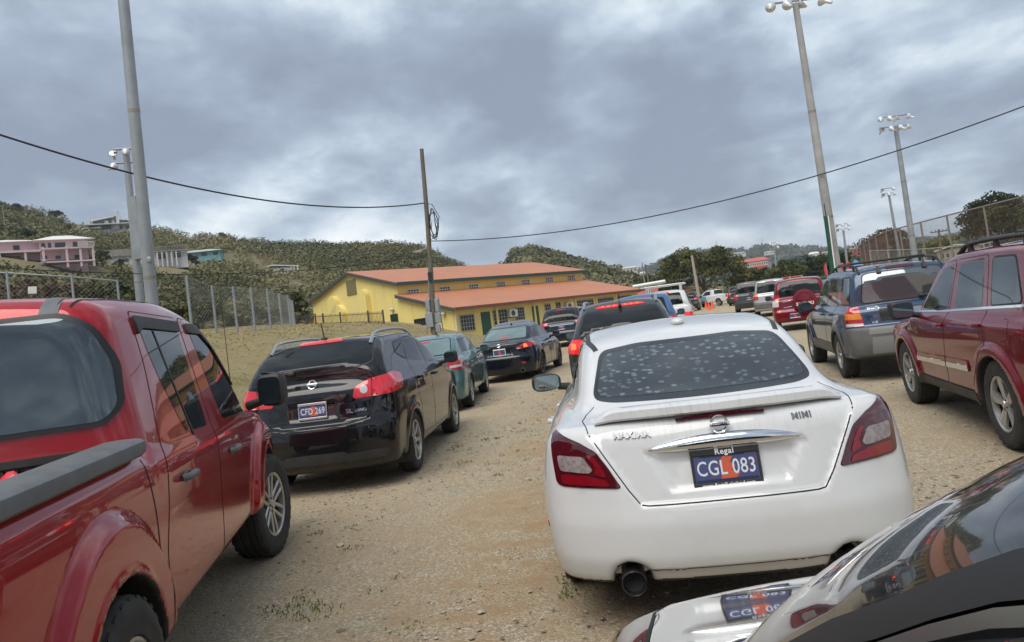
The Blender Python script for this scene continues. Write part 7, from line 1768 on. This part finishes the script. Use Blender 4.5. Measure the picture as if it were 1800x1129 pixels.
# ---- wine red suv with spare wheel
def spare_suv():
    b = suv(4.05, 1.81, 1.70, 1.08, 1.0, (0.80, 3.24), 0.39, rake=0.22, ws=1.1, tum=0.26, low=0.30, flare=0.02, wg=0.84, bulge_r=0.12, kg=0.04, nose=0.25)
    c = Car('spare_wheel_suv', 'wine red suv carrying a covered spare wheel on its tailgate', 'car', POSE['suz'], b, P_jeep, 0.032, 1.8)
    wheels(c, 0.79, (0.80, 3.24), 0.355, style=('spoke', 5))
    c.glass([(-0.64, 1.14), (0.64, 1.14), (0.56, 1.56), (-0.56, 1.56)], 'B', None, 0.05, 0.02, name='rear_window')
    q = MB(); q.lathe([(0.1, 0.0), (0.08, 0.34), (0.0, 0.365), (-0.10, 0.355), (-0.135, 0.32), (-0.14, 0.25), (-0.125, 0.235), (-0.15, 0.05), (-0.152, 0.0)], 40, 'Y'); sp = q.build('spare_wheel_cover', P_jeep, c.root, True); sp.location = (0.10, -0.06, 0.95)
    V, F = text_mesh('SUZUKI', 0.135, 0.004, 1.12); mesh_np('cover_lettering', [(v[0]*1.05, -0.158, v[1]-0.10) for v in V], [f[::-1] for f in F], M_white, sp, False)
    la = lamp(c, 'tail_light', [(0.70, 0.08, 0.80), (0.70, 0.08, 1.20), (0.86, 0.22, 1.20), (0.89, 0.24, 0.80)], 28, M_red, 0.010, r=0.03)
    lamp(c, 'reverse_lens', [(0.71, 0.08, 0.83), (0.71, 0.08, 1.02), (0.88, 0.22, 1.02), (0.89, 0.24, 0.83)], 28, M_clear, 0.014, la, r=0.01)
    lamp(c, 'reflector', [(0.66, 0.03, 0.62), (0.66, 0.03, 0.70), (0.80, 0.1, 0.70), (0.80, 0.1, 0.62)], 20, M_red, 0.006, r=0.01)
    pp, _, _ = c.march([(-0.22, 0.50)], 'B'); plate(c, -0.24, pp[0][1]-0.012, 0.50, 'CDL 592', w=0.33, h=0.16, lettering=False)
    generic_side(c, 4.05, 1.08, 1.70, (0.80, 3.24), P_jeep, P_jeep, 0.30, True, None, 1.1)
    c.ribbon([([(-0.55, 0.78), (-0.30, 0.80)], 'B'), ([(-0.55, 0.96), (-0.32, 0.985)], 'B')], 'chrome_strip', M_chrome, 0.022, 0.006)
    for sx in (-1, 1): mirror(c, sx*1.0, 2.7, 1.08, M_black, (0.22, 0.14, 0.18), p=3.4)
    return c
spare_suv()

# ---- the rest, farther up the lot
def far_suv(name, label, pose, pm, H=1.74, L_=4.8, W_=1.88, belt=1.12, rake=0.45, lit=False, res=0.045, glass=None, band=None, rack=False, lampz=(0.85, 1.15), amber=False, under=None):
    b = suv(L_, W_, H, belt, 1.06, (0.95, L_-1.0), 0.40, rake=rake, ws=1.35, tum=0.28, low=0.28, wg=W_/2-0.06)
    c = Car(name, label, 'car', pose, b, pm, res, H+0.08)
    wheels(c, W_/2-0.11, (0.95, L_-1.0), 0.365, style=('spoke', 5))
    c.glass([(-0.66, belt+0.07), (0.66, belt+0.07), (0.58, H-0.15), (-0.58, H-0.15)], 'B', glass, 0.05, 0.02, name='rear_window')
    m = M_redlit if lit else M_red
    la = lamp(c, 'tail_light', [(0.66, 0.08, lampz[0]), (0.68, 0.08, lampz[1]), (W_/2-0.06, 0.25, lampz[1]), (W_/2-0.03, 0.3, lampz[0])], 28, m, 0.010, r=0.03)
    if amber: lamp(c, 'amber_band', [(0.67, 0.08, (lampz[0]+lampz[1])/2+0.02), (0.68, 0.08, lampz[1]-0.02), (W_/2-0.07, 0.25, lampz[1]-0.02), (W_/2-0.05, 0.3, (lampz[0]+lampz[1])/2+0.02)], 28, M_amber, 0.014, la, r=0.01)
    c.patch('brake_light', rp([(-0.22, H-0.125), (0.22, H-0.125), (0.20, H-0.09), (-0.20, H-0.09)], 0.01), 'B', m, 0.012)
    pp, _, _ = c.march([(0, 0.85)], 'B'); plate(c, 0, pp[0][1]-0.012, 0.85, 'CG', lettering=False)
    if band: c.patch('chrome_strip', rp([(-0.55, 0.955), (0.55, 0.955), (0.53, 1.0), (-0.53, 1.0)], 0.01), 'B', M_chrome, 0.015)
    generic_side(c, L_, belt, H, (0.95, L_-1.0), pm, pm, 0.55, True, None, 1.35)
    for sx in (-1, 1): mirror(c, sx*(W_/2+0.11), L_-1.62, belt+0.02, M_black, (0.22, 0.14, 0.18), p=3.2)
    if under:
        for sd in ('L', 'R'): c.patch('side_cladding', rp([(1.4, 0.32), (L_-1.45, 0.32), (L_-1.45, 0.58), (1.4, 0.58)], 0.02), sd, under, 0.012)
        c.patch('bumper', rp([(-0.86, 0.40), (0.86, 0.40), (0.86, 0.72), (-0.86, 0.72)], 0.03), 'B', under, 0.014)
    return c
q_ = far_suv('navy_suv', 'large dark navy suv with a chrome strip across its tailgate, beyond the navy sedan', POSE['qx'], P_charcoal, 1.74, 4.99, 1.96, 1.10, 0.5, band=True)
far_suv('dark_suv', 'dark suv half hidden behind the large navy suv', (-1.9, 41.0, 3), P_charcoal, 1.72)
sd_ = None
def far_sedan():
    b = sedan(4.6, 1.78, 1.45, 1.0, 1.02, 0.95, (0.95, 3.6), 0.35)
    c = Car('dark_sedan', 'dark sedan mostly hidden behind the navy sports sedan', 'car', (-5.0, 25.6, 4), b, P_charcoal, 0.045, 1.5)
    wheels(c, 0.78, (0.95, 3.6), 0.32, style=('spoke', 5)); c.glass([(-0.58, 1.07), (0.58, 1.07), (0.5, 1.35), (-0.5, 1.35)], 'B', None, 0.05, 0.018, name='rear_window')
    lamp(c, 'tail_light', [(0.55, 0.1, 0.83), (0.55, 0.1, 0.95), (0.86, 0.3, 0.97), (0.87, 0.3, 0.83)], 30, M_red, 0.01)
    generic_side(c, 4.6, 1.0, 1.45, (0.95, 3.6), P_charcoal, P_charcoal, 0.95, False, None, 1.15, True, 0.28)
    for sx in (-1, 1): mirror(c, sx*0.98, 3.05, 1.02, P_charcoal, (0.21, 0.13, 0.15))
far_sedan()
far_suv('blue_wagon', 'bright blue suv hidden but for its roof behind the graphite crossover', (-0.15, 19.6, 1), paint('bright_blue_paint', (0.06, 0.14, 0.30), 0.3, 0.32, 0.2), 1.78)
def white_truck():
    c = far_suv('white_van', 'tall white suv with a ladder rack and high brake light, beyond the graphite crossover', (0.62, 28.0, 4), P_white, 1.86, 5.0, 1.98, 1.24, 0.35, lit=True, res=0.04, lampz=(0.80, 0.98))
    q = MB(); z = 2.04
    for sx in (-0.7, 0.7): q.tube((sx, 0.5, z), (sx, 3.8, z), 0.03)
    for y in (0.6, 1.9, 3.2):
        q.tube((-0.8, y, z), (0.8, y, z), 0.03)
        for sx in (-0.62, 0.62): q.tube((sx, y, z), (sx, y, 1.74), 0.025)
    q.build('ladder_rack', M_lampwhite, c.root, True)
    q = MB(); q.tube((-1.05, 0.4, z+0.1), (0.15, 0.2, z+0.14), 0.07); q.build('pipe_carrier', M_lampwhite, c.root, True)
white_truck()
far_suv('black_suv', 'small black suv with lit lights left of the pale blue pickup', (3.5, 67.7, 6), P_charcoal, 1.70, 4.6, 1.85, 1.1, 0.4, lit=True)
far_suv('silver_suv', 'silver and grey suv with amber over red tail lights, beyond the spare wheel suv', (6.0, 38.5, 9), P_silver, 1.82, 4.6, 1.80, 1.12, 0.22, amber=True, under=M_clad, res=0.04)
far_suv('grey_suv', 'silver framed suv with dark rear glass and black bumper, second beyond the spare wheel suv', (6.0, 46.8, 9), P_grey, 1.86, 4.7, 1.84, 1.14, 0.25, under=M_black)
far_suv('far_grey_suv', 'grey suv farthest up the right hand row, beside the white pickup', (7.9, 68.5, 12), P_grey, 1.72)
def far_pickup(name, label, pose, pm, cap=False):
    L_ = 5.3
    def ext(s, x, ax, y, z, d):
        return smax(d, -np.maximum(np.maximum(ax-0.74, 0.09-y), np.maximum(y-1.75, 0.66-z)), 0.02)
    Tb = [(-0.2, 1.18), (1.75, 1.18), (2.2, 1.16), (3.9, 1.14), (4.2, 1.10), (4.8, 1.0), (5.3, 0.85)]
    g = dict(T=[(1.6, 1.66), (2.0, 1.72), (2.6, 1.74), (3.0, 1.70), (3.4, 1.52), (3.95, 1.14), (4.2, 1.0)], W=[(1.7, 0.80), (2.3, 0.82), (4.0, 0.78)], zb=1.14, tum=0.27, R=[(0.9, 1.80), (1.2, 1.80), (1.7, 1.90)], br=0.04, kr=0.12, yc=3.0)
    b = Body(L_, 1.84, Tb, [(0.1, 0.1), (0.4, 0.0), (0.6, 0.02), (1.3, 0.06)], [(0.2, L_-0.2), (0.45, L_), (1.1, L_-0.2)], 0.42, [(-0.1, 0.88), (1.6, 0.90), (4.2, 0.89), (5.3, 0.76)], [(0.2, 0.93), (0.6, 0.995), (1.0, 0.99), (1.2, 0.95)], g, arches=[(1.15, 0.37, 0.43), (4.25, 0.37, 0.43)], flare=0.03, flare_w=0.08, bulge_r=0.05, kg=0.04, extra=ext)
    c = Car(name, label, 'pickup', pose, b, pm, 0.045, 1.8)
    wheels(c, 0.79, (1.15, 4.25), 0.37, w=0.24, style=('spoke', 5))
    c.glass([(-0.62, 1.28), (0.62, 1.28), (0.56, 1.62), (-0.56, 1.62)], 'B', None, 0.05, 0.02, name='rear_window')
    lamp(c, 'tail_light', [(0.76, 0.05, 0.82), (0.76, 0.05, 1.1), (0.9, 0.1, 1.1), (0.9, 0.1, 0.82)], 30, M_red, 0.01)
    D = doors(c, [[(2.2, 0.48), (3.35, 0.48), (3.45, 1.1), (3.2, 1.45), (2.9, 1.62), (2.2, 1.63)]], [(2.4, 0.98)], pm, pm)
    sidewins(c, [([(2.26, 1.2), (3.36, 1.18), (3.05, 1.48), (2.85, 1.58), (2.26, 1.58)], 0)], D)
    for sx in (-1, 1): mirror(c, sx*1.0, 3.35, 1.18, M_black, (0.2, 0.13, 0.2))
    c.patch('bumper', rp([(-0.86, 0.46), (0.86, 0.46), (0.86, 0.66), (-0.86, 0.66)], 0.02), 'B', M_chrome if cap else M_black, 0.02)
    c.patch('tailgate', rp([(-0.74, 0.72), (0.74, 0.72), (0.74, 1.15), (-0.74, 1.15)], 0.02), 'B', pm, 0.006)
    return c
far_pickup('pale_blue_pickup', 'pale blue pickup parked across the far end, left of the cones', (5.4, 80.2, -16), P_ltblue)
far_pickup('white_pickup', 'white pickup parked across the far end, right of the cones', (8.6, 79.0, -42), P_white)

# ---- the black car the photo is taken from
def own_car():
    b = suv(4.6, 1.84, 1.70, 1.10, 1.02, (0.95, 3.62), 0.39, rake=0.45, ws=1.15, tum=0.50, low=0.25, wg=0.80, crown=0.05, bulge_f=0.34,
            g=dict(T=[(-0.2, 1.58), (0.25, 1.63), (1.2, 1.67), (2.25, 1.66), (2.7, 1.61), (3.0, 1.525), (3.25, 1.415), (3.45, 1.30), (3.65, 1.145), (3.85, 1.0)], k=0.07))
    b.Tb = Tab([(-0.2, 1.07), (0.2, 1.10), (3.3, 1.17), (3.5, 1.165), (3.7, 1.125), (4.0, 1.048), (4.3, 0.968), (4.43, 0.91), (4.6, 0.70)], 0.05)
    c = Car('black_car', 'glossy black car whose hood and windshield pillar fill the lower right corner', 'car', OWN, b, P_own, 0.02, 1.8, under=M_black)
    wheels(c, 0.80, (0.95, 3.62), 0.355, style=('spoke', 5))
    c.patch('windshield', rp([(-0.60, 1.17), (0.60, 1.17), (0.50, 1.46), (-0.50, 1.46)], 0.06), 'F', M_glass, 0.004)
    c.glass([(-0.62, 1.17), (0.62, 1.17), (0.55, 1.55), (-0.55, 1.55)], 'B', None, 0.05, 0.02, name='rear_window')
    D = doors(c, [[(1.38, 0.33), (2.22, 0.33), (2.22, 1.09), (2.2, 1.55), (1.25, 1.55), (1.1, 1.1), (1.25, 0.75)], [(2.25, 0.33), (3.22, 0.33), (3.28, 0.9), (3.34, 1.08), (3.04, 1.35), (2.8, 1.475), (2.5, 1.535), (2.22, 1.55), (2.25, 1.09)]], [(1.4, 0.95), (2.45, 0.94)], P_own, P_own)
    sidewins(c, [([(1.2, 1.15), (2.17, 1.14), (2.15, 1.525), (1.28, 1.53)], 0), ([(2.3, 1.14), (3.24, 1.13), (3.03, 1.335), (2.92, 1.402), (2.80, 1.455), (2.5, 1.51), (2.27, 1.525)], 1)], D, None, mats={1: mat('dark_interior_pane', (0.004, 0.005, 0.006), 0.35, spec=0.25)})  # front panes coloured matte near-black for the dark interior behind an open window
    DRIP = [(3.28, 1.18), (3.11, 1.311), (3.03, 1.359), (2.965, 1.393), (2.918, 1.420), (2.878, 1.441), (2.795, 1.476), (2.5, 1.534), (2.2, 1.549), (1.4, 1.554)]
    for sd in ('L', 'R'):
        c.ribbon([([(a+0.008, b_+0.0115) for a, b_ in DRIP], sd)], 'drip_seal', M_rubber, 0.016, 0.003)
        c.ribbon([(DRIP, sd)], 'drip_trim', mat('dull_trim', (0.30, 0.31, 0.32), 0.25, 0.9), 0.006, 0.005)
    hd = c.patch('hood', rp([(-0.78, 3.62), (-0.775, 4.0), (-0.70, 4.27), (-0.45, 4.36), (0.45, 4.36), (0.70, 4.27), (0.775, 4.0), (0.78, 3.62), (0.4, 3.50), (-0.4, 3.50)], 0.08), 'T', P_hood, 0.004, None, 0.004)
    c.ribbon([([(-0.785, 3.62), (-0.78, 4.0), (-0.705, 4.275), (-0.45, 4.366), (0.45, 4.366), (0.705, 4.275), (0.78, 4.0), (0.785, 3.62)], 'T')], w=0.006, off=0.003)
    for sx in (-1, 1): mirror(c, sx*1.06, 2.98, 1.06, P_own, (0.22, 0.14, 0.16), p=2.8)
    lamp(c, 'tail_light', [(0.66, 0.08, 0.85), (0.68, 0.08, 1.12), (0.86, 0.25, 1.12), (0.88, 0.3, 0.85)], 28, M_red, 0.01)
    for s in (1, -1):
        c.patch('headlight', rp([(s*0.50, 0.72), (s*0.80, 0.76), (s*0.80, 0.86), (s*0.52, 0.83)], 0.03), 'F', M_clear, 0.006)
    return c
P_hood = paint('reflection_silver_hood', (0.62, 0.64, 0.65), 0.95, 0.06, 0.0, 1.0)  # silver metal base stands in for the bright reflection; the hood itself is dark
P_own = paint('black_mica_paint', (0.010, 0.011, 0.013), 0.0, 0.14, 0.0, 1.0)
P_own.node_tree.nodes['Principled BSDF'].inputs['Coat IOR'].default_value = 1.5
OWN = (0.72, -2.60, 0)
own_car()

# ------------------------------------------------------------------ the air
def air():
    m = bpy.data.materials.new('thin_air'); m.use_nodes = True; t = m.node_tree; t.nodes.clear()
    o = t.nodes.new('ShaderNodeOutputMaterial'); v = t.nodes.new('ShaderNodeVolumePrincipled'); v.inputs['Density'].default_value = 0.00030; v.inputs['Color'].default_value = (0.80, 0.87, 0.95, 1); v.inputs['Anisotropy'].default_value = 0.2
    t.links.new(v.outputs[0], o.inputs['Volume'])
    b = MB(); b.box((0, 1150, 85), (2300, 2950, 180)); h = b.build('haze', m); h['kind'] = 'stuff'; h['label'] = 'thin pale haze between the lot and the far ridge'
air()
